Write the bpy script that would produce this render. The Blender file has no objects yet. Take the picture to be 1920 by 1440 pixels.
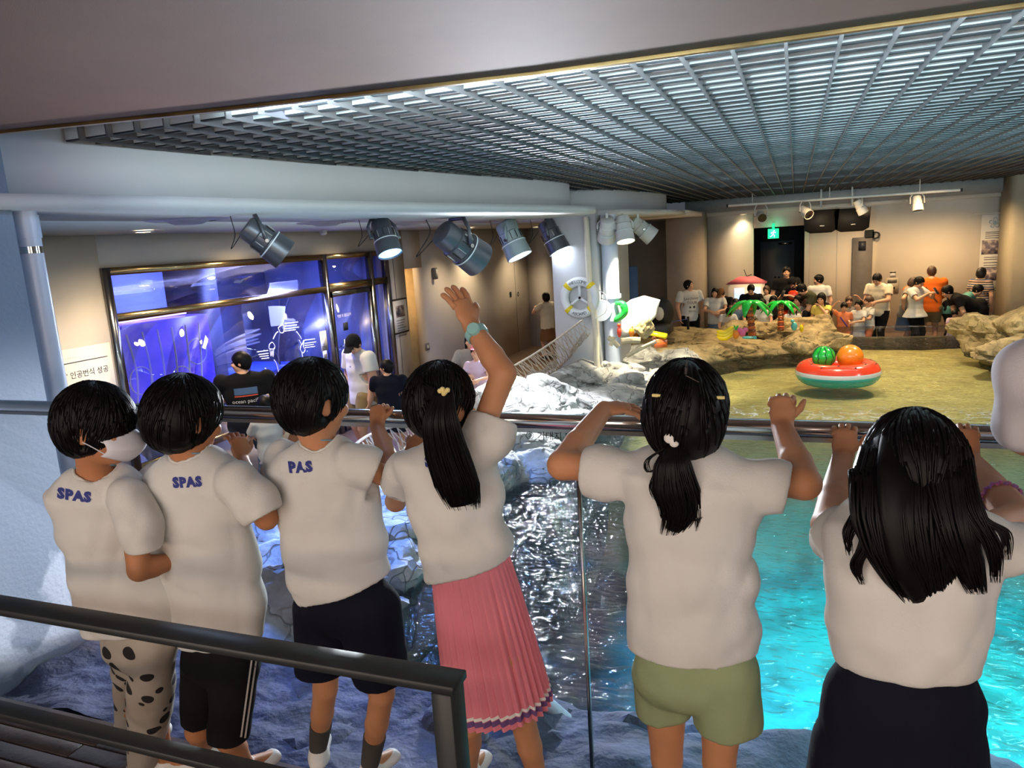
import bpy, math, random
import numpy as np
from mathutils import Vector, Matrix
from mathutils.bvhtree import BVHTree
SC = bpy.context.scene
COL = SC.collection
rad = math.radians
# ------------------------------------------------------------------ camera
FPX = 1385.0
def nrm(v):
    v = np.asarray(v, float); return v/np.linalg.norm(v)
_Y = nrm((531, -299, FPX)); _X = -nrm((-3635, -37, FPX)); _X = nrm(_X-_Y*_X.dot(_Y)); _Z = np.cross(_X, _Y)
if _Z[1] > 0: _Z = -_Z
RW = np.array([_X, _Y, _Z])
CAM = np.array([0., 0., 1.6])
cam = bpy.data.objects.new('camera', bpy.data.cameras.new('camera'))
COL.objects.link(cam)
M = Matrix.Identity(4)
for r in range(3):
    M[r][0] = RW[r, 0]; M[r][1] = -RW[r, 1]; M[r][2] = -RW[r, 2]; M[r][3] = CAM[r]
cam.matrix_world = M
cam.data.sensor_width = 36.0; cam.data.lens = 36.0*FPX/1920.0; cam.data.clip_start = 0.05; cam.data.clip_end = 200
SC.camera = cam
# ------------------------------------------------------------------ view, world, lights
SC.view_settings.view_transform = 'Standard'; SC.view_settings.look = 'None'
SC.view_settings.gamma = 1.0; SC.view_settings.use_curve_mapping = False
SC.view_settings.exposure = 0.0
SC.cycles.max_bounces = 6; SC.cycles.diffuse_bounces = 3; SC.cycles.glossy_bounces = 3
SC.cycles.transmission_bounces = 4; SC.cycles.transparent_max_bounces = 12
SC.cycles.sample_clamp_indirect = 4.0; SC.cycles.sample_clamp_direct = 0.0
SC.cycles.caustics_reflective = False; SC.cycles.caustics_refractive = False
wd = bpy.data.worlds.new('world'); SC.world = wd; wd.use_nodes = True
wd.node_tree.nodes['Background'].inputs[0].default_value = (0.55, 0.62, 0.75, 1)
wd.node_tree.nodes['Background'].inputs[1].default_value = 0.10
def lin(c):
    return tuple(((x/255.0)/12.92 if x/255.0 <= 0.04045 else ((x/255.0+0.055)/1.055)**2.4) for x in c)
def area(name, loc, target, size, power, col, sy=None, spread=None):
    l = bpy.data.lights.new(name, 'AREA'); l.energy = power; l.color = col; l.shape = 'RECTANGLE'; l.size = size; l.size_y = sy or size
    if spread: l.spread = rad(spread)
    o = bpy.data.objects.new(name, l); COL.objects.link(o); o.location = loc
    o.rotation_euler = (Vector(target)-Vector(loc)).to_track_quat('-Z', 'Y').to_euler(); return o
def spot(name, loc, target, power, col, ang=50, blend=0.6, r=0.08):
    l = bpy.data.lights.new(name, 'SPOT'); l.energy = power; l.color = col; l.spot_size = rad(ang); l.spot_blend = blend; l.shadow_soft_size = r
    o = bpy.data.objects.new(name, l); COL.objects.link(o); o.location = loc
    o.rotation_euler = (Vector(target)-Vector(loc)).to_track_quat('-Z', 'Y').to_euler(); return o
def point(name, loc, power, col, r=0.1):
    l = bpy.data.lights.new(name, 'POINT'); l.energy = power; l.color = col; l.shadow_soft_size = r
    o = bpy.data.objects.new(name, l); COL.objects.link(o); o.location = loc; return o
WARM = (1.0, 0.78, 0.50); COOL = (0.78, 0.93, 1.0); BLUE = (0.22, 0.38, 1.0); CYAN = (0.25, 0.85, 1.0)
# ceiling lamps of the viewing platform behind the camera, then added fill lights
area('platform_lamp', (-1.6, -1.2, 2.15), (-1.2, 1.9, 0.5), 1.6, 28, (1.0, 0.99, 0.93), 0.6)
area('platform_lamp', (1.4, -0.9, 2.15), (0.4, 1.7, 0.4), 1.2, 22, (1.0, 0.99, 0.95), 0.6)
area('warm_fill', (-0.2, -1.95, 1.2), (-0.2, 1.4, 2.5), 6.0, 85, (1.0, 0.72, 0.56), 0.7)  # added warm fill for the low ceiling and the children's backs
for sx, tx in ((-0.9, -0.2), (0.6, 1.2), (2.2, 3.0)):
    spot('louvre_fill', (sx, -1.2, 1.70), (tx, 8.0, 3.1), 1500, (0.70, 0.93, 1.0), 27, 0.8, 0.06)  # unseen spots added to brighten the louvre faces
# cove strip along the slab edge and added water-bounce spots, both washing the louvres
area('cove_strip', (1.0, 2.90, 2.275), (1.1, 6.0, 2.9), 7.2, 165, (0.76, 0.95, 1.0), 0.06)
spot('bounce_fill', (-1.9, 11.6, -0.1), (1.3, 11.8, 2.4), 260, (0.62, 0.90, 1.0), 110, 1.0, 0.15)
spot('bounce_fill', (4.4, 11.0, -0.2), (2.0, 10.0, 2.4), 200, (0.62, 0.90, 1.0), 110, 1.0, 0.15)
area('fascia_fill', (4.9, 4.6, 2.1), (-3.2, 5.0, 1.9), 0.7, 45, (0.80, 0.92, 1.0), 0.4)  # pair of added fills out of view, lifting the canopy fascia
area('fascia_fill', (5.2, 9.0, 2.1), (-3.0, 8.0, 1.6), 0.7, 45, (0.80, 0.92, 1.0), 0.4)
area('wall_fill', (-2.3, 3.3, 2.25), (-3.9, 1.9, 0.0), 0.5, 10, (0.46, 0.62, 1.0), 0.3)  # added blue fill for the worn wall, no fixture there
# unseen fill added above the louvre ceiling to brighten the slats
for yy in (3.7, 5.1, 6.5, 8.0, 9.6, 11.2, 13.2, 15.6):
    area('plenum_fill', (1.4, yy, 2.80), (1.4, yy+0.7, 2.0), 6.0, 60, (0.78, 0.94, 1.0), 0.12)
# ------------------------------------------------------------------ unprojection helpers: a pixel of the 1920x1440 frame and one known coordinate give a point in the hall
def ray(x, y): return RW@np.array([x-960.0, y-720.0, FPX])/FPX
def at(x, y, d): return CAM+ray(x, y)*d
def atx(x, y, X): r = ray(x, y); return CAM+r*(X/r[0])
def aty(x, y, Y): r = ray(x, y); return CAM+r*(Y/r[1])
def atz(x, y, z): r = ray(x, y); return CAM+r*((z-1.6)/r[2])
def dep(p): return float((RW.T@(np.asarray(p)-CAM))[2])
# ------------------------------------------------------------------ materials
MATS = {}
def mat(name, col, rough=0.6, metal=0.0, var=0.06, vs=8.0, bump=0.0, bs=60.0, emit=None, estr=0.0, col2=None, spec=0.5, coat=0.0, sss=0.0, thr=(0.35, 0.65)):
    m = bpy.data.materials.new(name); m.use_nodes = True; nt = m.node_tree; N = nt.nodes; L = nt.links
    b = N['Principled BSDF']; b.inputs['Roughness'].default_value = rough; b.inputs['Metallic'].default_value = metal
    b.inputs['Specular IOR Level'].default_value = spec; b.inputs['Coat Weight'].default_value = coat
    c = lin(col)
    tc = N.new('ShaderNodeTexCoord')
    if var or col2:
        nz = N.new('ShaderNodeTexNoise'); nz.inputs['Scale'].default_value = vs; nz.inputs['Detail'].default_value = 4
        L.new(tc.outputs['Object'], nz.inputs['Vector'])
        rp = N.new('ShaderNodeValToRGB'); rp.color_ramp.elements[0].position = thr[0]; rp.color_ramp.elements[1].position = thr[1]
        if col2: a, d = c, lin(col2)
        else: a = tuple(x*(1-var) for x in c); d = tuple(min(1, x*(1+var)) for x in c)
        rp.color_ramp.elements[0].color = (*a, 1); rp.color_ramp.elements[1].color = (*d, 1)
        L.new(nz.outputs['Fac'], rp.inputs['Fac']); L.new(rp.outputs['Color'], b.inputs['Base Color'])
    else: b.inputs['Base Color'].default_value = (*c, 1)
    if bump:
        n2 = N.new('ShaderNodeTexNoise'); n2.inputs['Scale'].default_value = bs; n2.inputs['Detail'].default_value = 5
        L.new(tc.outputs['Object'], n2.inputs['Vector'])
        bp = N.new('ShaderNodeBump'); bp.inputs['Strength'].default_value = bump; bp.inputs['Distance'].default_value = 0.02
        L.new(n2.outputs['Fac'], bp.inputs['Height']); L.new(bp.outputs['Normal'], b.inputs['Normal'])
    if emit:
        b.inputs['Emission Color'].default_value = (*lin(emit), 1); b.inputs['Emission Strength'].default_value = estr
    if sss:
        b.inputs['Subsurface Weight'].default_value = sss; b.inputs['Subsurface Radius'].default_value = (0.02, 0.008, 0.004); b.inputs['Subsurface Scale'].default_value = 0.6
    MATS[name] = m; return m
def glass(name, tint=(0.93, 0.97, 0.98), refl=1.0, rough=0.0):
    m = bpy.data.materials.new(name); m.use_nodes = True; nt = m.node_tree; N = nt.nodes; L = nt.links
    N.remove(N['Principled BSDF']); out = N['Material Output']
    t = N.new('ShaderNodeBsdfTransparent'); t.inputs[0].default_value = (*tint, 1)
    g = N.new('ShaderNodeBsdfGlossy'); g.inputs['Roughness'].default_value = rough
    fr = N.new('ShaderNodeFresnel'); fr.inputs[0].default_value = 1.45
    mu = N.new('ShaderNodeMath'); mu.operation = 'MULTIPLY'; mu.inputs[1].default_value = refl
    mx = N.new('ShaderNodeMixShader'); L.new(fr.outputs[0], mu.inputs[0]); L.new(mu.outputs[0], mx.inputs[0])
    L.new(t.outputs[0], mx.inputs[1]); L.new(g.outputs[0], mx.inputs[2]); L.new(mx.outputs[0], out.inputs[0])
    MATS[name] = m; return m
# ------------------------------------------------------------------ mesh building
class MB:
    def __init__(s): s.v = []; s.f = []; s.mi = []; s.n = 0
    def add(s, v, f, mi=0):
        v = np.asarray(v, float); s.v.append(v); s.f += [tuple(int(i)+s.n for i in q) for q in f]; s.mi += [mi]*len(f); s.n += len(v); return s
    def box(s, c, size, R=None, mi=0, bev=0.0):
        h = np.array(size, float)/2
        if bev > 0:
            b = min(bev, min(h)*0.9); bm = []
            for sx in (-1, 1):
                for sy in (-1, 1):
                    for sz in (-1, 1):
                        bm += [(sx*h[0], sy*(h[1]-b), sz*(h[2]-b)), (sx*(h[0]-b), sy*h[1], sz*(h[2]-b)), (sx*(h[0]-b), sy*(h[1]-b), sz*h[2])]
            v = np.array(bm); ix = lambda a, bb, cc, k: ((a*2+bb)*2+cc)*3+k
            f = [(ix(0,0,0,0), ix(0,0,1,0), ix(0,1,1,0), ix(0,1,0,0)), (ix(1,0,0,0), ix(1,1,0,0), ix(1,1,1,0), ix(1,0,1,0)),
                 (ix(0,0,0,1), ix(1,0,0,1), ix(1,0,1,1), ix(0,0,1,1)), (ix(0,1,0,1), ix(0,1,1,1), ix(1,1,1,1), ix(1,1,0,1)),
                 (ix(0,0,0,2), ix(0,1,0,2), ix(1,1,0,2), ix(1,0,0,2)), (ix(0,0,1,2), ix(1,0,1,2), ix(1,1,1,2), ix(0,1,1,2))]
            for a in (0, 1):
                for c2 in (0, 1):
                    q = [ix(0,a,c2,1), ix(1,a,c2,1), ix(1,a,c2,2), ix(0,a,c2,2)]; f.append(tuple(q if a ^ c2 else q[::-1]))
                    q = [ix(a,0,c2,0), ix(a,1,c2,0), ix(a,1,c2,2), ix(a,0,c2,2)]; f.append(tuple(q[::-1] if a ^ c2 else q))
                    q = [ix(a,c2,0,0), ix(a,c2,1,0), ix(a,c2,1,1), ix(a,c2,0,1)]; f.append(tuple(q if a ^ c2 else q[::-1]))
            for a in (0, 1):
                for b2 in (0, 1):
                    for c2 in (0, 1):
                        q = (ix(a,b2,c2,0), ix(a,b2,c2,1), ix(a,b2,c2,2)); f.append(q if (a+b2+c2) % 2 else q[::-1])
        else:
            v = np.array([(x, y, z) for x in (-1, 1) for y in (-1, 1) for z in (-1, 1)])*h
            f = [(0,1,3,2), (4,6,7,5), (0,4,5,1), (2,3,7,6), (0,2,6,4), (1,5,7,3)]
        if R is not None: v = v@np.asarray(R).T
        return s.add(v+np.array(c, float), f, mi)
    def tube(s, path, r, n=10, closed=False, mi=0, up=(0, 0, 1), flat=1.0):
        P = np.asarray(path, float); m = len(P); r = np.broadcast_to(np.asarray(r, float), (m,))
        T = np.gradient(P, axis=0) if not closed else np.roll(P, -1, 0)-np.roll(P, 1, 0)
        T /= np.maximum(np.linalg.norm(T, axis=1), 1e-9)[:, None]
        U = np.array(up, float); vs = []
        A = np.cross(T[0], U)
        if np.linalg.norm(A) < 0.1: A = np.cross(T[0], (1, 0, 0))
        A = nrm(A)
        an = np.arange(n)*2*np.pi/n
        for i in range(m):
            A = A-T[i]*A.dot(T[i]); A = nrm(A); B = np.cross(T[i], A)
            vs.append(P[i]+r[i]*(np.cos(an)[:, None]*A+flat*np.sin(an)[:, None]*B))
        v = np.concatenate(vs); f = []
        for i in range(m if closed else m-1):
            j = (i+1) % m
            for k in range(n):
                k2 = (k+1) % n; f.append((i*n+k, i*n+k2, j*n+k2, j*n+k))
        if not closed:
            f.append(tuple(range(n-1, -1, -1))); f.append(tuple((m-1)*n+k for k in range(n)))
        return s.add(v, f, mi)
    def cyl(s, a, b, r, r2=None, n=20, mi=0): return s.tube([a, b], [r, r if r2 is None else r2], n, mi=mi)
    def lathe(s, prof, c, ax=(0, 0, 1), n=28, mi=0, cap=True):
        ax = nrm(ax); A = np.cross(ax, (0, 1, 0)) if abs(ax[1]) < 0.9 else np.cross(ax, (1, 0, 0)); A = nrm(A); B = np.cross(ax, A)
        an = np.arange(n)*2*np.pi/n; v = []
        for (r, h) in prof: v.append(np.array(c)+ax*h+r*(np.cos(an)[:, None]*A+np.sin(an)[:, None]*B))
        f = []; m = len(prof)
        for i in range(m-1):
            for k in range(n):
                k2 = (k+1) % n; f.append((i*n+k, i*n+k2, (i+1)*n+k2, (i+1)*n+k))
        if cap: f.append(tuple(range(n-1, -1, -1))); f.append(tuple((m-1)*n+k for k in range(n)))
        return s.add(np.concatenate(v), f, mi)
    def sphere(s, c, r, n=16, mi=0, R=None):
        r = np.broadcast_to(np.array(r, float), (3,)); v = [(0, 0, 1)]
        for i in range(1, n//2):
            t = np.pi*i/(n//2)
            for k in range(n): v.append((math.sin(t)*math.cos(2*np.pi*k/n), math.sin(t)*math.sin(2*np.pi*k/n), math.cos(t)))
        v.append((0, 0, -1)); v = np.array(v)*r; f = []
        if R is not None: v = v@np.asarray(R).T
        rows = n//2-1
        for k in range(n):
            k2 = (k+1) % n; f.append((0, 1+k, 1+k2)); f.append((len(v)-1, 1+(rows-1)*n+k2, 1+(rows-1)*n+k))
            for i in range(rows-1): f.append((1+i*n+k, 1+(i+1)*n+k, 1+(i+1)*n+k2, 1+i*n+k2))
        return s.add(v+np.array(c, float), f, mi)
    def plate(s, poly, nv, th, mi=0):
        P = np.asarray(poly, float); nv = nrm(nv)*th; m = len(P)
        v = np.concatenate([P, P+nv]); f = [tuple(range(m-1, -1, -1)), tuple(range(m, 2*m))]
        for i in range(m): j = (i+1) % m; f.append((i, j, m+j, m+i))
        return s.add(v, f, mi)
    def grid(s, G, mi=0, wrap=False):
        G = np.asarray(G, float); a, b = G.shape[:2]; f = []
        for i in range(a-1):
            for j in range(b if wrap else b-1):
                j2 = (j+1) % b; f.append((i*b+j, i*b+j2, (i+1)*b+j2, (i+1)*b+j))
        return s.add(G.reshape(-1, 3), f, mi)
    def mesh(s, name, mats, smooth=False, auto=None):
        V = np.concatenate(s.v) if s.v else np.zeros((0, 3)); me = bpy.data.meshes.new(name)
        me.vertices.add(len(V)); me.vertices.foreach_set('co', V.astype(np.float32).ravel())
        tot = np.array([len(q) for q in s.f], np.int32); li = np.fromiter((i for q in s.f for i in q), np.int32)
        me.loops.add(len(li)); me.loops.foreach_set('vertex_index', li)
        me.polygons.add(len(tot)); me.polygons.foreach_set('loop_start', (np.cumsum(tot)-tot).astype(np.int32)); me.polygons.foreach_set('loop_total', tot)
        if max(s.mi, default=0) > 0: me.polygons.foreach_set('material_index', np.array(s.mi, np.int32))
        for m in (mats if isinstance(mats, (list, tuple)) else [mats]): me.materials.append(m)
        me.update(calc_edges=True)
        if smooth:
            me.polygons.foreach_set('use_smooth', np.ones(len(tot), bool))
            if auto: me.set_sharp_from_angle(angle=rad(auto))
        me.validate(); return me
def tag(o, label=None, cat=None, group=None, kind=None):
    if label: o['label'] = label
    if cat: o['category'] = cat
    if group: o['group'] = group
    if kind: o['kind'] = kind
    return o
def thing(name, loc, label, cat, group=None):
    o = bpy.data.objects.new(name, None); COL.objects.link(o); o.location = Vector(tuple(float(t) for t in loc)); o.empty_display_size = 0.1
    return tag(o, label, cat, group)
def wloc(o):
    v = Vector((0, 0, 0))
    while o is not None:
        if o.type == 'EMPTY': v += Vector(o.location); 
        o = None
    return v
def put(name, me, parent=None, label=None, cat=None, group=None, kind=None):
    o = bpy.data.objects.new(name, me); COL.objects.link(o)
    if parent is not None:
        o.parent = parent
        if parent.type == 'EMPTY': o.matrix_parent_inverse = Matrix.Translation(-Vector(parent.location))
    return tag(o, label, cat, group, kind)
def part(name, mb, m, parent=None, smooth=True, auto=40, **k): return put(name, mb.mesh(name, m, smooth, auto), parent, **k)
def struct(name, mb, m, parent=None, smooth=False, **k):
    return put(name, mb.mesh(name, m, smooth, 40 if smooth else None), parent, kind=None if parent is not None else 'structure', **k)
def dup(o, off, parent=None, Rz=0.0):
    """copy a thing (Empty at its base, parts in world coordinates relative to it) and all its parts"""
    c = o.copy(); COL.objects.link(c); 
    if parent is None: c.location = Vector(o.location)+Vector(off) if False else Vector(off); c.rotation_euler = (0, 0, Rz)
    else: c.parent = parent
    for ch in o.children: dup(ch, None, c)
    return c
def rot(axis, deg):
    return np.array(Matrix.Rotation(rad(deg), 3, Vector(tuple(float(t) for t in axis))))
def frame(fwd, up=(0, 0, 1)):
    f = nrm(fwd); s = nrm(np.cross(f, up)); u = np.cross(s, f); return f, s, u
def text_mb(body, size, origin, xdir, ydir, th=0.0, align='CENTER', bold=0.0, spacing=1.0):
    cu = bpy.data.curves.new('t', 'FONT'); cu.body = body; cu.size = size; cu.align_x = align; cu.align_y = 'CENTER'; cu.resolution_u = 2; cu.offset = bold; cu.extrude = th; cu.space_character = spacing
    o = bpy.data.objects.new('t', cu); COL.objects.link(o); bpy.context.view_layer.update()
    me = bpy.data.meshes.new_from_object(o.evaluated_get(bpy.context.evaluated_depsgraph_get()))
    V = np.array([tuple(v.co) for v in me.vertices]) if len(me.vertices) else np.zeros((0, 3)); F = [tuple(p.vertices) for p in me.polygons]
    bpy.data.objects.remove(o); bpy.data.meshes.remove(me); bpy.data.curves.remove(cu)
    x = nrm(xdir); y = np.asarray(ydir, float); y = nrm(y-x*y.dot(x)); z = np.cross(x, y); mb = MB()
    if len(V): mb.add(np.asarray(origin)+V[:, :1]*x+V[:, 1:2]*y+V[:, 2:3]*z, F)
    return mb
# ------------------------------------------------------------------ noise
def hsh(i, j, k, seed):
    n = (i*374761393+j*668265263+k*2147483647+seed*1274126177) & 0xffffffff
    n = ((n ^ (n >> 13))*1274126177) & 0xffffffff; n = n ^ (n >> 16); return (n & 0xffffff)/float(0xffffff)*2-1
def vnoise(P, seed=0):
    P = np.asarray(P, float); i0 = np.floor(P).astype(np.int64); f = P-i0; f = f*f*(3-2*f); r = 0
    for a in (0, 1):
        for b in (0, 1):
            for c in (0, 1):
                w = (f[..., 0] if a else 1-f[..., 0])*(f[..., 1] if b else 1-f[..., 1])*(f[..., 2] if c else 1-f[..., 2])
                r = r+w*hsh(i0[..., 0]+a, i0[..., 1]+b, i0[..., 2]+c, seed)
    return r
def fbm(P, oct=4, seed=0, g=0.5):
    r = 0; a = 1; P = np.asarray(P, float)
    for o in range(oct): r = r+a*vnoise(P, seed+o*17); P = P*2.03+7.7; a *= g
    return r
def voro(P, pts):
    d = np.full((2, len(P)), 9e9); idx = np.zeros(len(P), int)
    for k, q in enumerate(pts):
        e = np.linalg.norm(P-q, axis=1); m = e < d[0]; d[1] = np.where(m, d[0], np.minimum(d[1], e)); idx = np.where(m, k, idx); d[0] = np.where(m, e, d[0])
    return d[0], d[1], idx
# ------------------------------------------------------------------ signed distance modelling for bodies and clothes (surface nets)
class SDF:
    def __init__(s, lo, hi, h):
        s.h = h; s.lo = np.array(lo, float)-3*h; n = (np.ceil((np.array(hi)-s.lo)/h)+4).astype(int)
        s.ax = [(s.lo[i]+np.arange(n[i])*h).astype(np.float32) for i in range(3)]; s.F = np.full(tuple(n), 0.5, np.float32)
    def sub(s, lo, hi):
        sl = []
        for i in range(3):
            a = int(max(0, math.floor((lo[i]-s.lo[i])/s.h))); b = int(min(len(s.ax[i]), math.ceil((hi[i]-s.lo[i])/s.h)+1)); sl.append(slice(a, max(b, a)))
        sl = tuple(sl); X, Y, Z = (s.ax[i][sl[i]] for i in range(3)); return sl, X[:, None, None], Y[None, :, None], Z[None, None, :]
    def _mix(s, sl, d, k, cut):
        A = s.F[sl]
        if cut: d = -d; hh = np.maximum(k-np.abs(A-d), 0)/k; s.F[sl] = np.maximum(A, d)+hh*hh*k*0.25
        else: hh = np.maximum(k-np.abs(A-d), 0)/k; s.F[sl] = np.minimum(A, d)-hh*hh*k*0.25
    def cap(s, a, b, ra, rb, k=0.02, cut=False):
        a = np.asarray(a, float); b = np.asarray(b, float); m = max(ra, rb)+k*1.5+3*s.h
        sl, X, Y, Z = s.sub(np.minimum(a, b)-m, np.maximum(a, b)+m)
        if 0 in s.F[sl].shape: return
        d = b-a; L2 = max(float(d@d), 1e-9); t = np.clip(((X-a[0])*d[0]+(Y-a[1])*d[1]+(Z-a[2])*d[2])/L2, 0, 1)
        q = np.sqrt((X-a[0]-t*d[0])**2+(Y-a[1]-t*d[1])**2+(Z-a[2]-t*d[2])**2)-(ra+(rb-ra)*t); s._mix(sl, q, k, cut)
    def ell(s, c, R, r, k=0.02, cut=False):
        R = np.asarray(R, float); c = np.asarray(c, float); r = np.asarray(r, float); m = max(r)+k*1.5+3*s.h
        sl, X, Y, Z = s.sub(c-m, c+m)
        if 0 in s.F[sl].shape: return
        k0 = 0; k1 = 0
        for i in range(3):
            u = (X-c[0])*R[i][0]+(Y-c[1])*R[i][1]+(Z-c[2])*R[i][2]; k0 = k0+(u/r[i])**2; k1 = k1+(u/r[i]**2)**2
        k0 = np.sqrt(k0); k1 = np.sqrt(k1); s._mix(sl, k0*(k0-1)/np.maximum(k1, 1e-6), k, cut)
    def slab(s, A, B, wa, ta, wb, tb, u, k=0.02, cut=False):
        """elliptical cone from A to B: half widths w along u, half thicknesses t across"""
        A = np.asarray(A, float); B = np.asarray(B, float); m = max(wa, wb, ta, tb)+k*1.5+3*s.h
        sl, X, Y, Z = s.sub(np.minimum(A, B)-m, np.maximum(A, B)+m)
        if 0 in s.F[sl].shape: return
        d = B-A; L = np.linalg.norm(d); d = d/L; u = np.asarray(u, float); u = nrm(u-d*u.dot(d)); v = np.cross(d, u)
        x, y, z = X-A[0], Y-A[1], Z-A[2]; p = x*d[0]+y*d[1]+z*d[2]; t = np.clip(p/L, 0, 1); e = p-t*L
        a = x*u[0]+y*u[1]+z*u[2]; b = x*v[0]+y*v[1]+z*v[2]; w = wa+(wb-wa)*t; h = ta+(tb-ta)*t; mn = np.minimum(w, h)
        q = (np.sqrt((a/w)**2+(b/h)**2+(e/mn)**2)-1)*mn*0.5+(np.sqrt((a/w)**2+(b/h)**2+(e/mn)**2)-1)*np.sqrt(w*h)*0.5
        s._mix(sl, q, k, cut)
    def chain(s, sec, u, k=0.02):
        for (A, wa, ta), (B, wb, tb) in zip(sec[:-1], sec[1:]): s.slab(A, B, wa, ta, wb, tb, u, k)
    def plane(s, p, n):
        """keep the side the normal points away from"""
        p = np.asarray(p, float); n = nrm(n); sl, X, Y, Z = s.sub(s.lo, s.lo+9)
        s.F = np.maximum(s.F, ((X-p[0])*n[0]+(Y-p[1])*n[1]+(Z-p[2])*n[2]).astype(np.float32))
    def fold(s, amp, freq, seed=0, dirs=None):
        rs = np.random.RandomState(seed); sl, X, Y, Z = s.sub(s.lo, s.lo+9); acc = 0
        for i in range(5):
            d = nrm(rs.randn(3)*(1, 1, 0.7)) if dirs is None else nrm(dirs[i % len(dirs)]+rs.randn(3)*0.18); e = nrm(rs.randn(3)); fr = freq*(0.7+0.45*i); ph = rs.rand()*6
            w = np.sin((X*d[0]+Y*d[1]+Z*d[2])*fr+ph+1.9*np.sin((X*e[0]+Y*e[1]+Z*e[2])*fr*0.45+ph*2)); acc = acc+(1-np.abs(w)**0.8*1.6)*(0.8**i)
        s.F = (s.F+amp*acc).astype(np.float32)
    def nets(s):
        F = s.F; S = F < 0; nx, ny, nz = F.shape; C = np.zeros((nx-1, ny-1, nz-1), np.int8); offs = [(a, b, c) for a in (0, 1) for b in (0, 1) for c in (0, 1)]
        for a, b, c in offs: C += S[a:nx-1+a, b:ny-1+b, c:nz-1+c]
        I, J, K = np.nonzero((C > 0) & (C < 8)); n = len(I)
        if n == 0: return np.zeros((0, 3)), np.zeros((0, 4), int)
        val = {o: F[I+o[0], J+o[1], K+o[2]] for o in offs}; acc = np.zeros((n, 3)); cnt = np.zeros(n)
        for o in offs:
            for ax in range(3):
                if o[ax]: continue
                o2 = list(o); o2[ax] = 1; o2 = tuple(o2); v1, v2 = val[o], val[o2]; m = (v1 < 0) != (v2 < 0); t = np.where(m, v1/np.where(m, v1-v2, 1), 0)
                for q in range(3): acc[:, q] += np.where(m, o[q]+(t if q == ax else 0), 0)
                cnt += m
        V = s.lo+(np.stack([I, J, K], 1)+acc/cnt[:, None])*s.h; ID = np.full(C.shape, -1, np.int64); ID[I, J, K] = np.arange(n); Q = []
        for ax in range(3):
            sh = [slice(None)]*3; sh2 = [slice(None)]*3; sh[ax] = slice(0, F.shape[ax]-1); sh2[ax] = slice(1, None); D = S[tuple(sh)] != S[tuple(sh2)]
            a1, a2 = (ax+1) % 3, (ax+2) % 3; E = np.array(np.nonzero(D)); ok = (E[a1] > 0) & (E[a2] > 0) & (E[a1] < C.shape[a1]) & (E[a2] < C.shape[a2]); E = E[:, ok]
            def idx(d1, d2):
                e = E.copy(); e[a1] -= d1; e[a2] -= d2; return ID[e[0], e[1], e[2]]
            q = np.stack([idx(1, 1), idx(0, 1), idx(0, 0), idx(1, 0)], 1); ins = S[E[0], E[1], E[2]]; q[~ins] = q[~ins][:, ::-1]; Q.append(q)
        return V, np.concatenate(Q)
    def mb(s, mb=None, smooth=1):
        V, Q = s.nets(); mb = mb or MB()
        for _ in range(smooth):
            if not len(V): break
            A = np.zeros_like(V); c = np.zeros(len(V))
            for k in range(4):
                i, j = Q[:, k], Q[:, (k+1) % 4]
                for q in range(3): A[:, q] += np.bincount(i, V[j, q], len(V))+np.bincount(j, V[i, q], len(V))
                c += np.bincount(i, minlength=len(V))+np.bincount(j, minlength=len(V))
            V = V*0.5+0.5*A/np.maximum(c, 1)[:, None]
        if len(V): mb.add(V, Q)
        return mb
def bez(pts, n=12):
    """smooth curve through points (Catmull-Rom)"""
    P = [np.asarray(p, float) for p in pts]; P = [2*P[0]-P[1]]+P+[2*P[-1]-P[-2]]; out = []
    for i in range(1, len(P)-2):
        for t in np.linspace(0, 1, n, endpoint=False):
            a, b, c, d = P[i-1], P[i], P[i+1], P[i+2]; out.append(0.5*((2*b)+(c-a)*t+(2*a-5*b+4*c-d)*t*t+(3*b-a-3*c+d)*t**3))
    out.append(P[-2]); return np.array(out)
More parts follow.
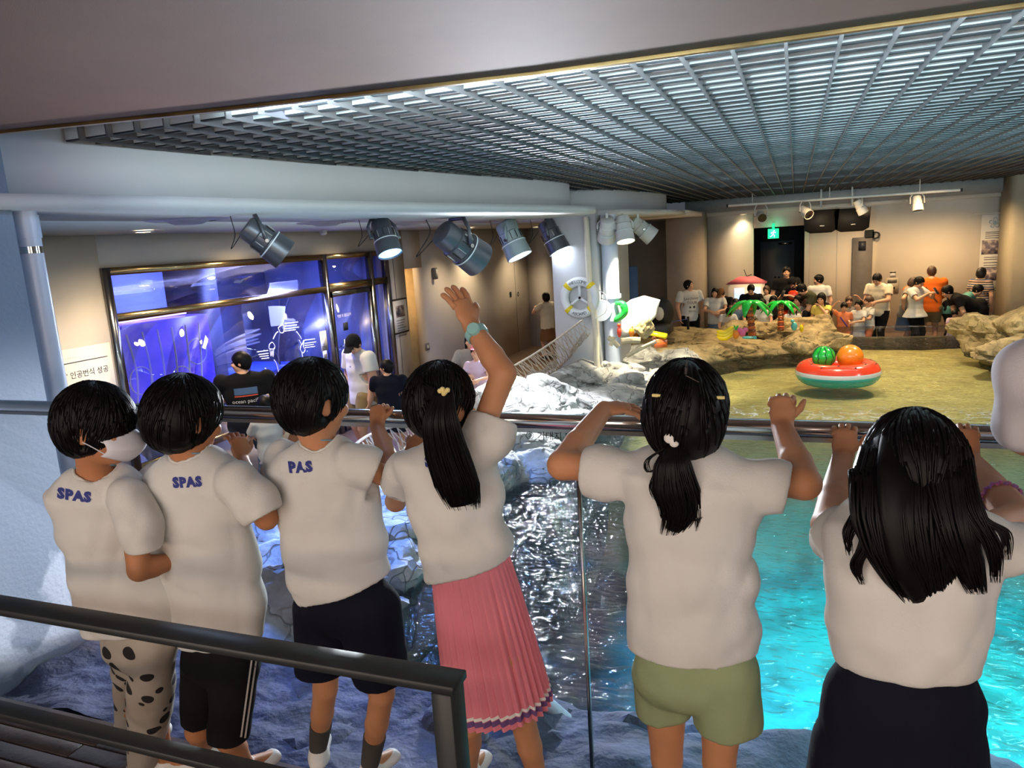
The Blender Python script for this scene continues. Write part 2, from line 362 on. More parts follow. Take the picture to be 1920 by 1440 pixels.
def hand(mb, wrist, d, pn, L, curl=(20, 25, 20), thumb=1, spread=4, n=8, tcurl=25, S=None):
    """palm goes into the SDF; fingers and thumb are tapered tubes rooted in the palm. pn = direction the palm faces"""
    d = nrm(d); pn = np.asarray(pn, float); pn = nrm(pn-d*pn.dot(d)); sd = np.cross(d, pn)*thumb
    if S is not None:
        S.slab(wrist-d*0.04*L, wrist+d*0.25*L, 0.14*L, 0.10*L, 0.20*L, 0.10*L, sd, 0.01); S.slab(wrist+d*0.2*L, wrist+d*0.50*L, 0.19*L, 0.095*L, 0.225*L, 0.075*L, sd, 0.01)
        S.cap(wrist+d*0.08*L+sd*0.1*L, wrist+d*0.3*L+sd*0.2*L, 0.07*L, 0.06*L, 0.015)
    for i, (fl, off) in enumerate(((0.40, 1.5), (0.45, 0.5), (0.42, -0.5), (0.33, -1.5))):
        b = wrist+d*(0.50-(0.03 if i in (0, 3) else 0)-0.06)*L+sd*off*0.115*L; dd = nrm(d+sd*math.tan(rad(spread*off))); ang = 0; P = [b]; Rr = [0.062*L]
        for j, (sl, cu) in enumerate(zip((0.06+fl*0.45, fl*0.32, fl*0.23), curl)):
            ang += rad(cu); v = dd*math.cos(ang)+pn*math.sin(ang); e = P[-1]+v*sl*L; P += [P[-1]+v*sl*L*0.5, e]; Rr += [0.052*L, 0.056*L if j < 2 else 0.036*L]
        v = P[-1]-P[-2]; P.append(P[-1]+nrm(v)*0.02*L); Rr.append(0.012*L); P = np.array(P)
        mb.tube(P, Rr, n)
    b = wrist+d*0.16*L+sd*0.15*L; v1 = nrm(d*0.7+sd*0.75+pn*0.25); ca, sa = math.cos(rad(tcurl)), math.sin(rad(tcurl)); v2 = nrm(v1*ca+(d*0.8-sd*0.35+pn*0.5)*sa)
    P = [b, b+v1*0.13*L, b+v1*0.24*L, b+v1*0.24*L+v2*0.09*L, b+v1*0.24*L+v2*0.18*L, b+v1*0.24*L+v2*0.205*L]; mb.tube(np.array(P), np.array([0.075, 0.068, 0.062, 0.058, 0.042, 0.014])*L, n)
def ik(a, c, l1, l2, pole):
    a = np.asarray(a, float); c = np.asarray(c, float); v = c-a; D = np.linalg.norm(v); 
    if D > (l1+l2)*0.999: c = a+v/D*(l1+l2)*0.999; v = c-a; D = np.linalg.norm(v)
    x = (l1*l1-l2*l2+D*D)/(2*D); y = math.sqrt(max(l1*l1-x*x, 0)); v = v/D; p = np.asarray(pole, float); p = nrm(p-v*p.dot(v)); return a+v*x+p*y, c
def headshape(S, c, hf, hs, hu, H, near=False):
    R = [hs, hf, hu]; g = lambda a, b, e: c+hs*a*H+hf*b*H+hu*e*H
    S.ell(g(0, -0.06, 0.10), R, np.array([0.335, 0.43, 0.40])*H, 0.02); S.ell(g(0, 0.10, -0.20), R, np.array([0.26, 0.30, 0.29])*H, 0.09*H)
    S.ell(g(0, 0.22, -0.36), R, np.array([0.12, 0.13, 0.10])*H, 0.10*H)
    S.cap(g(0, 0.36, 0.02), g(0, 0.46, -0.12), 0.035*H, 0.055*H, 0.05*H)
    for q in (-1, 1):
        S.ell(g(q*0.34, -0.03, -0.04), [hf, hu, hs], np.array([0.09, 0.14, 0.045])*H, 0.02*H); S.ell(g(q*0.19, 0.30, -0.12), R, np.array([0.10, 0.10, 0.10])*H, 0.08*H)
        if near: S.ell(g(q*0.14, 0.43, 0.02), R, np.array([0.09, 0.05, 0.05])*H, 0.04*H, cut=True)
    S.ell(g(0, 0.37, -0.25), R, np.array([0.10, 0.05, 0.025])*H, 0.02*H)
def haircap(S, c, hf, hs, hu, H, th=1.12, back=-0.30, face=True, tilt=0.45, full=0.0):
    R = [hs, hf, hu]; g = lambda a, b, e: c+hs*a*H+hf*b*H+hu*e*H
    S.ell(g(0, -0.06, 0.11), R, np.array([0.345, 0.44, 0.41])*H*th, 0.02); 
    if full: S.ell(g(0, -0.16, -0.02), R, np.array([0.33, 0.32, 0.36])*H*(th+full), 0.1*H)
    else: S.ell(g(0, -0.20, -0.10), R, np.array([0.27, 0.24, 0.28])*H*th, 0.1*H)
    if face: S.ell(g(0, 0.62, -0.22), R, np.array([0.42, 0.52, 0.46])*H, 0.05*H, cut=True)
    S.plane(g(0, 0, back), -(hu-hf*tilt))
def strands(mb, c, hf, hs, hu, H, n, seed, th=1.13, lo=-0.3, r=0.0022, tilt=0.45, ctr=(0, -0.12, 0.5), up=(0.345, 0.44, 0.41), seg=6, jit=0.06, arc=(-180, 180), tree=None):
    rs = np.random.RandomState(seed); cc = c-hf*0.06*H+hu*0.11*H; rr = np.array(up)*H*th
    for i in range(n):
        ph = rad(rs.uniform(*arc)); t0 = rs.uniform(0.02, 1.9); ln_ = rs.uniform(0.5, 1.0); P = []
        for t in np.linspace(0, 1, seg):
            th_ = t0+t*ln_; q = ph+0.22*math.sin(3*ph+seed)*t; v = np.array([math.sin(th_)*math.sin(q), -math.sin(th_)*math.cos(q), math.cos(th_)])
            e = rr*v*(1+rs.uniform(-0.004, 0.01)+jit*0.5*t*t*rs.rand()); P.append(cc+hs*e[0]+hf*e[1]+hu*e[2])
        P = [p for p in P if (p-c).dot(hu)/H-(p-c).dot(hf)/H*tilt > lo-rs.rand()*0.10]
        if tree is not None:
            Q = []
            for p in P:
                d = p-cc; L_ = np.linalg.norm(d); h = tree.ray_cast(Vector(cc+d/L_*0.4), Vector(-d/L_)); Q.append(cc+d/L_*max(L_, np.linalg.norm(np.array(h[0])-cc)+0.0012) if h[0] is not None else p)
            P = Q
        if len(P) > 2: mb.tube(np.array(P), np.linspace(r*1.5, r*0.35, len(P)), 4)
# ------------------------------------------------------------------ materials of the hall
mat('wall_grey', (196, 196, 196), 0.75, var=0.03, vs=1.5); mat('wall_cream', (214, 204, 190), 0.75, var=0.03, vs=1.5); mat('ceil_brown', (98, 68, 55), 0.8, var=0.06, vs=3, bump=0.25, bs=300)
mat('louvre', (232, 242, 244), 0.6, var=0.02); mat('louvre_rib', (84, 82, 84), 0.5, metal=0.1, var=0.02); mat('plenum', (18, 20, 22), 0.9, var=0); mat('trim_brass', (150, 122, 80), 0.28, metal=0.9, var=0.35, vs=5); mat('trim_white', (226, 236, 240), 0.4)
mat('chrome', (190, 190, 190), 0.13, metal=1.0, var=0); mat('steel', (150, 148, 146), 0.22, metal=1.0, var=0.05, vs=3); mat('steel_gold', (176, 152, 108), 0.22, metal=1.0, var=0.12, vs=2); mat('black_steel', (44, 48, 50), 0.45, metal=0.2, var=0.1)
mat('deck_wood', (58, 46, 40), 0.45, var=0.25, vs=9, bump=0.2, bs=30); mat('floor_brown', (112, 92, 78), 0.6, var=0.12, vs=3); mat('curb', (42, 46, 58), 0.3, var=0.4, vs=3, bump=0.15, bs=12)
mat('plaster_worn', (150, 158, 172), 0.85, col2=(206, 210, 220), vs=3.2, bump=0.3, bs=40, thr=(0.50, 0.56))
glass('glass_clear', (0.985, 0.99, 0.99), 0.22); glass('glass_window', (0.90, 0.93, 0.96), 0.55); glass('glass_pool', (0.90, 0.92, 0.98), 0.6)
mat('black_wall', (20, 22, 28), 0.5, var=0.1); mat('door_grey', (104, 100, 98), 0.5); mat('door_dark', (44, 48, 58), 0.45)
# ---- viewing platform: deck planks, worn side wall, low ceiling
fl = MB(); fl.box((0.6, -0.1, -0.24), (9.4, 3.94, 0.12)); floor_o = struct('floor', fl, MATS['deck_wood'])
rs = random.Random(4)
for j in range(30):
    y = -0.35+j*0.075
    if y > 1.82: break
    x = -3.74+rs.uniform(-0.6, 0)
    while x < 1.6:
        L = rs.uniform(1.1, 1.7); x0 = max(x, -3.74); pm = MB(); pm.box(((x0+x+L)/2, y, -0.166), (x+L-x0-0.006, 0.069, 0.030), bev=0.003); struct('plank', pm, MATS['deck_wood'], floor_o); x += L
cb = MB(); cb.box((0.6, 1.985, -0.80), (9.4, 0.27, 0.74), bev=0.01); tag(struct('floor_curb', cb, MATS['curb']), kind='structure')
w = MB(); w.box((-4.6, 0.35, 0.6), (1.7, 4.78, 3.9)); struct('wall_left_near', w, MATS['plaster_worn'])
w = MB(); w.box((0.6, -2.1, 1.0), (10, 0.1, 2.6)); struct('wall_back', w, MATS['wall_cream'])
w = MB(); w.box((5.4, 0.0, 1.0), (0.1, 4.3, 3.0)); struct('wall_right_near', w, MATS['wall_cream'])
E1 = [(-4.3, 2.12), (-3.165, 2.325), (-2.2, 2.51), (-0.891, 2.70), (0.0, 2.735), (0.624, 2.747), (5.4, 2.80)]
w = MB(); w.plate([(x, y, 2.2) for x, y in E1]+[(5.4, -2.1, 2.2), (-4.3, -2.1, 2.2)], (0, 0, 1), 0.16); struct('ceiling', w, MATS['ceil_brown'])
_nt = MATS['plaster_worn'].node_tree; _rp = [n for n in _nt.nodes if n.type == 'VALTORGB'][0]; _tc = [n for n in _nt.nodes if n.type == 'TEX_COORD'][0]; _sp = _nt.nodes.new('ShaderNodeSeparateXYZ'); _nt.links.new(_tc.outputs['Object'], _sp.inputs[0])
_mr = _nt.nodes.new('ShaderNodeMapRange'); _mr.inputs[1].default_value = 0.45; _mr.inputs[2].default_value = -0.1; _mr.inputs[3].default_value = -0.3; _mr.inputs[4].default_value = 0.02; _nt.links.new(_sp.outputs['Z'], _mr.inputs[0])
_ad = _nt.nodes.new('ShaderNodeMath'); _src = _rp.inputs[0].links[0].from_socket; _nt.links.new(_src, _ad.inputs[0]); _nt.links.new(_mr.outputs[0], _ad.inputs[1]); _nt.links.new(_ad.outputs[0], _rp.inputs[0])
def strip(mb, pts, off0, off1, z0, z1):
    P = np.array(pts, float); T = np.gradient(P, axis=0); T /= np.linalg.norm(T, axis=1)[:, None]; Nn = np.stack([-T[:, 1], T[:, 0]], 1); a = P+Nn*off0; b = P+Nn*off1
    G = [[(*p, z0) for p in a], [(*p, z1) for p in a], [(*p, z1) for p in b], [(*p, z0) for p in b], [(*p, z0) for p in a]]; mb.grid(G)
    for k in (0, -1): mb.add([(*a[k], z0), (*a[k], z1), (*b[k], z1), (*b[k], z0)], [(0, 1, 2, 3)])
    return mb
struct('trim_1', strip(MB(), E1, -0.004, 0.022, 2.188, 2.36), MATS['trim_brass']); struct('trim_2', strip(MB(), E1, 0.05, 0.09, 2.30, 2.34), MATS['trim_white'])
# ---- louvre ceiling
lo = thing('louvre_ceiling', (0, 11, 2.42), 'pale metal louvre grid ceiling over the pool', 'ceiling grid')
lo['kind'] = 'structure'; del lo['category']; del lo['label']; lo.name = 'ceiling_grid'
sl = MB(); sl.box((0.5, 0, 2.378), (9.2, 0.028, 0.10)); sl.box((0.5, 0.002, 2.324), (9.2, 0.030, 0.008), mi=1); slm = sl.mesh('slat', [MATS['louvre'], mat('louvre_edge', (40, 46, 52), 0.6, var=0)])
for k in range(98):
    o = put('slat', slm, lo); o.location = (0, 3.25+0.165*k, 0)
bl = MB(); bl.box((0, 11.3, 2.37), (0.014, 16.2, 0.125)); blm = bl.mesh('rib', MATS['louvre_rib'])
for k in range(-19, 25):
    o = put('rib', blm, lo); o.location = (-0.042+0.2055*k, 0, 0)
w = MB(); w.box((0.6, 11, 3.15), (12, 22, 0.1)); struct('ceiling_upper', w, MATS['plenum'])
# ---- scalloped canopy on the left with its low ceiling
LIP1 = bez([(-3.76, 2.45, 0), (-3.66, 2.75, 0), (-3.5, 3.46, 0), (-3.3, 4.78, 0), (-2.9, 6.85, 0), (-2.6, 8.4, 0), (-2.46, 9.5, 0), (-2.62, 10.3, 0), (-3.0, 10.8, 0)], 5)[:, :2]
LIP2 = bez([(-3.0, 10.86, 0), (-2.45, 11.6, 0), (-2.14, 13.1, 0), (-1.98, 14.5, 0), (-2.1, 15.3, 0), (-2.5, 15.9, 0)], 5)[:, :2]
for i, LP in enumerate((LIP1, LIP2)):
    P = list(LP); w = MB(); w.plate([(x, y, 1.92) for x, y in P]+[(-4.5, P[-1][1], 1.92), (-4.5, P[0][1], 1.92)], (0, 0, 1), 0.075); struct('ceiling_canopy', w, MATS['wall_grey'])
    T = np.gradient(LP, axis=0); T /= np.linalg.norm(T, axis=1)[:, None]; Q = LP+np.stack([-T[:, 1], T[:, 0]], 1)*0.34
    w = MB(); w.grid([[(*p, 1.99) for p in Q], [(*p, 2.44) for p in Q]]); o = struct('ceiling_fascia', w, MATS['wall_grey'], smooth=True); sd = o.modifiers.new('s', 'SOLIDIFY'); sd.thickness = 0.03
w = MB(); w.box((-5.6, 11.8, 1.97), (2.4, 18.6, 0.09)); struct('ceiling_low', w, MATS['wall_grey']); w = MB(); w.box((-4.2, 18.8, 1.985), (4.2, 5.8, 0.1)); struct('ceiling_far_left', w, MATS['wall_cream'])
# ---- left wall with glass front, doorway and poster
XL = -6.5
w = MB()
for y0, y1, z0, z1 in ((2.75, 5.55, -1.2, 2.0), (5.55, 11.15, 1.60, 2.0), (5.55, 9.3, -1.2, -0.55), (11.15, 11.78, -1.2, 2.0), (11.78, 12.45, 1.25, 2.0), (12.45, 19.3, -1.2, 2.0)): w.box((XL-0.1, (y0+y1)/2, (z0+z1)/2), (0.2, y1-y0, z1-z0))
w.box((XL+0.25, 19.0, 0.4), (0.5, 1.4, 3.2)); struct('wall_left', w, MATS['wall_cream'])
w = MB(); w.box((-5.0, 22.3, 0.4), (3.4, 0.2, 3.2)); struct('wall_far_left', w, MATS['wall_cream'])
w = MB(); w.box((-4.7, 12.5, -1.17), (4.6, 20, 0.1)); w.box((1.6, 19.5, -1.17), (8, 5.9, 0.1)); struct('floor_lower', w, MATS['floor_brown'])
def bar(mb, y0, y1, z0, z1, t=0.06, x=XL): mb.box((x+0.0, (y0+y1)/2, (z0+z1)/2), (t, y1-y0, z1-z0))
wf = MB(); wf.box((XL, 5.58, 0.5), (0.10, 0.08, 2.2)); W1 = struct('window_1', wf, MATS['steel'])
for z0, z1 in ((1.52, 1.60), (1.05, 1.13), (-0.55, -0.47)):
    m = MB(); bar(m, 5.6, 9.3, z0, z1, 0.09); struct('window_rail', m, MATS['steel_gold'], W1)
for y, a in ((9.33, 0.07), (10.62, 0.06), (11.12, 0.07)):
    m = MB(); m.box((XL, y, 0.24), (0.11, a, 2.72)); struct('window_post', m, MATS['steel'], W1)
for z0, z1 in ((1.52, 1.60), (1.05, 1.16)):
    m = MB(); bar(m, 9.36, 11.12, z0, z1, 0.09); struct('window_rail', m, MATS['steel_gold'], W1)
for y0, y1, z0, z1 in ((5.6, 7.5, -0.47, 1.05), (7.5, 9.3, -0.47, 1.05), (5.6, 9.3, 1.13, 1.52), (9.36, 10.6, 1.16, 1.52), (10.65, 11.1, -1.1, 1.52)):
    m = MB(); m.box((XL, (y0+y1)/2, (z0+z1)/2), (0.012, y1-y0, z1-z0)); struct('pane', m, MATS['glass_window'], W1)
m = MB(); m.box((XL, 9.98, -0.04), (0.05, 1.22, 2.15)); m2 = MB()
D1 = struct('door_1', MB().box((XL, 9.42, -0.04), (0.06, 0.07, 2.15)).box((XL, 10.55, -0.04), (0.06, 0.07, 2.15)).box((XL, 9.98, 1.0), (0.06, 1.2, 0.09)).box((XL, 9.98, -1.05), (0.06, 1.2, 0.1)), MATS['steel'])
m = MB(); m.box((XL, 9.98, -0.03), (0.012, 1.08, 1.96)); struct('pane', m, MATS['glass_window'], D1)
m = MB(); m.tube([(XL+0.08, 9.56, -0.4), (XL+0.08, 9.56, 0.3)], 0.015, 10); m.cyl((XL, 9.56, -0.3), (XL+0.08, 9.56, -0.3), 0.009, n=8); m.cyl((XL, 9.56, 0.2), (XL+0.08, 9.56, 0.2), 0.009, n=8); struct('door_handle', m, MATS['chrome'], D1)
# laboratory behind the glass
mat('lab_wall', (160, 172, 225), 0.7, var=0.15, vs=1.2); mat('lab_light', (150, 150, 190), 0.6, var=0.1)
w = MB(); w.box((-9.3, 8.2, 0.4), (0.1, 6.4, 3.2)); w.box((-8.0, 5.1, 0.4), (2.6, 0.1, 3.2)); w.box((-8.0, 11.5, 0.4), (2.6, 0.1, 3.2)); w.box((-8.0, 8.2, 2.0), (2.6, 6.4, 0.1)); w.box((-7.93, 8.2, -1.15), (2.8, 6.4, 0.1)); struct('wall_laboratory', w, MATS['lab_wall'])
area('lab_tube', (-7.7, 8.4, 1.85), (-8.6, 8.4, 0), 0.6, 700, (0.28, 0.33, 1.0), 3.6); area('lab_tube', (-7.6, 6.3, 1.85), (-8.4, 6.6, 0), 0.5, 50, (0.5, 0.40, 1.0), 1.0)
# washroom behind the doorway
mat('wash_wall', (235, 205, 150), 0.6); mat('ceramic', (235, 228, 215), 0.15)
w = MB(); w.box((-7.9, 12.12, 0.1), (0.1, 1.0, 2.6)); w.box((-7.25, 11.65, 0.1), (1.2, 0.05, 2.6)); w.box((-7.25, 12.6, 0.1), (1.2, 0.05, 2.6)); w.box((-7.25, 12.12, 1.42), (1.25, 0.98, 0.05)); struct('wall_washroom', w, MATS['wash_wall'])
point('washroom_lamp', (-7.2, 12.1, 1.2), 14, WARM, 0.1)
# ---- far end of the hall
FY = 19.45
w = MB(); w.box((1.2, FY+0.1, 2.19), (7.6, 0.2, 0.34)); struct('trim_beam', w, mat('beam_grey', (150, 152, 152), 0.6, var=0.05))
w = MB(); w.box((1.2, FY+1.65, 1.98), (7.6, 2.9, 0.1)); struct('ceiling_far', w, MATS['wall_cream'])
def xat(px, Y, py=500): return aty(px, py, Y)[0]
x0, x1, x2, x3, x4 = xat(1250, 18.7), xat(1318, 18.7), xat(1412, 19.9), xat(1508, 19.9), xat(1640, 19.9)
w = MB(); w.box(((x0+x1)/2, 19.2, 0.45), (x1-x0, 1.0, 3.2)); w.box((-3.6, 21.9, 0.45), (2.6, 0.2, 3.2)); struct('wall_far_pier', w, mat('wall_taupe', (176, 164, 150), 0.75, var=0.03))
w = MB(); w.box(((x1+x2)/2, 20.0, 0.45), (x2-x1+0.02, 0.2, 3.2)); w.box(((x2+x3)/2, 20.0, 1.82), (x3-x2, 0.2, 0.5)); w.box(((x3+x4)/2, 20.0, 0.45), (x4-x3, 0.2, 3.2)); struct('wall_far', w, MATS['wall_cream'])
w = MB(); w.box(((x4+5.6)/2, 20.05, 0.45), (5.6-x4, 0.2, 3.2)); struct('wall_far_right', w, MATS['wall_cream'])
w = MB(); w.box(((x2+x3)/2, 21.3, 0.3), (x3-x2+0.8, 0.1, 3.0)); w.box((x2-0.05, 20.7, 0.3), (0.1, 1.2, 3.0)); w.box((x3+0.05, 20.7, 0.3), (0.1, 1.2, 3.0)); struct('wall_lobby', w, MATS['black_wall'])
d = MB(); d.box((x2+0.55, 21.2, 0.05), (0.86, 0.06, 2.3), bev=0.01); D2 = struct('door_2', d, MATS['door_dark'])
m = MB(); m.box((x2+0.75, 21.12, 1.13), (0.34, 0.06, 0.05)); struct('door_closer', m, MATS['steel'], D2); m = MB(); m.box((x2+0.55, 21.13, 0.25), (0.14, 0.03, 0.035)); struct('door_handle', m, MATS['steel'], D2)
d = MB(); d.box((x4-0.28, 19.86, 0.05), (0.44, 0.06, 2.3), bev=0.01); D3 = struct('door_3', d, MATS['door_grey']); m = MB(); m.box((x4-0.10, 19.80, -0.05), (0.03, 0.04, 0.34)); struct('door_handle', m, MATS['steel'], D3)
m = MB(); m.box((x4-0.29, 19.82, 1.0), (0.16, 0.01, 0.22)); struct('door_window', m, MATS['door_dark'], D3)
w = MB(); w.box((4.25+0.9, 18.9, 0.6), (1.8, 1.3, 3.7)); struct('wall_right', w, mat('wall_beige', (186, 178, 160), 0.75, var=0.03)); w = MB(); w.box((6.1, 10.2, 0.2), (0.2, 16, 5.2)); struct('wall_pool_side', w, MATS['wall_cream'])
# ---- column with pipes
w = MB(); w.box((-3.13, 12.1, 0.4), (0.72, 2.25, 3.2), bev=0.01); struct('wall_column', w, MATS['wall_grey'])
# ------------------------------------------------------------------ pool, water, rocks
WZ = -0.70
def rockmat(name, a, b, bump=0.7, crack=0.75):
    m = mat(name, a, 0.85, col2=b, vs=3.5, bump=bump, bs=9); nt = m.node_tree; N = nt.nodes; L = nt.links; bp = [n for n in N if n.type == 'BUMP'][0]; bp.inputs['Distance'].default_value = 0.05
    tc = [n for n in N if n.type == 'TEX_COORD'][0]; v = N.new('ShaderNodeTexVoronoi'); v.feature = 'DISTANCE_TO_EDGE'; v.inputs['Scale'].default_value = 3.2; nz = N.new('ShaderNodeTexNoise'); nz.inputs['Scale'].default_value = 3.0; ad = N.new('ShaderNodeMixRGB'); ad.blend_type = 'ADD'; ad.inputs[0].default_value = 0.55
    L.new(tc.outputs['Object'], nz.inputs['Vector']); L.new(tc.outputs['Object'], ad.inputs[1]); L.new(nz.outputs['Color'], ad.inputs[2]); L.new(ad.outputs[0], v.inputs['Vector'])
    rp = N.new('ShaderNodeValToRGB'); rp.color_ramp.elements[0].color = (0.25, 0.25, 0.25, 1); rp.color_ramp.elements[1].position = 0.035; L.new(v.outputs['Distance'], rp.inputs[0])
    b_ = N['Principled BSDF']; src = b_.inputs['Base Color'].links[0].from_socket; mx = N.new('ShaderNodeMixRGB'); mx.blend_type = 'MULTIPLY'; mx.inputs[0].default_value = crack; L.new(src, mx.inputs[1]); L.new(rp.outputs[0], mx.inputs[2]); L.new(mx.outputs[0], b_.inputs['Base Color'])
    sz = N.new('ShaderNodeSeparateXYZ'); L.new(tc.outputs['Object'], sz.inputs[0]); wr_ = N.new('ShaderNodeMapRange'); wr_.inputs[1].default_value = -0.74; wr_.inputs[2].default_value = -0.66; wr_.inputs[3].default_value = 0.10; L.new(sz.outputs['Z'], wr_.inputs[0])  # rock colour darkens below the waterline: wet stone, plus light lost underwater painted in
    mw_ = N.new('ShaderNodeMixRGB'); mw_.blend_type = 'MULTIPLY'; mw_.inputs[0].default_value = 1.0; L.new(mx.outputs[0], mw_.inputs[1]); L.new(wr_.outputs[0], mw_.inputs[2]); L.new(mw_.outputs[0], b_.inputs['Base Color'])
    b2 = N.new('ShaderNodeBump'); b2.inputs['Strength'].default_value = 0.8*crack; b2.inputs['Distance'].default_value = 0.03; L.new(rp.outputs[0], b2.inputs['Height']); L.new(bp.outputs['Normal'], b2.inputs['Normal']); L.new(b2.outputs['Normal'], b_.inputs['Normal']); return m
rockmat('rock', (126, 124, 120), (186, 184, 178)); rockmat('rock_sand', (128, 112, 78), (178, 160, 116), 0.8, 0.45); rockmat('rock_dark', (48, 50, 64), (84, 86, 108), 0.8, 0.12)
def basinmat():
    m = bpy.data.materials.new('basin'); m.use_nodes = True; nt = m.node_tree; N = nt.nodes; L = nt.links; b = N['Principled BSDF']; b.inputs['Roughness'].default_value = 0.8
    tc = N.new('ShaderNodeTexCoord'); sp = N.new('ShaderNodeSeparateXYZ'); L.new(tc.outputs['Object'], sp.inputs[0])
    nz = N.new('ShaderNodeTexNoise'); nz.inputs['Scale'].default_value = 0.9; nz.inputs['Detail'].default_value = 5; L.new(tc.outputs['Object'], nz.inputs['Vector'])
    def math_(op, a, bb):
        n = N.new('ShaderNodeMath'); n.operation = op
        for i, q in enumerate((a, bb)):
            if isinstance(q, (int, float)): n.inputs[i].default_value = q
            else: L.new(q, n.inputs[i])
        return n.outputs[0]
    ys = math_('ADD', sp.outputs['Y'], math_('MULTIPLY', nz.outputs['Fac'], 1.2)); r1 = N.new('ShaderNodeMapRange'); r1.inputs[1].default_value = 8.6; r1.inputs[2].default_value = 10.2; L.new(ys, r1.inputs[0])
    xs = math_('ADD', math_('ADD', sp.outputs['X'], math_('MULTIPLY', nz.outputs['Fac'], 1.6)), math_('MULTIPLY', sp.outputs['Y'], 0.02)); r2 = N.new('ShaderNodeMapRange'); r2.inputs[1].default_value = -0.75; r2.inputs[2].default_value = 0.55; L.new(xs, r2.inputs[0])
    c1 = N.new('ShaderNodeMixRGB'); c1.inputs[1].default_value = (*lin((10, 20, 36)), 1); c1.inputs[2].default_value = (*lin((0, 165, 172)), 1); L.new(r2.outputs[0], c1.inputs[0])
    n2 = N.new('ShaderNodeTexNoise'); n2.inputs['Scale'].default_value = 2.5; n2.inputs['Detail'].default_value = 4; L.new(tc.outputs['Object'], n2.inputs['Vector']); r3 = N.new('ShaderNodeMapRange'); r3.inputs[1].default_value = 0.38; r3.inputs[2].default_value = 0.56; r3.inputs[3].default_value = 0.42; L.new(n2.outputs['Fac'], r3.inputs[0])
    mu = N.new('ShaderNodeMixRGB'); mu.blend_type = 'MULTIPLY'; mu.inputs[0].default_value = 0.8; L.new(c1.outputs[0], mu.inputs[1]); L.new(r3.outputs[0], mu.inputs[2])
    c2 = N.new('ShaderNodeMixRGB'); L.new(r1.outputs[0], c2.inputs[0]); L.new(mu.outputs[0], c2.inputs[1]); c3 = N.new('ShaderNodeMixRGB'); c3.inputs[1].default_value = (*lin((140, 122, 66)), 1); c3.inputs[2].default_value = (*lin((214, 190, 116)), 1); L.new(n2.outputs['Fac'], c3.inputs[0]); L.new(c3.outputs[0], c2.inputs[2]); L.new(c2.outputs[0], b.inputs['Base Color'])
    MATS['basin'] = m
basinmat()
def gridmesh(x0, x1, y0, y1, nx, ny, zf):
    X, Y = np.meshgrid(np.linspace(x0, x1, nx), np.linspace(y0, y1, ny)); Z = zf(X, Y); mb = MB(); mb.grid(np.stack([X, Y, Z], 2)[:, ::1]); return mb
def fl_(a, b, t): t = np.clip((t-a)/(b-a), 0, 1); return t*t*(3-2*t)
def bz(X, Y):
    P = np.stack([X, Y, 0*X], -1); z = -2.3+fl_(7.6, 10.0, Y)*1.33+fbm(P*0.9, 4, 5)*0.10*(1-0.75*fl_(8.5, 10, Y)); z = z+fl_(-0.7, -2.6, X)*0.9*(1-fl_(8, 10, Y))*-0+0; 
    return np.where(X < -2.3, np.minimum(np.maximum(z, z+(-2.3-X)*1.2), np.maximum(z, -0.92)), z)
part_ = struct('floor_pool', gridmesh(-4.2, 6.0, 2.5, 16.4, 120, 160, bz), MATS['basin'], smooth=True)
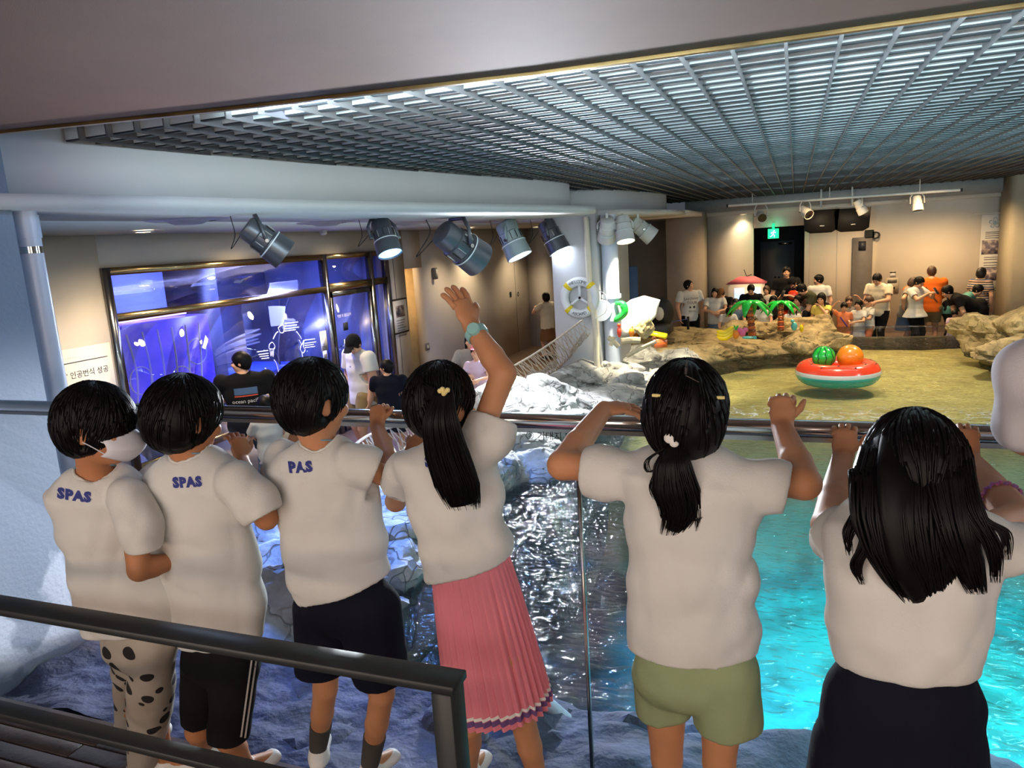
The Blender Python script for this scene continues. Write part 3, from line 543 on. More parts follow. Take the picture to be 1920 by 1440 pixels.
def watermat():
    m = bpy.data.materials.new('water'); m.use_nodes = True; nt = m.node_tree; N = nt.nodes; L = nt.links; N.remove(N['Principled BSDF']); out = N['Material Output']
    tc = N.new('ShaderNodeTexCoord'); mp = N.new('ShaderNodeMapping'); mp.inputs['Scale'].default_value = (0.9, 1.6, 1); mp.inputs['Rotation'].default_value = (0, 0, 0.35); L.new(tc.outputs['Object'], mp.inputs[0])
    nz = N.new('ShaderNodeTexNoise'); nz.inputs['Scale'].default_value = 9.0; nz.inputs['Detail'].default_value = 1.0; nz.inputs['Distortion'].default_value = 0.8; L.new(mp.outputs[0], nz.inputs['Vector'])
    bp = N.new('ShaderNodeBump'); bp.inputs['Strength'].default_value = 0.85; bp.inputs['Distance'].default_value = 0.06; L.new(nz.outputs['Fac'], bp.inputs['Height'])
    t = N.new('ShaderNodeBsdfTransparent'); t.inputs[0].default_value = (0.86, 0.95, 0.96, 1); g = N.new('ShaderNodeBsdfGlossy'); g.distribution = 'BECKMANN'; g.inputs['Roughness'].default_value = 0.11; L.new(bp.outputs[0], g.inputs['Normal'])
    fr = N.new('ShaderNodeFresnel'); fr.inputs[0].default_value = 1.33; L.new(bp.outputs[0], fr.inputs['Normal']); mx = N.new('ShaderNodeMixShader'); fm = N.new('ShaderNodeMath'); fm.operation = 'MULTIPLY'; fm.inputs[1].default_value = 0.6; L.new(fr.outputs[0], fm.inputs[0]); L.new(fm.outputs[0], mx.inputs[0]); L.new(t.outputs[0], mx.inputs[1]); L.new(g.outputs[0], mx.inputs[2])
    # foam where the wave runs onto the shallow shelf
    sp = N.new('ShaderNodeSeparateXYZ'); L.new(tc.outputs['Object'], sp.inputs[0]); f = N.new('ShaderNodeTexNoise'); f.inputs['Scale'].default_value = 3.4; f.inputs['Detail'].default_value = 6; f.inputs['Distortion'].default_value = 1.2; L.new(tc.outputs['Object'], f.inputs['Vector'])
    ab = N.new('ShaderNodeMath'); ab.operation = 'SUBTRACT'; ab.inputs[1].default_value = 0.5; L.new(f.outputs['Fac'], ab.inputs[0]); a2 = N.new('ShaderNodeMath'); a2.operation = 'ABSOLUTE'; L.new(ab.outputs[0], a2.inputs[0]); ln = N.new('ShaderNodeMapRange'); ln.inputs[1].default_value = 0.0; ln.inputs[2].default_value = 0.03; ln.inputs[3].default_value = 1; ln.inputs[4].default_value = 0; L.new(a2.outputs[0], ln.inputs[0])
    y1 = N.new('ShaderNodeMath'); y1.operation = 'SUBTRACT'; y1.inputs[1].default_value = 9.2; L.new(sp.outputs['Y'], y1.inputs[0]); y2 = N.new('ShaderNodeMath'); y2.operation = 'ABSOLUTE'; L.new(y1.outputs[0], y2.inputs[0]); ym = N.new('ShaderNodeMapRange'); ym.inputs[1].default_value = 0.3; ym.inputs[2].default_value = 0.95; ym.inputs[3].default_value = 0.75; ym.inputs[4].default_value = 0; L.new(y2.outputs[0], ym.inputs[0])
    mu = N.new('ShaderNodeMath'); mu.operation = 'MULTIPLY'; L.new(ln.outputs[0], mu.inputs[0]); L.new(ym.outputs[0], mu.inputs[1]); df = N.new('ShaderNodeBsdfDiffuse'); df.inputs[0].default_value = (0.8, 0.8, 0.76, 1); m2 = N.new('ShaderNodeMixShader'); L.new(mu.outputs[0], m2.inputs[0]); L.new(mx.outputs[0], m2.inputs[1]); L.new(df.outputs[0], m2.inputs[2]); L.new(m2.outputs[0], out.inputs[0])
    MATS['water'] = m
watermat()
def wz(X, Y):
    P = np.stack([X*1.0, Y*1.3, 0*X], -1); return WZ+fbm(P*1.6, 3, 3)*0.012*(0.5+0.5*fl_(3, 6, Y))+0.006*np.sin(Y*9+X*3+3*vnoise(P, 2))*(fl_(8, 9, Y)*(1-fl_(10, 11, Y)))
wo = put('pool_water', gridmesh(-4.0, 6.0, 2.6, 16.28, 200, 300, wz).mesh('pool_water', MATS['water'], True), label='pool water, dark and glittering near, turquoise at right, sandy at the far end', cat='water', kind='stuff')
# ---- boulders
import bmesh
ICO = {}
def ico(s):
    if s not in ICO:
        b = bmesh.new(); bmesh.ops.create_icosphere(b, subdivisions=s, radius=1.0); ICO[s] = (np.array([tuple(v.co) for v in b.verts]), [tuple(v.index for v in f.verts) for f in b.faces]); b.free()
    return ICO[s]
def boulder(mb, c, r, seed, s=5, rz=0.0, strat=0.0):
    V, F = ico(s); rs = np.random.RandomState(seed); V = V/np.linalg.norm(V, axis=1)[:, None]; n = rs.randn(16, 3); n /= np.linalg.norm(n, axis=1)[:, None]; h = rs.uniform(0.62, 1.0, 16)
    q = np.maximum(V@n.T, 0.02); k = h/q; R = -np.log(np.exp(-k*14).sum(1))/14; R = np.clip(R, 0.45, 1.25); P = V*R[:, None]; d1, d2, ix = voro(P*1.0, rs.uniform(-1, 1, (14, 3))); cr = np.clip((d2-d1)/0.07, 0, 1)
    P = P*(1+0.10*fbm(P*2.2+seed, 4, seed)[:, None]+0.035*fbm(P*7+seed, 3, seed+5)[:, None]+((cr-1)*0.075)[:, None]+(rs.uniform(-0.06, 0.06, 14)[ix])[:, None])
    if strat: P[:, 2] += strat*(np.round(P[:, 2]*5)/5-P[:, 2])
    P = P*np.array(r); a = math.cos(rz), math.sin(rz); P = np.stack([P[:, 0]*a[0]-P[:, 1]*a[1], P[:, 0]*a[1]+P[:, 1]*a[0], P[:, 2]], 1); return mb.add(P+np.array(c), F)
RB1 = thing('rock_bank', (-3.1, 8.0, -1.1), 'pale rock bank lit white and blue between the rope net and the pool', 'rocks')
RB2 = thing('rock_bank', (-0.8, 15.2, -1.1), 'sandy rock bank at the far edge of the pool with toys on it', 'rocks')
RB3 = thing('rock_ledge', (-1.0, 2.7, -1.1), 'dark rock ledge right behind the foot of the glass', 'rocks')
RB4 = thing('rock_bank', (4.6, 15.5, -1.1), 'sandy rock at the far right corner of the pool', 'rocks')
def rocks(par, lst, m, s0=1):
    for i, q in enumerate(lst):
        px, py, z, rx, ry, rz_ = q[:6]; p = atz(px, py, z); mb = MB(); boulder(mb, (p[0], p[1], z-rz_*0.35-(0.09 if par is RB2 else 0)), (rx, ry, rz_), s0+i*7, 5 if max(rx, ry) > 0.38 else 4, rz=(i*1.3) % 3, strat=0.5 if i % 3 == 0 else 0); part('boulder', mb, MATS[m], par, auto=32)
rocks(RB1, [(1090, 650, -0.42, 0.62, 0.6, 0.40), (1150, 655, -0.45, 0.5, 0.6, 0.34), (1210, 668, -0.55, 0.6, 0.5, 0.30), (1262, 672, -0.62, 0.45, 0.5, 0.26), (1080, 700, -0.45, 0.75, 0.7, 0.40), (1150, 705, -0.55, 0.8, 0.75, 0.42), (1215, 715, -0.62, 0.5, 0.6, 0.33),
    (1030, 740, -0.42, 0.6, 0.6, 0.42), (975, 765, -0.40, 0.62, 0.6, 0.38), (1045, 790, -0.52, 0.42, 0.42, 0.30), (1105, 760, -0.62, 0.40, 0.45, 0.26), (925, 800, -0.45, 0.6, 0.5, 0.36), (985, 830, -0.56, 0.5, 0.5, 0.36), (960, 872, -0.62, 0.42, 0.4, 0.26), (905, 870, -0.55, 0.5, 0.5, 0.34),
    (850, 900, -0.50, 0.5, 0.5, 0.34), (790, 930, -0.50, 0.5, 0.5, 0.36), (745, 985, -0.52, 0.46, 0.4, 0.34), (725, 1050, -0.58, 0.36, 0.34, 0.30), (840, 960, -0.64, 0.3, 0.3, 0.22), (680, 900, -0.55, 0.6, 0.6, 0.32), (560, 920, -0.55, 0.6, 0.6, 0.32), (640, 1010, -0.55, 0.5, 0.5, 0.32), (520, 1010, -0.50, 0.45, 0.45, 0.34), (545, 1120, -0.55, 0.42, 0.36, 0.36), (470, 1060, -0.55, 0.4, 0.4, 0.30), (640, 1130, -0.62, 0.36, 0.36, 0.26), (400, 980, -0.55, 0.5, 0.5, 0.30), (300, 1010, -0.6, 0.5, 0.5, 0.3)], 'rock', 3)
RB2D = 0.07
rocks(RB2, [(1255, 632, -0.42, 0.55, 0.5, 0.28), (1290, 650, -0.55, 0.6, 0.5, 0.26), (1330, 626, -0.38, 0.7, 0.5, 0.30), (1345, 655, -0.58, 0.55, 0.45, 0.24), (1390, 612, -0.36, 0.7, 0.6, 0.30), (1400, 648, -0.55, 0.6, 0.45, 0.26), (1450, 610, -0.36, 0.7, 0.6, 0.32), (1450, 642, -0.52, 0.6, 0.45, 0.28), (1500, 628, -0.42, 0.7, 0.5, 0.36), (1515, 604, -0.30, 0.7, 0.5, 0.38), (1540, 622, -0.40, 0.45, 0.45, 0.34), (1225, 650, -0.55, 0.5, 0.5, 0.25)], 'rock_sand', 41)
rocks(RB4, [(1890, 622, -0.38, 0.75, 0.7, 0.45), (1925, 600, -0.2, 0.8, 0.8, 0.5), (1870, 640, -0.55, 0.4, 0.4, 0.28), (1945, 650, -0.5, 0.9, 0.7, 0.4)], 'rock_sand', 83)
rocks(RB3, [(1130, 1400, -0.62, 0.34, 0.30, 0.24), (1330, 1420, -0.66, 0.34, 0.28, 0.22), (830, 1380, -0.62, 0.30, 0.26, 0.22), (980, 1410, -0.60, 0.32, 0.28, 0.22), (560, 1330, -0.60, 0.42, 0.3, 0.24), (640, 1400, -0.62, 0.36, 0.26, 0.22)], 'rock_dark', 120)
def ledge(X, Y):
    P = np.stack([X, Y, 0*X], -1); e = 3.02+0.10*np.sin(X*2.1)+0.12*vnoise(P*1.7, 8); return -0.47-0.06*(Y-2.1)+fbm(P*1.6, 4, 9)*0.05+0.02*fbm(P*7, 3, 4)-fl_(-0.14, 0.16, Y-e)*1.3
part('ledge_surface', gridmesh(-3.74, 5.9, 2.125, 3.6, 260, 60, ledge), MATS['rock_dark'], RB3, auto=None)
def bank(X, Y):
    P = np.stack([X, Y, 0*X], -1); xw = np.interp(Y, [2.9, 3.4, 4.1, 5.0, 6.1, 6.7, 9.2, 10.5, 13.2, 15, 17], [-2.55, -2.6, -2.5, -2.9, -2.75, -2.4, -2.3, -1.9, -1.4, -0.6, 0.6]); d = X-xw; return np.where(d > 0, np.maximum(-0.75-d*7, -2.6), -0.72+np.minimum(-d, 0.5)*0.35)+fbm(P*1.8, 4, 12)*0.06
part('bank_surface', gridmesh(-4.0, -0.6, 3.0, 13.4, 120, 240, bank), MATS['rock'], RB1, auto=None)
def fbank(X, Y):
    P = np.stack([X, Y, 0*X], -1); yw = np.interp(X, [-2.8, -1.4, -0.46, 0.6, 1.0], [12.4, 13.2, 14.7, 15.7, 16.2]); d = Y-yw; return np.where(d < 0, -0.75+d*1.4, -0.72+np.minimum(d, 0.8)*0.30)+fbm(P*1.8, 4, 15)*0.06
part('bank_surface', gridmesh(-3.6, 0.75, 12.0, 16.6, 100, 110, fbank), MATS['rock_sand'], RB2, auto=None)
# pool walls
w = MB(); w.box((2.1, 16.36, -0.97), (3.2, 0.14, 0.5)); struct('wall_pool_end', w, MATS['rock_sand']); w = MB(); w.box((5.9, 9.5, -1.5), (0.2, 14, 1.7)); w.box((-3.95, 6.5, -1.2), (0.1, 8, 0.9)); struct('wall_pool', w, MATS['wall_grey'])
pgl = MB(); pgl.box((2.1, 16.36, -0.62), (3.0, 0.04, 0.24)); part('glass_parapet', pgl, MATS['glass_pool'], None, False, label='low clear glass parapet at the far edge of the pool', cat='glass panel')
# caps on the walls
# rope net
NT = thing('rope_net', (-3.5, 8.0, -0.75), 'slack rope net sloping down along the rocks from the column', 'net')
mat('rope', (196, 180, 160), 0.9, var=0.15, vs=30, bump=0.5, bs=120)
top = bez([at(1092, 600, 10.85), atz(1045, 635, 0.15), atz(1000, 665, 0.0), atz(950, 694, -0.12), atz(885, 735, -0.22), atz(790, 782, -0.24), atz(700, 812, -0.24), atz(640, 850, -0.24), atz(540, 890, -0.24)], 14)
bot = bez([at(1096, 622, 10.85), atz(1058, 675, -0.28), atz(1030, 705, -0.40), atz(985, 735, -0.48), atz(905, 775, -0.56), atz(810, 830, -0.60), atz(720, 880, -0.62), atz(660, 905, -0.62), atz(560, 960, -0.62)], 14)
tm_ = MB(); tm_.tube(top, 0.016, 8); part('top_rope', tm_, MATS['rope'], NT, auto=None); tm_ = MB(); tm_.tube(bot, 0.014, 8); part('bottom_rope', tm_, MATS['rope'], NT, auto=None)
nm = MB(); K = 64; rs = np.random.RandomState(7)
def netp(s, t):
    i = s*(len(top)-1); a = int(min(i, len(top)-2)); f = i-a; A_ = top[a]*(1-f)+top[a+1]*f; B_ = bot[a]*(1-f)+bot[a+1]*f; return A_*(1-t)+B_*t+np.array([0.10, 0.02, -0.10])*math.sin(t*math.pi)
for sg in (1, -1):
    for k in range(-14, K+14):
        P = []
        for j in range(9):
            t = j/8; s = (k+sg*t*2.2+(0.16*math.sin(k*1.7+j)))/K
            if 0 <= s <= 1: P.append(netp(s, t)+rs.randn(3)*0.006)
        if len(P) > 2: nm.tube(np.array(P), 0.0068, 5)
part('netting', nm, MATS['rope'], NT, auto=None, kind='stuff')
# ------------------------------------------------------------------ materials for people
for nm, c in (('skin', (196, 140, 102)), ('skin_light', (222, 172, 140)), ('skin_tan', (184, 126, 88))):
    mat(nm, c, 0.55, var=0.05, vs=14, sss=0.06, spec=0.35)
mat('hair_black', (9, 8, 10), 0.48, var=0.3, vs=30, spec=0.2); mat('hair_dark', (26, 20, 19), 0.45, var=0.3, vs=30); mat('hair_brown', (66, 44, 32), 0.5, var=0.25, vs=30)
def cloth(n, c, **k): return mat('cloth_'+n, c, k.pop('rough', 0.9), var=k.pop('var', 0.04), vs=5, bump=k.pop('bump', 0.12), bs=k.pop('bs', 260), spec=0.2, **k)
cloth('white', (216, 217, 214)); cloth('cream', (222, 212, 190)); cloth('navy', (17, 20, 34)); cloth('black', (20, 20, 23)); cloth('pink', (222, 132, 146)); cloth('sage', (146, 160, 122))
cloth('orange', (232, 110, 35)); cloth('coral', (240, 140, 95)); cloth('olive', (72, 74, 52)); cloth('denim', (92, 112, 138)); cloth('khaki', (140, 122, 84)); cloth('grey', (138, 134, 130)); cloth('yellow', (222, 205, 105))
cloth('lilac', (205, 180, 200)); cloth('teal', (92, 150, 140)); cloth('red', (226, 76, 40)); cloth('brown', (120, 84, 56)); cloth('violet', (88, 70, 150)); cloth('purple_trim', (110, 80, 130)); cloth('sock_grey', (78, 76, 74)); cloth('offwhite', (206, 204, 210))
mat('ink_blue', (52, 62, 138), 0.8, var=0); mat('ink_black', (28, 26, 26), 0.8, var=0); mat('ink_white', (232, 230, 226), 0.8, var=0); mat('ink_red', (200, 80, 60), 0.8, var=0); mat('shoe_white', (225, 224, 220), 0.6); mat('shoe_dark', (38, 36, 38), 0.6)
mat('eye_dark', (20, 14, 12), 0.2, var=0); mat('eye_white', (225, 222, 216), 0.2, var=0); mat('mask_white', (214, 216, 226), 0.8, bump=0.05); mat('watch_mint', (150, 205, 205), 0.4, var=0); mat('cord_blue', (120, 150, 165), 0.6, var=0)
mat('bead_pink', (205, 110, 150), 0.4, col2=(150, 110, 190), vs=80); mat('clip_yellow', (238, 222, 150), 0.35, var=0); mat('tape_black', (18, 18, 20), 0.5)
mat('parting', (92, 80, 76), 0.7, var=0); mat('lip', (176, 96, 84), 0.5, var=0)
def spotcloth(name, base, dark, scale, thr, dark2=None):
    m = mat('cloth_'+name, base, 0.9, var=0.05, vs=5); nt = m.node_tree; N = nt.nodes; L = nt.links; tc = [n for n in N if n.type == 'TEX_COORD'][0]
    v = N.new('ShaderNodeTexVoronoi'); v.inputs['Scale'].default_value = scale; v.inputs['Randomness'].default_value = 0.75; L.new(tc.outputs['Object'], v.inputs['Vector'])
    lt = N.new('ShaderNodeMath'); lt.operation = 'LESS_THAN'; lt.inputs[1].default_value = thr; L.new(v.outputs['Distance'], lt.inputs[0])
    mx = N.new('ShaderNodeMixRGB'); b = N['Principled BSDF']; src = b.inputs['Base Color'].links[0].from_socket; L.new(lt.outputs[0], mx.inputs[0]); L.new(src, mx.inputs[1]); mx.inputs[2].default_value = (*lin(dark), 1)
    o = mx.outputs[0]
    if dark2:
        v2 = N.new('ShaderNodeTexVoronoi'); v2.inputs['Scale'].default_value = scale*0.8; L.new(tc.outputs['Object'], v2.inputs['Vector']); l2 = N.new('ShaderNodeMath'); l2.operation = 'LESS_THAN'; l2.inputs[1].default_value = thr*0.85; L.new(v2.outputs['Distance'], l2.inputs[0])
        m2 = N.new('ShaderNodeMixRGB'); L.new(l2.outputs[0], m2.inputs[0]); L.new(o, m2.inputs[1]); m2.inputs[2].default_value = (*lin(dark2), 1); o = m2.outputs[0]
    L.new(o, b.inputs['Base Color'])
spotcloth('blotched', (168, 160, 148), (26, 24, 26), 13, 0.30); spotcloth('floral', (56, 50, 48), (150, 140, 128), 62, 0.36, (96, 64, 74))
def stripecloth(name, cols, scale):
    m = mat('cloth_'+name, cols[0], 0.9, var=0); nt = m.node_tree; N = nt.nodes; L = nt.links; tc = [n for n in N if n.type == 'TEX_COORD'][0]; sp = N.new('ShaderNodeSeparateXYZ'); L.new(tc.outputs['Object'], sp.inputs[0])
    mu = N.new('ShaderNodeMath'); mu.operation = 'MULTIPLY'; mu.inputs[1].default_value = scale; L.new(sp.outputs['Z'], mu.inputs[0]); fr = N.new('ShaderNodeMath'); fr.operation = 'FRACT'; L.new(mu.outputs[0], fr.inputs[0])
    rp = N.new('ShaderNodeValToRGB'); rp.color_ramp.interpolation = 'CONSTANT'; L.new(fr.outputs[0], rp.inputs[0]); e = rp.color_ramp.elements; e[0].color = (*lin(cols[0]), 1); e[1].position = 1/len(cols); e[1].color = (*lin(cols[1]), 1)
    for i, c in enumerate(cols[2:]): q = e.new((i+2)/len(cols)); q.color = (*lin(c), 1)
    L.new(rp.outputs[0], N['Principled BSDF'].inputs['Base Color'])
stripecloth('striped', [(70, 84, 118), (196, 176, 150), (60, 44, 48), (180, 150, 130), (70, 84, 118), (210, 196, 170)], 7)
U5 = nrm((0.95, 0.30, 0)); V5 = nrm((-0.30, 0.95, 0))
def bvh(me): return BVHTree.FromPolygons([tuple(v.co) for v in me.vertices], [tuple(p.vertices) for p in me.polygons])
def wrap(mb, tree, dirv, off=0.0015, lift=0.12):
    V = np.concatenate(mb.v); dirv = nrm(dirv); out = []
    for p in V:
        h = tree.ray_cast(Vector(p-dirv*lift), Vector(dirv)); out.append(np.array(h[0])-dirv*off if h[0] is not None else p)
    m2 = MB(); m2.add(out, mb.f); return m2
def seg(P, w, t): return (np.asarray(P, float), w, t)
def bundle(mb, pts, w, ratio, n, seed, r=0.0028, u=U5, v=V5, core=0.8, tip=0.2, wave=0.004, lo=0.0):
    rs = np.random.RandomState(seed); C = bez(pts, 6); m = len(C); tt = np.linspace(0, 1, m); W = np.interp(tt, np.linspace(0, 1, len(w)), w)
    if core: mb.tube(C[:int(m*0.93)], np.maximum(W[:int(m*0.93)]*core, 0.002), 12, up=v, flat=ratio)
    for i in range(n):
        a = rs.uniform(0, 2*np.pi); q = rs.uniform(core, 1.04) if core else math.sqrt(rs.rand()); e = rs.uniform(1-tip, 1.0); s0 = rs.uniform(0, lo) if lo else 0
        k = slice(int(s0*m), max(int(e*m), int(s0*m)+3)); tk = tt[k]; ph = rs.uniform(0, 6); wv = wave*np.sin(tk*rs.uniform(4, 9)+ph)*tk
        P = C[k]+np.outer(W[k]*q*math.cos(a)+wv, u)+np.outer(W[k]*q*math.sin(a)*ratio, v); mb.tube(P, r*np.interp(np.linspace(0, 1, len(P)), [0, 0.7, 1], [1, 0.8, 0.15]), 4)
def armskin(S, a, r, k=0.012):
    for i in range(len(a)-1): S.cap(a[i], a[i+1], r[i], r[i+1], k)
def lower(S, hip, kn, an, toe, sc):
    S.cap(hip, kn, 0.068*sc, 0.046*sc, 0.02); S.cap(kn, kn*0.6+an*0.4, 0.045*sc, 0.043*sc, 0.01); S.cap(kn*0.6+an*0.4, an, 0.043*sc, 0.028*sc, 0.01); S.cap(an, an+nrm(toe)*0.12*sc-np.array([0, 0, 0.035]), 0.03*sc, 0.022*sc, 0.01)
def shoe(an, toe, sc, sole=True):
    t = nrm((toe[0], toe[1], 0)); s = np.array([t[1], -t[0], 0]); z = np.array([0, 0, 1.]); o = np.array([an[0], an[1], 0.0]); S = None; b = np.array([an[0], an[1], an[2]-0.07*sc])
    S = SDF(b-0.22*sc, b+0.24*sc, 0.012*sc); S.slab(b-t*0.045*sc+z*0.035*sc, b+t*0.13*sc+z*0.022*sc, 0.036*sc, 0.032*sc, 0.042*sc, 0.028*sc, s, 0.02); S.cap(b+z*0.03*sc, b+z*0.075*sc, 0.042*sc, 0.036*sc, 0.02); S.plane(b+z*0.001, -z); return S.mb()
def sleeve_end(S, p, d, r):
    """open the sleeve: recess its end a little"""
    S.cap(p-nrm(d)*0.012, p+nrm(d)*0.03, r, r, 0.004, cut=True)
def garment(secs, u, sleeves, hem, neck, h, folds, seed, lo=None, hi=None, dirs=None, ffreq=22):
    pts = np.array([q[0] for q in secs]+[q[0] for s in sleeves for q in s]); m = max(max(q[1] for q in secs), 0.08)+0.03
    S = SDF(pts.min(0)-m, pts.max(0)+m, h); S.chain(secs, u, 0.03)
    for sl in sleeves:
        for (A, ra), (B, rb) in zip(sl[:-1], sl[1:]): S.cap(A, B, ra, rb, 0.022)
    if folds: S.fold(folds, ffreq, seed, dirs)
    for sl in sleeves:
        (A, ra), (B, rb) = sl[-2], sl[-1]; d = nrm(B-A); c = B; X = SDF(c-0.001, c+0.001, h)
        # flat cut at the cuff, done locally
        sq, x, y, z = S.sub(c-rb*1.9, c+rb*1.9+0); F = S.F[sq]; q = (x-c[0])*d[0]+(y-c[1])*d[1]+(z-c[2])*d[2]; rr = np.sqrt((x-c[0])**2+(y-c[1])**2+(z-c[2])**2)
        S.F[sq] = np.where(rr < rb*1.85, np.maximum(F, q), F); S.cap(c-d*0.014, c+d*0.03, rb*0.80, rb*0.80, 0.003, cut=True)
    for (p, n) in hem: S.plane(p, n)
    for (a, b, r) in neck: S.cap(a, b, r, r, 0.008, cut=True)
    return S
def hemn(p1, p2, f=V5):
    n = np.cross(p2-p1, f); n = nrm(n); return n if n[2] < 0 else -n
def cord_ring(c, r, u, v, n=40): a = np.linspace(0, 2*np.pi, n, endpoint=False); return np.array([c+u*r[0]*math.cos(t)+v*r[1]*math.sin(t) for t in a])
def A(px, py, Y): return aty(px, py, Y)
FLOOR = -0.15
UP = np.array([0, 0, 1.0])
def kid(label, Yb, head, neckp, shirt, sleeves, hem, arms, hips, legs, bottom, hair, H=0.205, hfw=(0.25, 0.95, -0.1), hup=None, u=U5, yR=0.64, seed=1, shoes='shoe_white', tophem=None, spas=None, lanyard=False, foldamp=0.0052, near=False, skin='skin', ear=True, neckr=0.046, th=1.2, back=-0.36, tilt=0.5, full=0.0, strandn=420, hairmat='hair_black', collar=None):
    """arms: list of dict(pts=[shoulder, elbow, wrist], dir, pn, thumb, curl)   legs: list of (hip, knee, ankle, toe)"""
    v = np.cross(u, (0, 0, 1.)); v = nrm(v)*-1 if v[1] < 0 else nrm(v); v = np.array([-u[1], u[0], 0.]); 
    hc = A(head[0], head[1], head[2]); hf = nrm(hfw); hs = nrm(np.cross(hf, hup if hup is not None else (0, 0, 1))); hu = np.cross(hs, hf); nb = A(*neckp)
    base = np.mean([l[2] for l in legs], 0); base = np.array([base[0], base[1], FLOOR]); R = thing('person', base, label, 'person')
    pts = [hc, nb]+[q for l in legs for q in l[:3]]+[q for a in arms for q in a['pts']]; pts = np.array(pts); 
    S = SDF(pts.min(0)-0.16, pts.max(0)+0.17, 0.0065); headshape(S, hc, hf, hs, hu, H, near); S.cap(hc-hu*0.32*H-hf*0.10*H, nb, 0.20*H, neckr, 0.015)
    sh = [(A(x, y, Y), w*dep(A(x, y, Y))/FPX) for (x, y, Y, w) in shirt]
    S.chain([(p, w*0.74, w*0.74*yR) for p, w in sh[1:]], u, 0.03); tone = MATS[skin]; mbb = MB(); fing = MB()
    for a in arms:
        P = [np.asarray(q, float) for q in a['pts']]; r = a.get('r', (0.036, 0.032, 0.023)); S.cap(sh[1][0]*0.3+P[0]*0.7-UP*0.012, P[0]-UP*0.006, 0.024, r[0]*0.9, 0.01); S.cap(P[0], P[1], r[0]*0.85, r[1], 0.006); mid = P[1]*0.65+P[2]*0.35; S.cap(P[1], mid, r[1]*1.02, r[1]*0.98, 0.008); S.cap(mid, P[2], r[1]*0.98, r[2], 0.008)
        hand(fing, P[2], a['dir'], a['pn'], a.get('L', 0.135), a.get('curl', (25, 30, 25)), a.get('thumb', 1), a.get('spread', 4), 10, a.get('tcurl', 30), S)
    for (hp, kn, an, toe) in legs: lower(S, hp, kn, an, toe, 0.86)
    S.mb(mbb, 2); mbb.add(np.concatenate(fing.v), fing.f); part('body', mbb, tone, R, auto=None)
    for q in (-1, 1):
        eb = MB(); eb.sphere(hc+hs*q*0.14*H+hf*0.355*H+hu*0.02*H, 0.052*H, 12); part('eye', eb, MATS['eye_dark'], R)
    # hair
    HS = SDF(hc-0.22, hc+0.22, 0.006); haircap(HS, hc, hf, hs, hu, H, th, back, True, tilt, full)
    if ear:
        for q in (-1, 1): HS.ell(hc+hs*q*0.40*H-hf*0.02*H-hu*0.12*H, [hf, hu, hs], np.array([0.13, 0.19, 0.12])*H, 0.01, cut=True)
    HS.fold(0.0016, 70, seed, [hu*0.2+hs]); hm = HS.mb(None, 1); hv = np.concatenate(hm.v); tr_ = BVHTree.FromPolygons([tuple(q) for q in hv], hm.f); strands(hm, hc, hf, hs, hu, H, strandn, seed, th*1.005, back, 0.0026, tilt, tree=tr_)
    for fn in hair: fn(hm, hc, hf, hs, hu)
    part('hair', hm, MATS[hairmat], R, auto=None)
    # shirt
    secs = [seg(p, w, w*yR) for p, w in sh]; sl = [[(A(x, y, Y), w*dep(A(x, y, Y))/FPX) for (x, y, Y, w) in s_] for s_ in sleeves]
    p1, p2 = A(*hem[0]), A(*hem[1]); nn = hemn(p1, p2); cl = collar or 1.0
    G = garment(secs, u, sl, [(p1, nn)], [(nb-np.array([0, 0, 0.010]), hc-hu*0.35*H, neckr*1.10*cl)], 0.0065, foldamp, seed, dirs=[u+np.array([0, 0, .55]), u-np.array([0, 0, .6]), u, u*0.8+np.array([0, 0, .9]), u-np.array([0, 0, .2])], ffreq=13)
    sm = G.mb(None, 2).mesh('shirt', MATS['cloth_white'], True); so = put('shirt', sm, R); tree = bvh(sm)
    # collar rib and hem stitch
    cr = MB(); C = nb-np.array([0, 0, 0.002]); dn = nrm(hc-hu*0.35*H-nb); e1 = nrm(u-dn*u.dot(dn)); e2 = np.cross(dn, e1); ring = []
    for t in np.linspace(0, 2*np.pi, 48, endpoint=False):
        d = e1*math.cos(t)+e2*math.sin(t); hpt = tree.ray_cast(Vector(C+dn*0.10+d*neckr*1.16*cl), Vector(-dn)); ring.append(np.array(hpt[0]) if hpt[0] is not None and (np.array(hpt[0])-C).dot(dn) > -0.05 else C+d*neckr*1.16*cl)
    part('collar', cr.tube(np.array(ring), 0.0045, 8, closed=True), MATS['cloth_white'], so, auto=None)
    if spas:
        px, py, sz, ang = spas[:4]; dirv = ray(px, py); h0 = tree.ray_cast(Vector(CAM), Vector(dirv)); 
        if h0[0] is not None:
            o = np.array(h0[0]); ca, sa = math.cos(rad(ang)), math.sin(rad(ang)); xd = u*ca-np.array([0, 0, 1])*sa; t = text_mb(spas[4] if len(spas) > 4 else 'SPAS', sz, o, xd, u*sa+np.array([0, 0, 1.])*ca, 0, bold=0.0026, spacing=1.16)
            part('lettering', wrap(t, tree, nrm(dirv*(1, 1, 0.3))), MATS['ink_blue'], so, label='blue letters printed on the back')
    if lanyard:
        l = MB(); l.tube(cord_ring(nb+np.array([0, 0, 0.012])+v*0.012, (neckr*1.16, neckr*1.30), u, nrm(v+np.array([0, 0, -0.35]))), 0.0028, 6, closed=True); part('lanyard', l, MATS['cord_blue'], R, label='thin grey blue neck cord')
    bottom(R, tree)
    for (hp, kn, an, toe) in legs: part('shoe', shoe(an, toe, 0.84), MATS[shoes], R, auto=None)
    return R, hc, (hf, hs, hu), nb, so
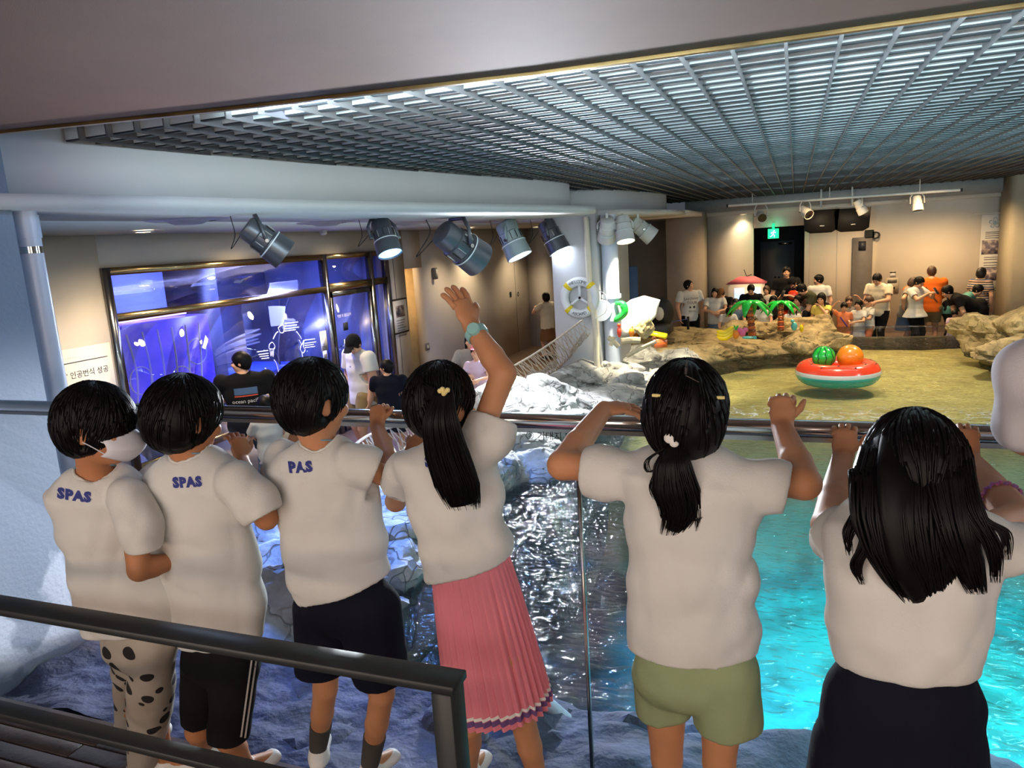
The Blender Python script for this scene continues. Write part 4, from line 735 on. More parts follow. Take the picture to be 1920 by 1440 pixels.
def shortsmb(secs, legs, hemp, u, h=0.007, folds=0.0022, seed=3):
    pts = np.array([q[0] for q in secs]+[q[0] for l in legs for q in l]); S = SDF(pts.min(0)-0.17, pts.max(0)+0.17, h); S.chain(secs, u, 0.02)
    for l in legs: S.chain(l, u, 0.012)
    S.fold(folds, 20, seed, [u+np.array([0, 0, 0.3]), u-np.array([0, 0, 0.3])])
    for p, n in hemp: S.plane(p, n)
    return S.mb(None, 2)
def pxseg(x, y, Y, w, ratio): p = A(x, y, Y); ww = w*dep(p)/FPX; return (p, ww, ww*ratio)
UP = np.array([0, 0, 1.0])
def foot(x, y): return np.array([x, y, FLOOR+0.07])
# ---- child 1: boy in a face mask, far left, turned right
def b1(R, tree):
    m = shortsmb([pxseg(256, 1125, 1.50, 66, 0.7), pxseg(264, 1205, 1.52, 68, 0.85)], [[pxseg(250, 1200, 1.54, 42, 0.95), pxseg(238, 1300, 1.66, 22, 1.1), pxseg(230, 1375, 1.74, 15, 1.0)], [pxseg(285, 1200, 1.50, 44, 0.95), pxseg(283, 1310, 1.57, 40, 1.0), pxseg(270, 1425, 1.64, 32, 1.0)]], [], U5, folds=0.003)
    part('trousers', m, MATS['cloth_blotched'], R, auto=None, label='grey trousers printed with dark blotches')
k1 = kid('boy in a white face mask and blotched grey trousers, leftmost at the rail', 1.48, (186, 800, 1.45), (178, 886, 1.46),
    [(180, 898, 1.46, 50), (181, 925, 1.46, 86), (200, 985, 1.47, 84), (225, 1060, 1.49, 86), (248, 1130, 1.50, 88), (255, 1185, 1.51, 84)],
    [[(240, 935, 1.44, 40), (262, 985, 1.42, 38), (270, 1030, 1.42, 36)]], ((165, 1165, 1.50), (335, 1182, 1.50)),
    [dict(pts=[A(240, 930, 1.44), A(262, 1068, 1.42), A(330, 1050, 1.52)], dir=(0.8, 0.55, 0.1), pn=(0, 0.2, -1), thumb=1), dict(pts=[A(120, 935, 1.52), A(160, 1040, 1.66), A(240, 1040, 1.78)], dir=(0.5, 0.8, 0.2), pn=(0, 0, -1), thumb=-1)],
    None, [(A(250, 1195, 1.54), A(238, 1290, 1.64), np.array([-2.28, 1.76, FLOOR+0.07]), (0.7, 0.7, 0)), (A(285, 1195, 1.52), A(284, 1300, 1.58), np.array([-2.02, 1.66, FLOOR+0.07]), (0.8, 0.5, 0))], b1, [], H=0.21, hfw=(0.93, 0.36, -0.18), u=nrm((0.88, 0.48, 0)), yR=0.66, seed=11, spas=(139, 930, 0.036, 12), lanyard=True, near=True, skin='skin_tan', th=1.17, back=-0.34, tilt=0.35, full=0.06, strandn=600)
# ---- child 2: boy with a bowl cut, black striped shorts
def b2(R, tree):
    m = shortsmb([pxseg(410, 1150, 1.60, 64, 0.60), pxseg(415, 1240, 1.61, 74, 0.66)], [[pxseg(382, 1240, 1.62, 42, 0.95), pxseg(370, 1380, 1.64, 30, 1.0)], [pxseg(440, 1240, 1.60, 44, 0.95), pxseg(426, 1420, 1.62, 36, 1.0)]], [(A(370, 1360, 1.62), hemn(A(345, 1352, 1.62), A(462, 1390, 1.62)))], U5, seed=5)
    me = m.mesh('shorts', MATS['cloth_black'], True); so = put('shorts', me, R); t = bvh(me)
    for k in range(3):
        rb = MB(); P = []
        for s in np.linspace(0, 1, 16):
            x = 474+k*8.5-s*(22+k*1.0); y = 1222+s*160+k*2; row = []
            for e in (-1.7, 1.7):
                h = t.ray_cast(Vector(CAM), Vector(ray(x+e, y))); row.append(np.array(h[0])-nrm(ray(x, y))*0.0018 if h[0] is not None else None)
            if all(q is not None for q in row): P.append(row)
        if len(P) > 1: part('stripe', rb.grid(P), MATS['ink_white'], so)
k2 = kid('boy with a thick black bowl cut and black shorts with three white side stripes', 1.58, (350, 785, 1.58), (369, 862, 1.58),
    [(369, 872, 1.58, 56), (370, 900, 1.58, 94), (378, 960, 1.58, 96), (392, 1050, 1.59, 90), (408, 1130, 1.60, 84), (415, 1205, 1.60, 80)],
    [[(445, 905, 1.57, 40), (480, 940, 1.56, 38), (496, 968, 1.56, 34)], [(298, 905, 1.6, 38), (292, 930, 1.68, 34)]], ((330, 1190, 1.60), (490, 1205, 1.60)),
    [dict(pts=[A(445, 905, 1.57), A(500, 972, 1.60), A(452, 862, 1.80)], dir=(-0.25, 0.3, 0.9), pn=(-0.9, 0.3, -0.2), thumb=-1, curl=(35, 45, 30)), dict(pts=[A(298, 905, 1.6), A(282, 930, 1.80), A(318, 862, 1.86)], dir=(0.2, 0.2, 0.95), pn=(0.9, 0.3, -0.2), thumb=1, curl=(35, 45, 30))],
    None, [(A(380, 1235, 1.61), A(371, 1370, 1.64), np.array([-1.93, 1.76, FLOOR+0.07]), (0.1, 1, 0)), (A(440, 1235, 1.60), A(428, 1385, 1.62), np.array([-1.72, 1.72, FLOOR+0.07]), (0.2, 1, 0))], b2, [], H=0.21, hfw=(0.30, 0.93, -0.22), u=nrm((0.97, 0.24, 0)), seed=22, spas=(351, 905, 0.036, 0), lanyard=True, th=1.20, back=-0.40, tilt=0.42, full=0.10, strandn=500, skin='skin_tan')
# ---- child 3: boy in navy shorts gripping the rail
def b3(R, tree):
    m = shortsmb([pxseg(646, 1060, 1.71, 70, 0.58), pxseg(652, 1140, 1.72, 84, 0.66)], [[pxseg(612, 1140, 1.73, 60, 0.9), pxseg(605, 1270, 1.76, 52, 0.95)], [pxseg(690, 1140, 1.71, 62, 0.9), pxseg(712, 1260, 1.74, 54, 0.95)]], [(A(660, 1262, 1.75), hemn(A(560, 1225, 1.75), A(765, 1250, 1.75)))], U5, seed=6)
    part('shorts', m, MATS['cloth_navy'], R, auto=None)
    for kn_, an_ in ((A(610, 1290, 1.78), np.array([-1.53, 1.86, FLOOR+0.07])), (A(716, 1300, 1.76), np.array([-1.31, 1.84, FLOOR+0.07]))):
        sk = MB(); sk.tube([kn_*0.42+an_*0.58, kn_*0.22+an_*0.78, an_, an_-UP*0.03], [0.037, 0.034, 0.030, 0.030], 18); part('sock', sk, MATS['cloth_sock_grey'], R)
k3 = kid('boy gripping the rail with his right hand, navy shorts and grey socks', 1.72, (590, 752, 1.72), (604, 838, 1.72),
    [(604, 850, 1.72, 52), (606, 880, 1.72, 94), (612, 950, 1.71, 90), (628, 1020, 1.71, 92), (640, 1085, 1.71, 90), (648, 1130, 1.72, 86)],
    [[(665, 868, 1.70, 38), (690, 876, 1.71, 37), (706, 882, 1.72, 34)], [(535, 862, 1.74, 38), (522, 880, 1.82, 34)]], ((558, 1118, 1.71), (728, 1085, 1.71)),
    [dict(pts=[A(665, 868, 1.70), A(741, 900, 1.78), A(707, 800, 2.02)], dir=(-0.18, 0.45, 0.95), pn=(0.05, 0.75, -0.55), thumb=-1, curl=(55, 70, 55), L=0.13), dict(pts=[A(535, 862, 1.74), A(535, 890, 1.95), A(560, 805, 2.02)], dir=(0.1, 0.3, 0.9), pn=(0, 1, 0), thumb=1, curl=(60, 70, 50))],
    None, [(A(612, 1130, 1.73), A(610, 1290, 1.78), np.array([-1.53, 1.86, FLOOR+0.07]), (-0.5, 0.9, 0)), (A(690, 1130, 1.71), A(716, 1300, 1.76), np.array([-1.31, 1.84, FLOOR+0.07]), (0.2, 1, 0))], b3, [], H=0.21, hfw=(0.40, 0.90, -0.12), seed=33, spas=(563, 877, 0.037, -2, 'PAS'), lanyard=True, th=1.17, back=-0.40, tilt=0.42, full=0.06, strandn=500)
# ------------------------------------------------------------------ rail, glass, black railing
mat('lamp_dark', (92, 96, 102), 0.38, metal=0.55, var=0.08); mat('lamp_green', (150, 166, 168), 0.4, metal=0.3, var=0.06); mat('lamp_white', (205, 204, 200), 0.4, var=0.05); mat('cable', (22, 22, 24), 0.6, var=0)
mat('lens_blue', (120, 170, 255), 0.2, var=0, emit=(120, 190, 255), estr=9.0); mat('lens_white', (230, 240, 255), 0.2, var=0, emit=(225, 235, 255), estr=22.0); mat('lens_warm', (255, 240, 200), 0.2, var=0, emit=(255, 226, 170), estr=14.0); mat('fin_pale', (190, 190, 184), 0.4, metal=0.3)
mat('lens_black', (30, 30, 32), 0.15, var=0)
R = thing('handrail', (-1.2, 2.114, 1.05), 'polished steel handrail on top of the glass barrier', 'handrail')
m = MB(); m.tube([(-3.75, 2.114, 1.05), (0, 2.114, 1.05), (5.3, 2.114, 1.05)], 0.0235, 28); part('rail', m, MATS['chrome'], R)
m = MB(); m.box((0.78, 2.114, 1.020), (9.05, 0.016, 0.014)); part('channel', m, MATS['steel'], R)
GB = thing('glass_barrier', (-0.6, 2.114, -0.41), 'clear glass barrier below the handrail, two panes with Korean writing on the left one', 'barrier')
for x0, x1, lab in ((-3.74, -0.626, 'left clear glass pane below the handrail, with Korean writing'), (-0.614, 3.0, 'right clear glass pane below the handrail')):
    g = MB(); g.box(((x0+x1)/2, 2.114, 0.30), (x1-x0, 0.012, 1.43)); part('glass_pane', g, MATS['glass_clear'], GB, False)
m = MB(); m.box((-0.62, 2.114, 0.30), (0.010, 0.018, 1.44)); part('joint_strip', m, MATS['steel'], GB, False)
p = A(985, 817, 2.106) if 'A' in globals() else aty(985, 817, 2.106); t = text_mb('② 기대지 마세요', 0.030, p, (1, 0, 0), (0, 0, 1), align='LEFT'); part('lettering', t, mat('ink_dark', (30, 36, 36), 0.8, var=0), [o for o in bpy.data.objects if o.name.startswith('glass_pane')][0], False, label='black Korean lettering')
BR = thing('guard_railing', (-2.0, 1.11, -0.15), 'black steel guard railing in front of the children', 'railing')
m = MB(); m.box((-2.18, 1.125, 0.795), (3.20, 0.062, 0.018), bev=0.002); part('top_bar', m, MATS['black_steel'], BR, False)
m = MB(); m.box((-2.18, 1.125, 0.490), (3.15, 0.045, 0.018), bev=0.002); part('lower_bar', m, MATS['black_steel'], BR, False)
for x in (-0.605, -3.2): m = MB(); m.box((x, 1.120, 0.31), (0.042, 0.058, 0.955), bev=0.002); part('post', m, MATS['black_steel'], BR, False)
m = MB(); m.box((-2.18, 1.125, 0.02), (3.15, 0.045, 0.018), bev=0.002); part('lower_bar', m, MATS['black_steel'], BR, False)
# downpipe beside the worn wall
DPX = aty(50, 420, 2.86); DP = lambda z: (DPX[0], 2.86, z)
m = MB(); m.cyl(DP(-1.1), DP(1.92), 0.056, n=24); P_ = thing('downpipe', DP(-1.1), 'white downpipe with a chrome ring beside the worn wall', 'pipe'); part('pipe', m, mat('pvc', (196, 206, 224), 0.3, var=0.02), P_); m = MB(); m.cyl(DP(1.70), DP(1.735), 0.060, n=24); part('ring', m, MATS['chrome'], P_)
m = MB(); m.cyl(DP(1.78), DP(1.90), 0.062, n=24); part('collar', m, MATS['pvc'], P_)
# ------------------------------------------------------------------ floodlights under the canopy
def imgdir(x, y, z): return nrm(RW@np.array([x, y, z], float))
def floodlight(px, py, z, cpx, cpy, size, axis, label, bodym, lensm, hood=0.0, name='floodlight', grp='floodlights under the canopy', fins=True, yoke_w=None, cable=None):
    mt = atz(px, py, z); d = dep(mt); c = at(cpx, cpy, d-0.02); ax = nrm(axis); T = thing(name, mt, label, 'floodlight', grp); L = size; r = L*0.36
    pr = [(0.001, -0.52), (0.20, -0.52), (0.255, -0.49), (0.27, -0.42), (0.27, -0.22), (0.30, -0.19), (0.30, 0.05), (0.325, 0.07), (0.325, 0.12), (0.335, 0.12), (0.36, 0.50), (0.335, 0.50), (0.31, 0.44), (0.001, 0.44)]
    m = MB(); m.lathe([(a*L, b*L) for a, b in pr], c, ax, 32); part('housing', m, MATS[bodym], T, label=None)
    m = MB(); m.lathe([(0.001, 0), (0.315*L, 0), (0.315*L, 0.01*L), (0.001, 0.035*L)], c+ax*0.445*L, ax, 32); part('lens', m, MATS[lensm], T)
    m = MB(); m.lathe([(0.345*L, 0.10*L), (0.352*L, 0.10*L), (0.352*L, 0.125*L), (0.345*L, 0.125*L)], c, ax, 32, cap=False); part('trim_ring', m, MATS['trim_white'] if lensm != 'lens_black' else MATS['trim_white'], T)
    e1 = nrm(np.cross(ax, (0, 0, 1))); e2 = np.cross(e1, ax)
    if fins:
        for k in range(12):
            a = 2*np.pi*k/12; dd = e1*math.cos(a)+e2*math.sin(a); m = MB(); m.box(c+dd*0.305*L-ax*0.07*L, (0.014*L, 0.03*L, 0.20*L), R=np.stack([np.cross(dd, ax), dd, ax], 1)); part('cooling_fin', m, MATS['fin_pale' if bodym == 'lamp_dark' and k % 2 else 'cable'], T, False)
    wv = (yoke_w or 0.36)*L; h = mt[2]-c[2]
    m = MB(); P = [c+e1*wv, c+e1*wv+np.array([0, 0, h*0.75]), np.array([mt[0], mt[1], mt[2]-0.006])*1.0+e1*wv*0.72]
    path = np.array([c+e1*wv, c+e1*wv*0.98+np.array([0, 0, h*0.6])+(np.array([mt[0]-c[0], mt[1]-c[1], 0]))*0.6, mt+e1*wv*0.62-np.array([0, 0, 0.012]), mt-np.array([0, 0, 0.006]), mt-e1*wv*0.62-np.array([0, 0, 0.012]), c-e1*wv*0.98+np.array([0, 0, h*0.6])+(np.array([mt[0]-c[0], mt[1]-c[1], 0]))*0.6, c-e1*wv])
    m.tube(path, 0.050*L, 4, up=tuple(ax), flat=1.0); part('yoke', m, MATS[bodym], T, False)
    for q in (-1, 1): m = MB(); m.cyl(c+e1*q*wv*0.9, c+e1*q*(wv+0.05*L), 0.04*L, n=12); part('bolt', m, MATS['steel'], T)
    cc = cable or [(-0.55, 0.0), (-0.5, 0.45), (-0.62, 0.75), (-0.2, 0.55)]
    cam_r = RW@np.array([1., 0, 0]); m = MB(); st = mt+cam_r*cc[0][0]*L; pts = [np.array([st[0], st[1], mt[2]])]+[mt+cam_r*a*L-np.array([0, 0, b*L]) for a, b in cc[1:-1]]+[c-ax*0.5*L+e2*0.05*L]; m.tube(bez(pts, 6), 0.010*max(L, 0.3), 6); part('cable', m, MATS['cable'], T)
    return c, ax, L
LZ = 1.92
f1 = floodlight(478, 402, LZ, 498, 452, 0.335, imgdir(0.78, 0.58, 0.42), 'leftmost floodlight of the canopy row, seen side on with a thin blue lens edge', 'lamp_dark', 'lens_blue')
f2 = floodlight(710, 410, LZ, 722, 446, 0.37, imgdir(0.30, 0.88, -0.16), 'second floodlight from the left, tipped down with its round blue lens showing', 'lamp_dark', 'lens_blue', yoke_w=0.42)
f3 = floodlight(857, 408, LZ, 864, 462, 0.60, imgdir(0.74, 0.46, 0.62), 'dark floodlight in the middle of the canopy row, pointing away', 'lamp_dark', 'lens_white', cable=[(-0.6, 0), (-0.55, 0.3), (-0.85, 0.75), (-0.5, 0.7)])
f4 = floodlight(957, 411, LZ, 960, 450, 0.52, imgdir(0.42, 0.90, -0.02), 'pale grey green floodlight with a glaring white lens', 'lamp_green', 'lens_white')
f5 = floodlight(1028, 410, LZ, 1036, 444, 0.50, imgdir(0.44, 0.88, 0.0), 'dark floodlight nearest the column, rightmost under the first canopy', 'lamp_dark', 'lens_white')
for f, pw, col, an, tg in ((f1, 900, (0.10, 0.26, 1.0), 100, (-2.7, 4.4, -0.6)), (f2, 500, (0.12, 0.30, 1.0), 80, (-3.0, 5.6, -0.5)), (f3, 700, (0.85, 0.9, 1.0), 60, (-2.7, 8.3, -0.6)), (f4, 3200, (0.85, 0.92, 1.0), 88, (-1.5, 5.2, -0.7)), (f5, 3200, (0.88, 0.92, 1.0), 88, (-1.3, 5.8, -0.7))):
    c, ax, L = f; p = c+ax*L*0.56; spot('flood_beam', tuple(p), tuple(p+ax) if tg is None else tg, pw, col, an, 0.7, 0.2)
def smallspot(px, py, z, cpx, cpy, size, axis, label, lensm='lens_black', grp='small white spotlights on the far track'):
    return floodlight(px, py, z, cpx, cpy, size, axis, label, 'lamp_white', lensm, name='spotlight', grp=grp, fins=False, cable=[(-0.35, 0), (-0.4, 0.25), (-0.35, 0.45), (0, 0)])
CZ = 1.855
smallspot(1138, 410, CZ, 1138, 430, 0.38, imgdir(0.05, 0.6, 0.8), 'white spotlight above the blue pipe, leftmost of three at the column', 'lens_black', 'spotlights at the column')
s2 = smallspot(1168, 408, CZ, 1170, 430, 0.38, imgdir(0.12, 0.95, -0.12), 'glowing warm spotlight in the middle of three at the column', 'lens_warm', 'spotlights at the column')
smallspot(1196, 410, CZ, 1205, 430, 0.42, imgdir(0.8, 0.6, 0.1), 'white spotlight turned right, rightmost of three at the column', 'lens_black', 'spotlights at the column')
for px in (1138, 1168, 1196): q = atz(px, 409, CZ); part('ceiling_stem', MB().cyl(q, (q[0], q[1], 1.925), 0.02, n=10), MATS['lamp_white'], [o for o in bpy.data.objects if o.type == 'EMPTY' and o.get('group') == 'spotlights at the column' and abs(o.location[0]-q[0]) < 0.12][0])
c, ax, L = s2; spot('column_beam', tuple(c+ax*L*0.56), tuple(at(1195, 595, 11.5)), 700, (1.0, 0.88, 0.62), 75, 0.5, 0.05)
TZ = 2.10
pa, pb = aty(1364, 386, 17.6), aty(1803, 356, 17.0); TR = thing('lighting_track', (pa+pb)/2, 'long white pipe carrying small spotlights in front of the far beam', 'light track'); m = MB(); m.tube([pa, pb], 0.028, 12); part('pipe', m, MATS['lamp_white'], TR)
for q in (pa, pb): m = MB(); m.cyl(q-nrm(pb-pa)*0.02, q+nrm(pb-pa)*0.02, 0.032, n=12); part('end_cap', m, MATS['cable'], TR)
for s in (0.12, 0.47, 0.84): q = pa+(pb-pa)*s; m = MB(); m.cyl(q, (q[0], q[1], 2.36), 0.008, n=8); part('hanger', m, MATS['lamp_white'], TR)
def trk(px): s = (px-1364)/(1803-1364); return pa+(pb-pa)*s
for px, cy, axx, lab in ((1427, 405, imgdir(-0.1, 0.5, -0.85), 'small white spotlight at the left end of the far track'), (1510, 397, imgdir(0.25, 0.6, -0.7), 'small white spotlight just left of the black speakers'), (1613, 388, imgdir(0.5, 0.8, 0.1), 'small white spotlight hanging in front of the right black speaker'), (1720, 382, imgdir(0.02, 1, -0.1), 'small white spotlight pointing straight down over the orange shirted man')):
    q = trk(px); floodlight(px, 386-(px-1364)*0.068, q[2], px, cy, 0.30, axx, lab, 'lamp_white', 'lens_black', name='spotlight', grp='small white spotlights on the far track', fins=False, yoke_w=0.45, cable=[(-0.2, -0.1), (-0.35, 0.15), (-0.3, 0.4), (0, 0)])
# speakers
for px, py, lab in ((1539, 414, 'left one of the two black loudspeakers below the far beam'), (1597, 411, 'right one of the two black loudspeakers below the far beam')):
    q = aty(px, py, 17.9); T = thing('loudspeaker', q, lab, 'loudspeaker', 'black loudspeakers at the far end'); S = SDF(q-0.5, q+0.5, 0.02); m = MB(); a = 0.36; b = 0.26
    pl = [(-a, b*0.9), (a, b*0.9), (a*0.92, -b*0.75), (a*0.6, -b), (-a*0.6, -b), (-a*0.92, -b*0.75)]; m.plate([q+np.array([x, -0.16, z]) for x, z in pl], (0, 1, 0), 0.30); part('cabinet', m, mat('speaker_black', (16, 14, 15), 0.7, var=0), T, False)
    m = MB(); m.box(q+np.array([0.02, -0.165, -0.11]), (0.09, 0.008, 0.018)); part('badge', m, MATS['lamp_white'], T, False); m = MB(); m.box((q[0], q[1], q[2]+0.27), (0.66, 0.28, 0.02)); m.cyl((q[0], q[1]+0.05, q[2]+0.27), (q[0], q[1]+0.05, 2.34), 0.02, n=10); part('bracket', m, MATS['lamp_white'], T, False)
# ------------------------------------------------------------------ ceiling fittings
def vent(px, py, r): c = atz(px, py, 1.915); T = thing('ceiling_vent', c, 'round grey air vent in the low ceiling', 'vent', 'round air vents in the low ceiling'); return c, T
mat('vent_grey', (150, 146, 148), 0.5); mat('lamp_glow', (255, 240, 210), 0.4, var=0, emit=(255, 232, 190), estr=7)
for px, py, lab in ((352, 412, 'round grey air vent in the low ceiling, left of the first floodlight'), (612, 417, 'round grey air vent in the low ceiling, between the first two floodlights'), (770, 418, 'round grey air vent in the low ceiling, beside the second floodlight')):
    c = atz(px, py, 1.918); T = thing('ceiling_vent', c, lab, 'vent', 'round air vents in the low ceiling')
    m = MB(); m.lathe([(0.001, -0.035), (0.10, -0.035), (0.16, -0.01), (0.20, 0)], c, (0, 0, 1), 32); part('cone', m, MATS['vent_grey'], T); m = MB(); m.lathe([(0.20, -0.012), (0.27, -0.006), (0.30, 0.0)], c, (0, 0, 1), 32, cap=False); part('rim', m, MATS['vent_grey'], T)
for px, py, zc, lab, on in ((268, 433, 1.918, 'lit recessed lamp above the glass front', 1), (881, 427, 1.918, 'lit recessed lamp right of the middle floodlight', 1), (1006, 426, 1.918, 'lit recessed lamp behind the last floodlight', 1), (1393, 404, 2.01, 'lit recessed lamp by the far pier', 1)):
    c = atz(px, py, zc) if zc < 2 else aty(px, py, 19.75)*np.array([1, 1, 0])+np.array([0, 0, 1.928]); T = thing('recessed_lamp', c, lab, 'ceiling lamp', 'recessed ceiling lamps'); m = MB(); m.lathe([(0.001, 0), (0.07, 0), (0.07, 0.01), (0.001, 0.01)], c-np.array([0, 0, 0.012]), (0, 0, 1), 24); part('diffuser', m, MATS['lamp_glow'], T); m = MB(); m.lathe([(0.07, -0.014), (0.09, -0.012), (0.095, 0)], c, (0, 0, 1), 24, cap=False); part('rim', m, MATS['lamp_white'], T)
    spot('recessed_beam', tuple(c-np.array([0, 0, 0.05])), (c[0], c[1], -1), 22 if px > 1300 else 95 if px > 800 else 90, WARM, 120, 0.8, 0.07)
for (x, y, z, pw, an) in ((-5.7, 5.6, 1.85, 60, 160), (-5.9, 7.4, 1.85, 170, 160), (-5.8, 9.6, 1.85, 190, 160), (-6.0, 14.3, 1.85, 110, 110), (-4.9, 17.5, 1.85, 80, 130), (1.8, 18.2, 2.25, 300, 150), (2.4, 16.4, 2.25, 260, 150), (0.6, 16.6, 2.25, 250, 150), (3.2, 18.4, 2.25, 200, 140), (-0.8, 18.3, 2.25, 200, 140), (0.0, 14.2, 2.2, 360, 110), (2.2, 13.0, 2.2, 400, 110), (0.6, 11.0, 2.2, 280, 100)):
    spot('hall_downlight', (x, y, z), (x, y+(0.25 if y > 16 else 0), -1), pw, (1.0, 0.66, 0.32) if y > 13 and x > -1 else WARM, an, 0.9, 0.12)
area('pool_fill', (1.3, 4.2, 2.25), (0.9, 4.0, -2.3), 1.2, 95, (0.45, 0.95, 1.0), 1.2, 90)  # unseen fill pair added to brighten the turquoise basin
area('pool_fill', (2.4, 6.4, 2.25), (1.4, 6.2, -2.3), 1.2, 115, (0.5, 0.97, 1.0), 1.2, 90)
spot('green_pool_beam', (2.6, 5.2, 2.2), (1.0, 6.6, -2.2), 500, (0.1, 1.0, 0.35), 30, 0.8, 0.1)
# camera dome and exit sign
c = atz(606, 432, 1.915); m = MB(); m.sphere(c-np.array([0, 0, 0.03]), (0.05, 0.05, 0.035), 14); m.cyl(c-np.array([0, 0, 0.02]), c, 0.055, n=16); part('dome_camera', m, MATS['lamp_white'], None, label='tiny white dome camera in the low ceiling', cat='camera')
q = aty(1450, 438, 19.86); T = thing('exit_sign', q, 'glowing green exit sign with a running figure over the dark doorway', 'sign'); m = MB(); m.box(q, (0.26, 0.05, 0.24), bev=0.005); m.box((q[0], q[1]+0.02, q[2]+0.17), (0.06, 0.03, 0.16)); part('case', m, mat('sign_green', (20, 190, 120), 0.4, var=0, emit=(30, 205, 135), estr=1.6), T, False)
mw = mat('sign_white', (240, 255, 245), 0.4, var=0, emit=(220, 255, 235), estr=2.2); m = MB(); y = q[1]-0.028
m.sphere((q[0]+0.02, y, q[2]+0.065), (0.018, 0.003, 0.018), 10); m.tube([(q[0]+0.01, y, q[2]+0.04), (q[0]-0.015, y, q[2]-0.02)], 0.016, 6); m.tube([(q[0]-0.015, y, q[2]-0.02), (q[0]+0.03, y, q[2]-0.04), (q[0]+0.02, y, q[2]-0.085)], 0.010, 6); m.tube([(q[0]-0.015, y, q[2]-0.02), (q[0]-0.04, y, q[2]-0.06), (q[0]-0.075, y, q[2]-0.07)], 0.010, 6); m.tube([(q[0]+0.0, y, q[2]+0.035), (q[0]+0.045, y, q[2]+0.015), (q[0]+0.06, y, q[2]+0.035)], 0.007, 6); m.tube([(q[0]+0.0, y, q[2]+0.035), (q[0]-0.045, y, q[2]+0.03), (q[0]-0.05, y, q[2]+0.0)], 0.007, 6); part('pictogram', m, mw, T, False)
point('exit_glow', (q[0], q[1]-0.15, q[2]), 3, (0.1, 1, 0.6), 0.05)
# ------------------------------------------------------------------ column fittings
T = thing('drain_pipe', (-2.62, 11.15, -0.6), 'fat pale pipe standing on the rocks beside the column', 'pipe'); m = MB(); m.cyl((-2.62, 11.15, -0.6), (-2.62, 11.15, 1.92), 0.125, n=28); part('pipe', m, MATS['pvc'], T)
for z in (0.36, 0.70): m = MB(); m.cyl((-2.62, 11.15, z-0.03), (-2.62, 11.15, z+0.03), 0.15, n=28); part('collar', m, MATS['pvc'], T)
m = MB(); m.cyl((-2.74, 11.15, 0.5), (-2.74, 10.95, 0.5), 0.16, n=24); part('access_cap', m, MATS['pvc'], T)
m = MB(); m.tube(bez([(-2.9, 10.9, 1.9), (-2.88, 10.88, 0.7), (-2.86, 10.86, 0.6), (-2.82, 10.88, 0.3), (-2.82, 10.88, -0.5)], 6), 0.045, 12); part('cream_pipe', m, MATS['cloth_cream'] if 'cloth_cream' in MATS else MATS['wall_cream'], None, label='thin cream pipe running down the column corner', cat='pipe')
# life ring
rc = at(1073, 563, 10.85); RG = thing('life_ring', rc, 'white life ring with yellow bands and the words WELCOME ABOARD on the column', 'life ring'); mat('ring_white', (232, 232, 232), 0.45, var=0.02); mat('ring_yellow', (235, 205, 30), 0.5, var=0.03)
rc[1] = 10.90; f_ = np.array([0, -1., 0]); RR, rr_ = 0.245, 0.068
m = MB(); m.tube(np.array([rc+np.array([math.cos(a)*RR, 0, math.sin(a)*RR]) for a in np.linspace(0, 2*np.pi, 48, endpoint=False)]), rr_, 14, closed=True, up=(0, 1, 0)); part('ring', m, MATS['ring_white'], RG, auto=None)
for a0 in (45, 135, 225, 315): m = MB(); m.tube(np.array([rc+np.array([math.cos(rad(a))*RR, 0, math.sin(rad(a))*RR]) for a in np.linspace(a0-7, a0+7, 5)]), rr_*1.05, 14, up=(0, 1, 0)); part('band', m, MATS['ring_yellow'], RG, auto=None)
m = MB()
for a in (90, 215, 325): m.box(rc+np.array([math.cos(rad(a))*0.11, 0.0, math.sin(rad(a))*0.11]), (0.24, 0.02, 0.04), R=rot((0, 1, 0), -a))
part('holder', m, MATS['ring_white'], RG, False)
def arctext(s, a0, a1, up_):
    mb = MB()
    for i, ch in enumerate(s):
        a = rad(a0+(a1-a0)*i/(len(s)-1)); o = rc+np.array([math.cos(a)*RR, -rr_-0.002, math.sin(a)*RR]); x = np.array([math.sin(a), 0, -math.cos(a)])*up_; yv = np.array([math.cos(a), 0, math.sin(a)])*up_
        t = text_mb(ch, 0.065, o, x, yv); 
        if t.v: mb.add(np.concatenate(t.v), t.f)
    return mb
part('lettering', arctext('WELCOME', 118, 62, 1), MATS['ink_dark'], RG, False, label='dark letters WELCOME'); part('lettering', arctext('ABOARD', 248, 292, -1), MATS['ink_dark'], RG, False, label='dark letters ABOARD')
m = MB(); m.tube(bez([rc+np.array([0.30, -0.03, 0.12]), rc+np.array([0.42, -0.04, 0.0]), rc+np.array([0.40, -0.05, -0.22]), rc+np.array([0.2, -0.06, -0.33])], 8), 0.007, 6); part('cord', m, MATS['ring_white'], RG)
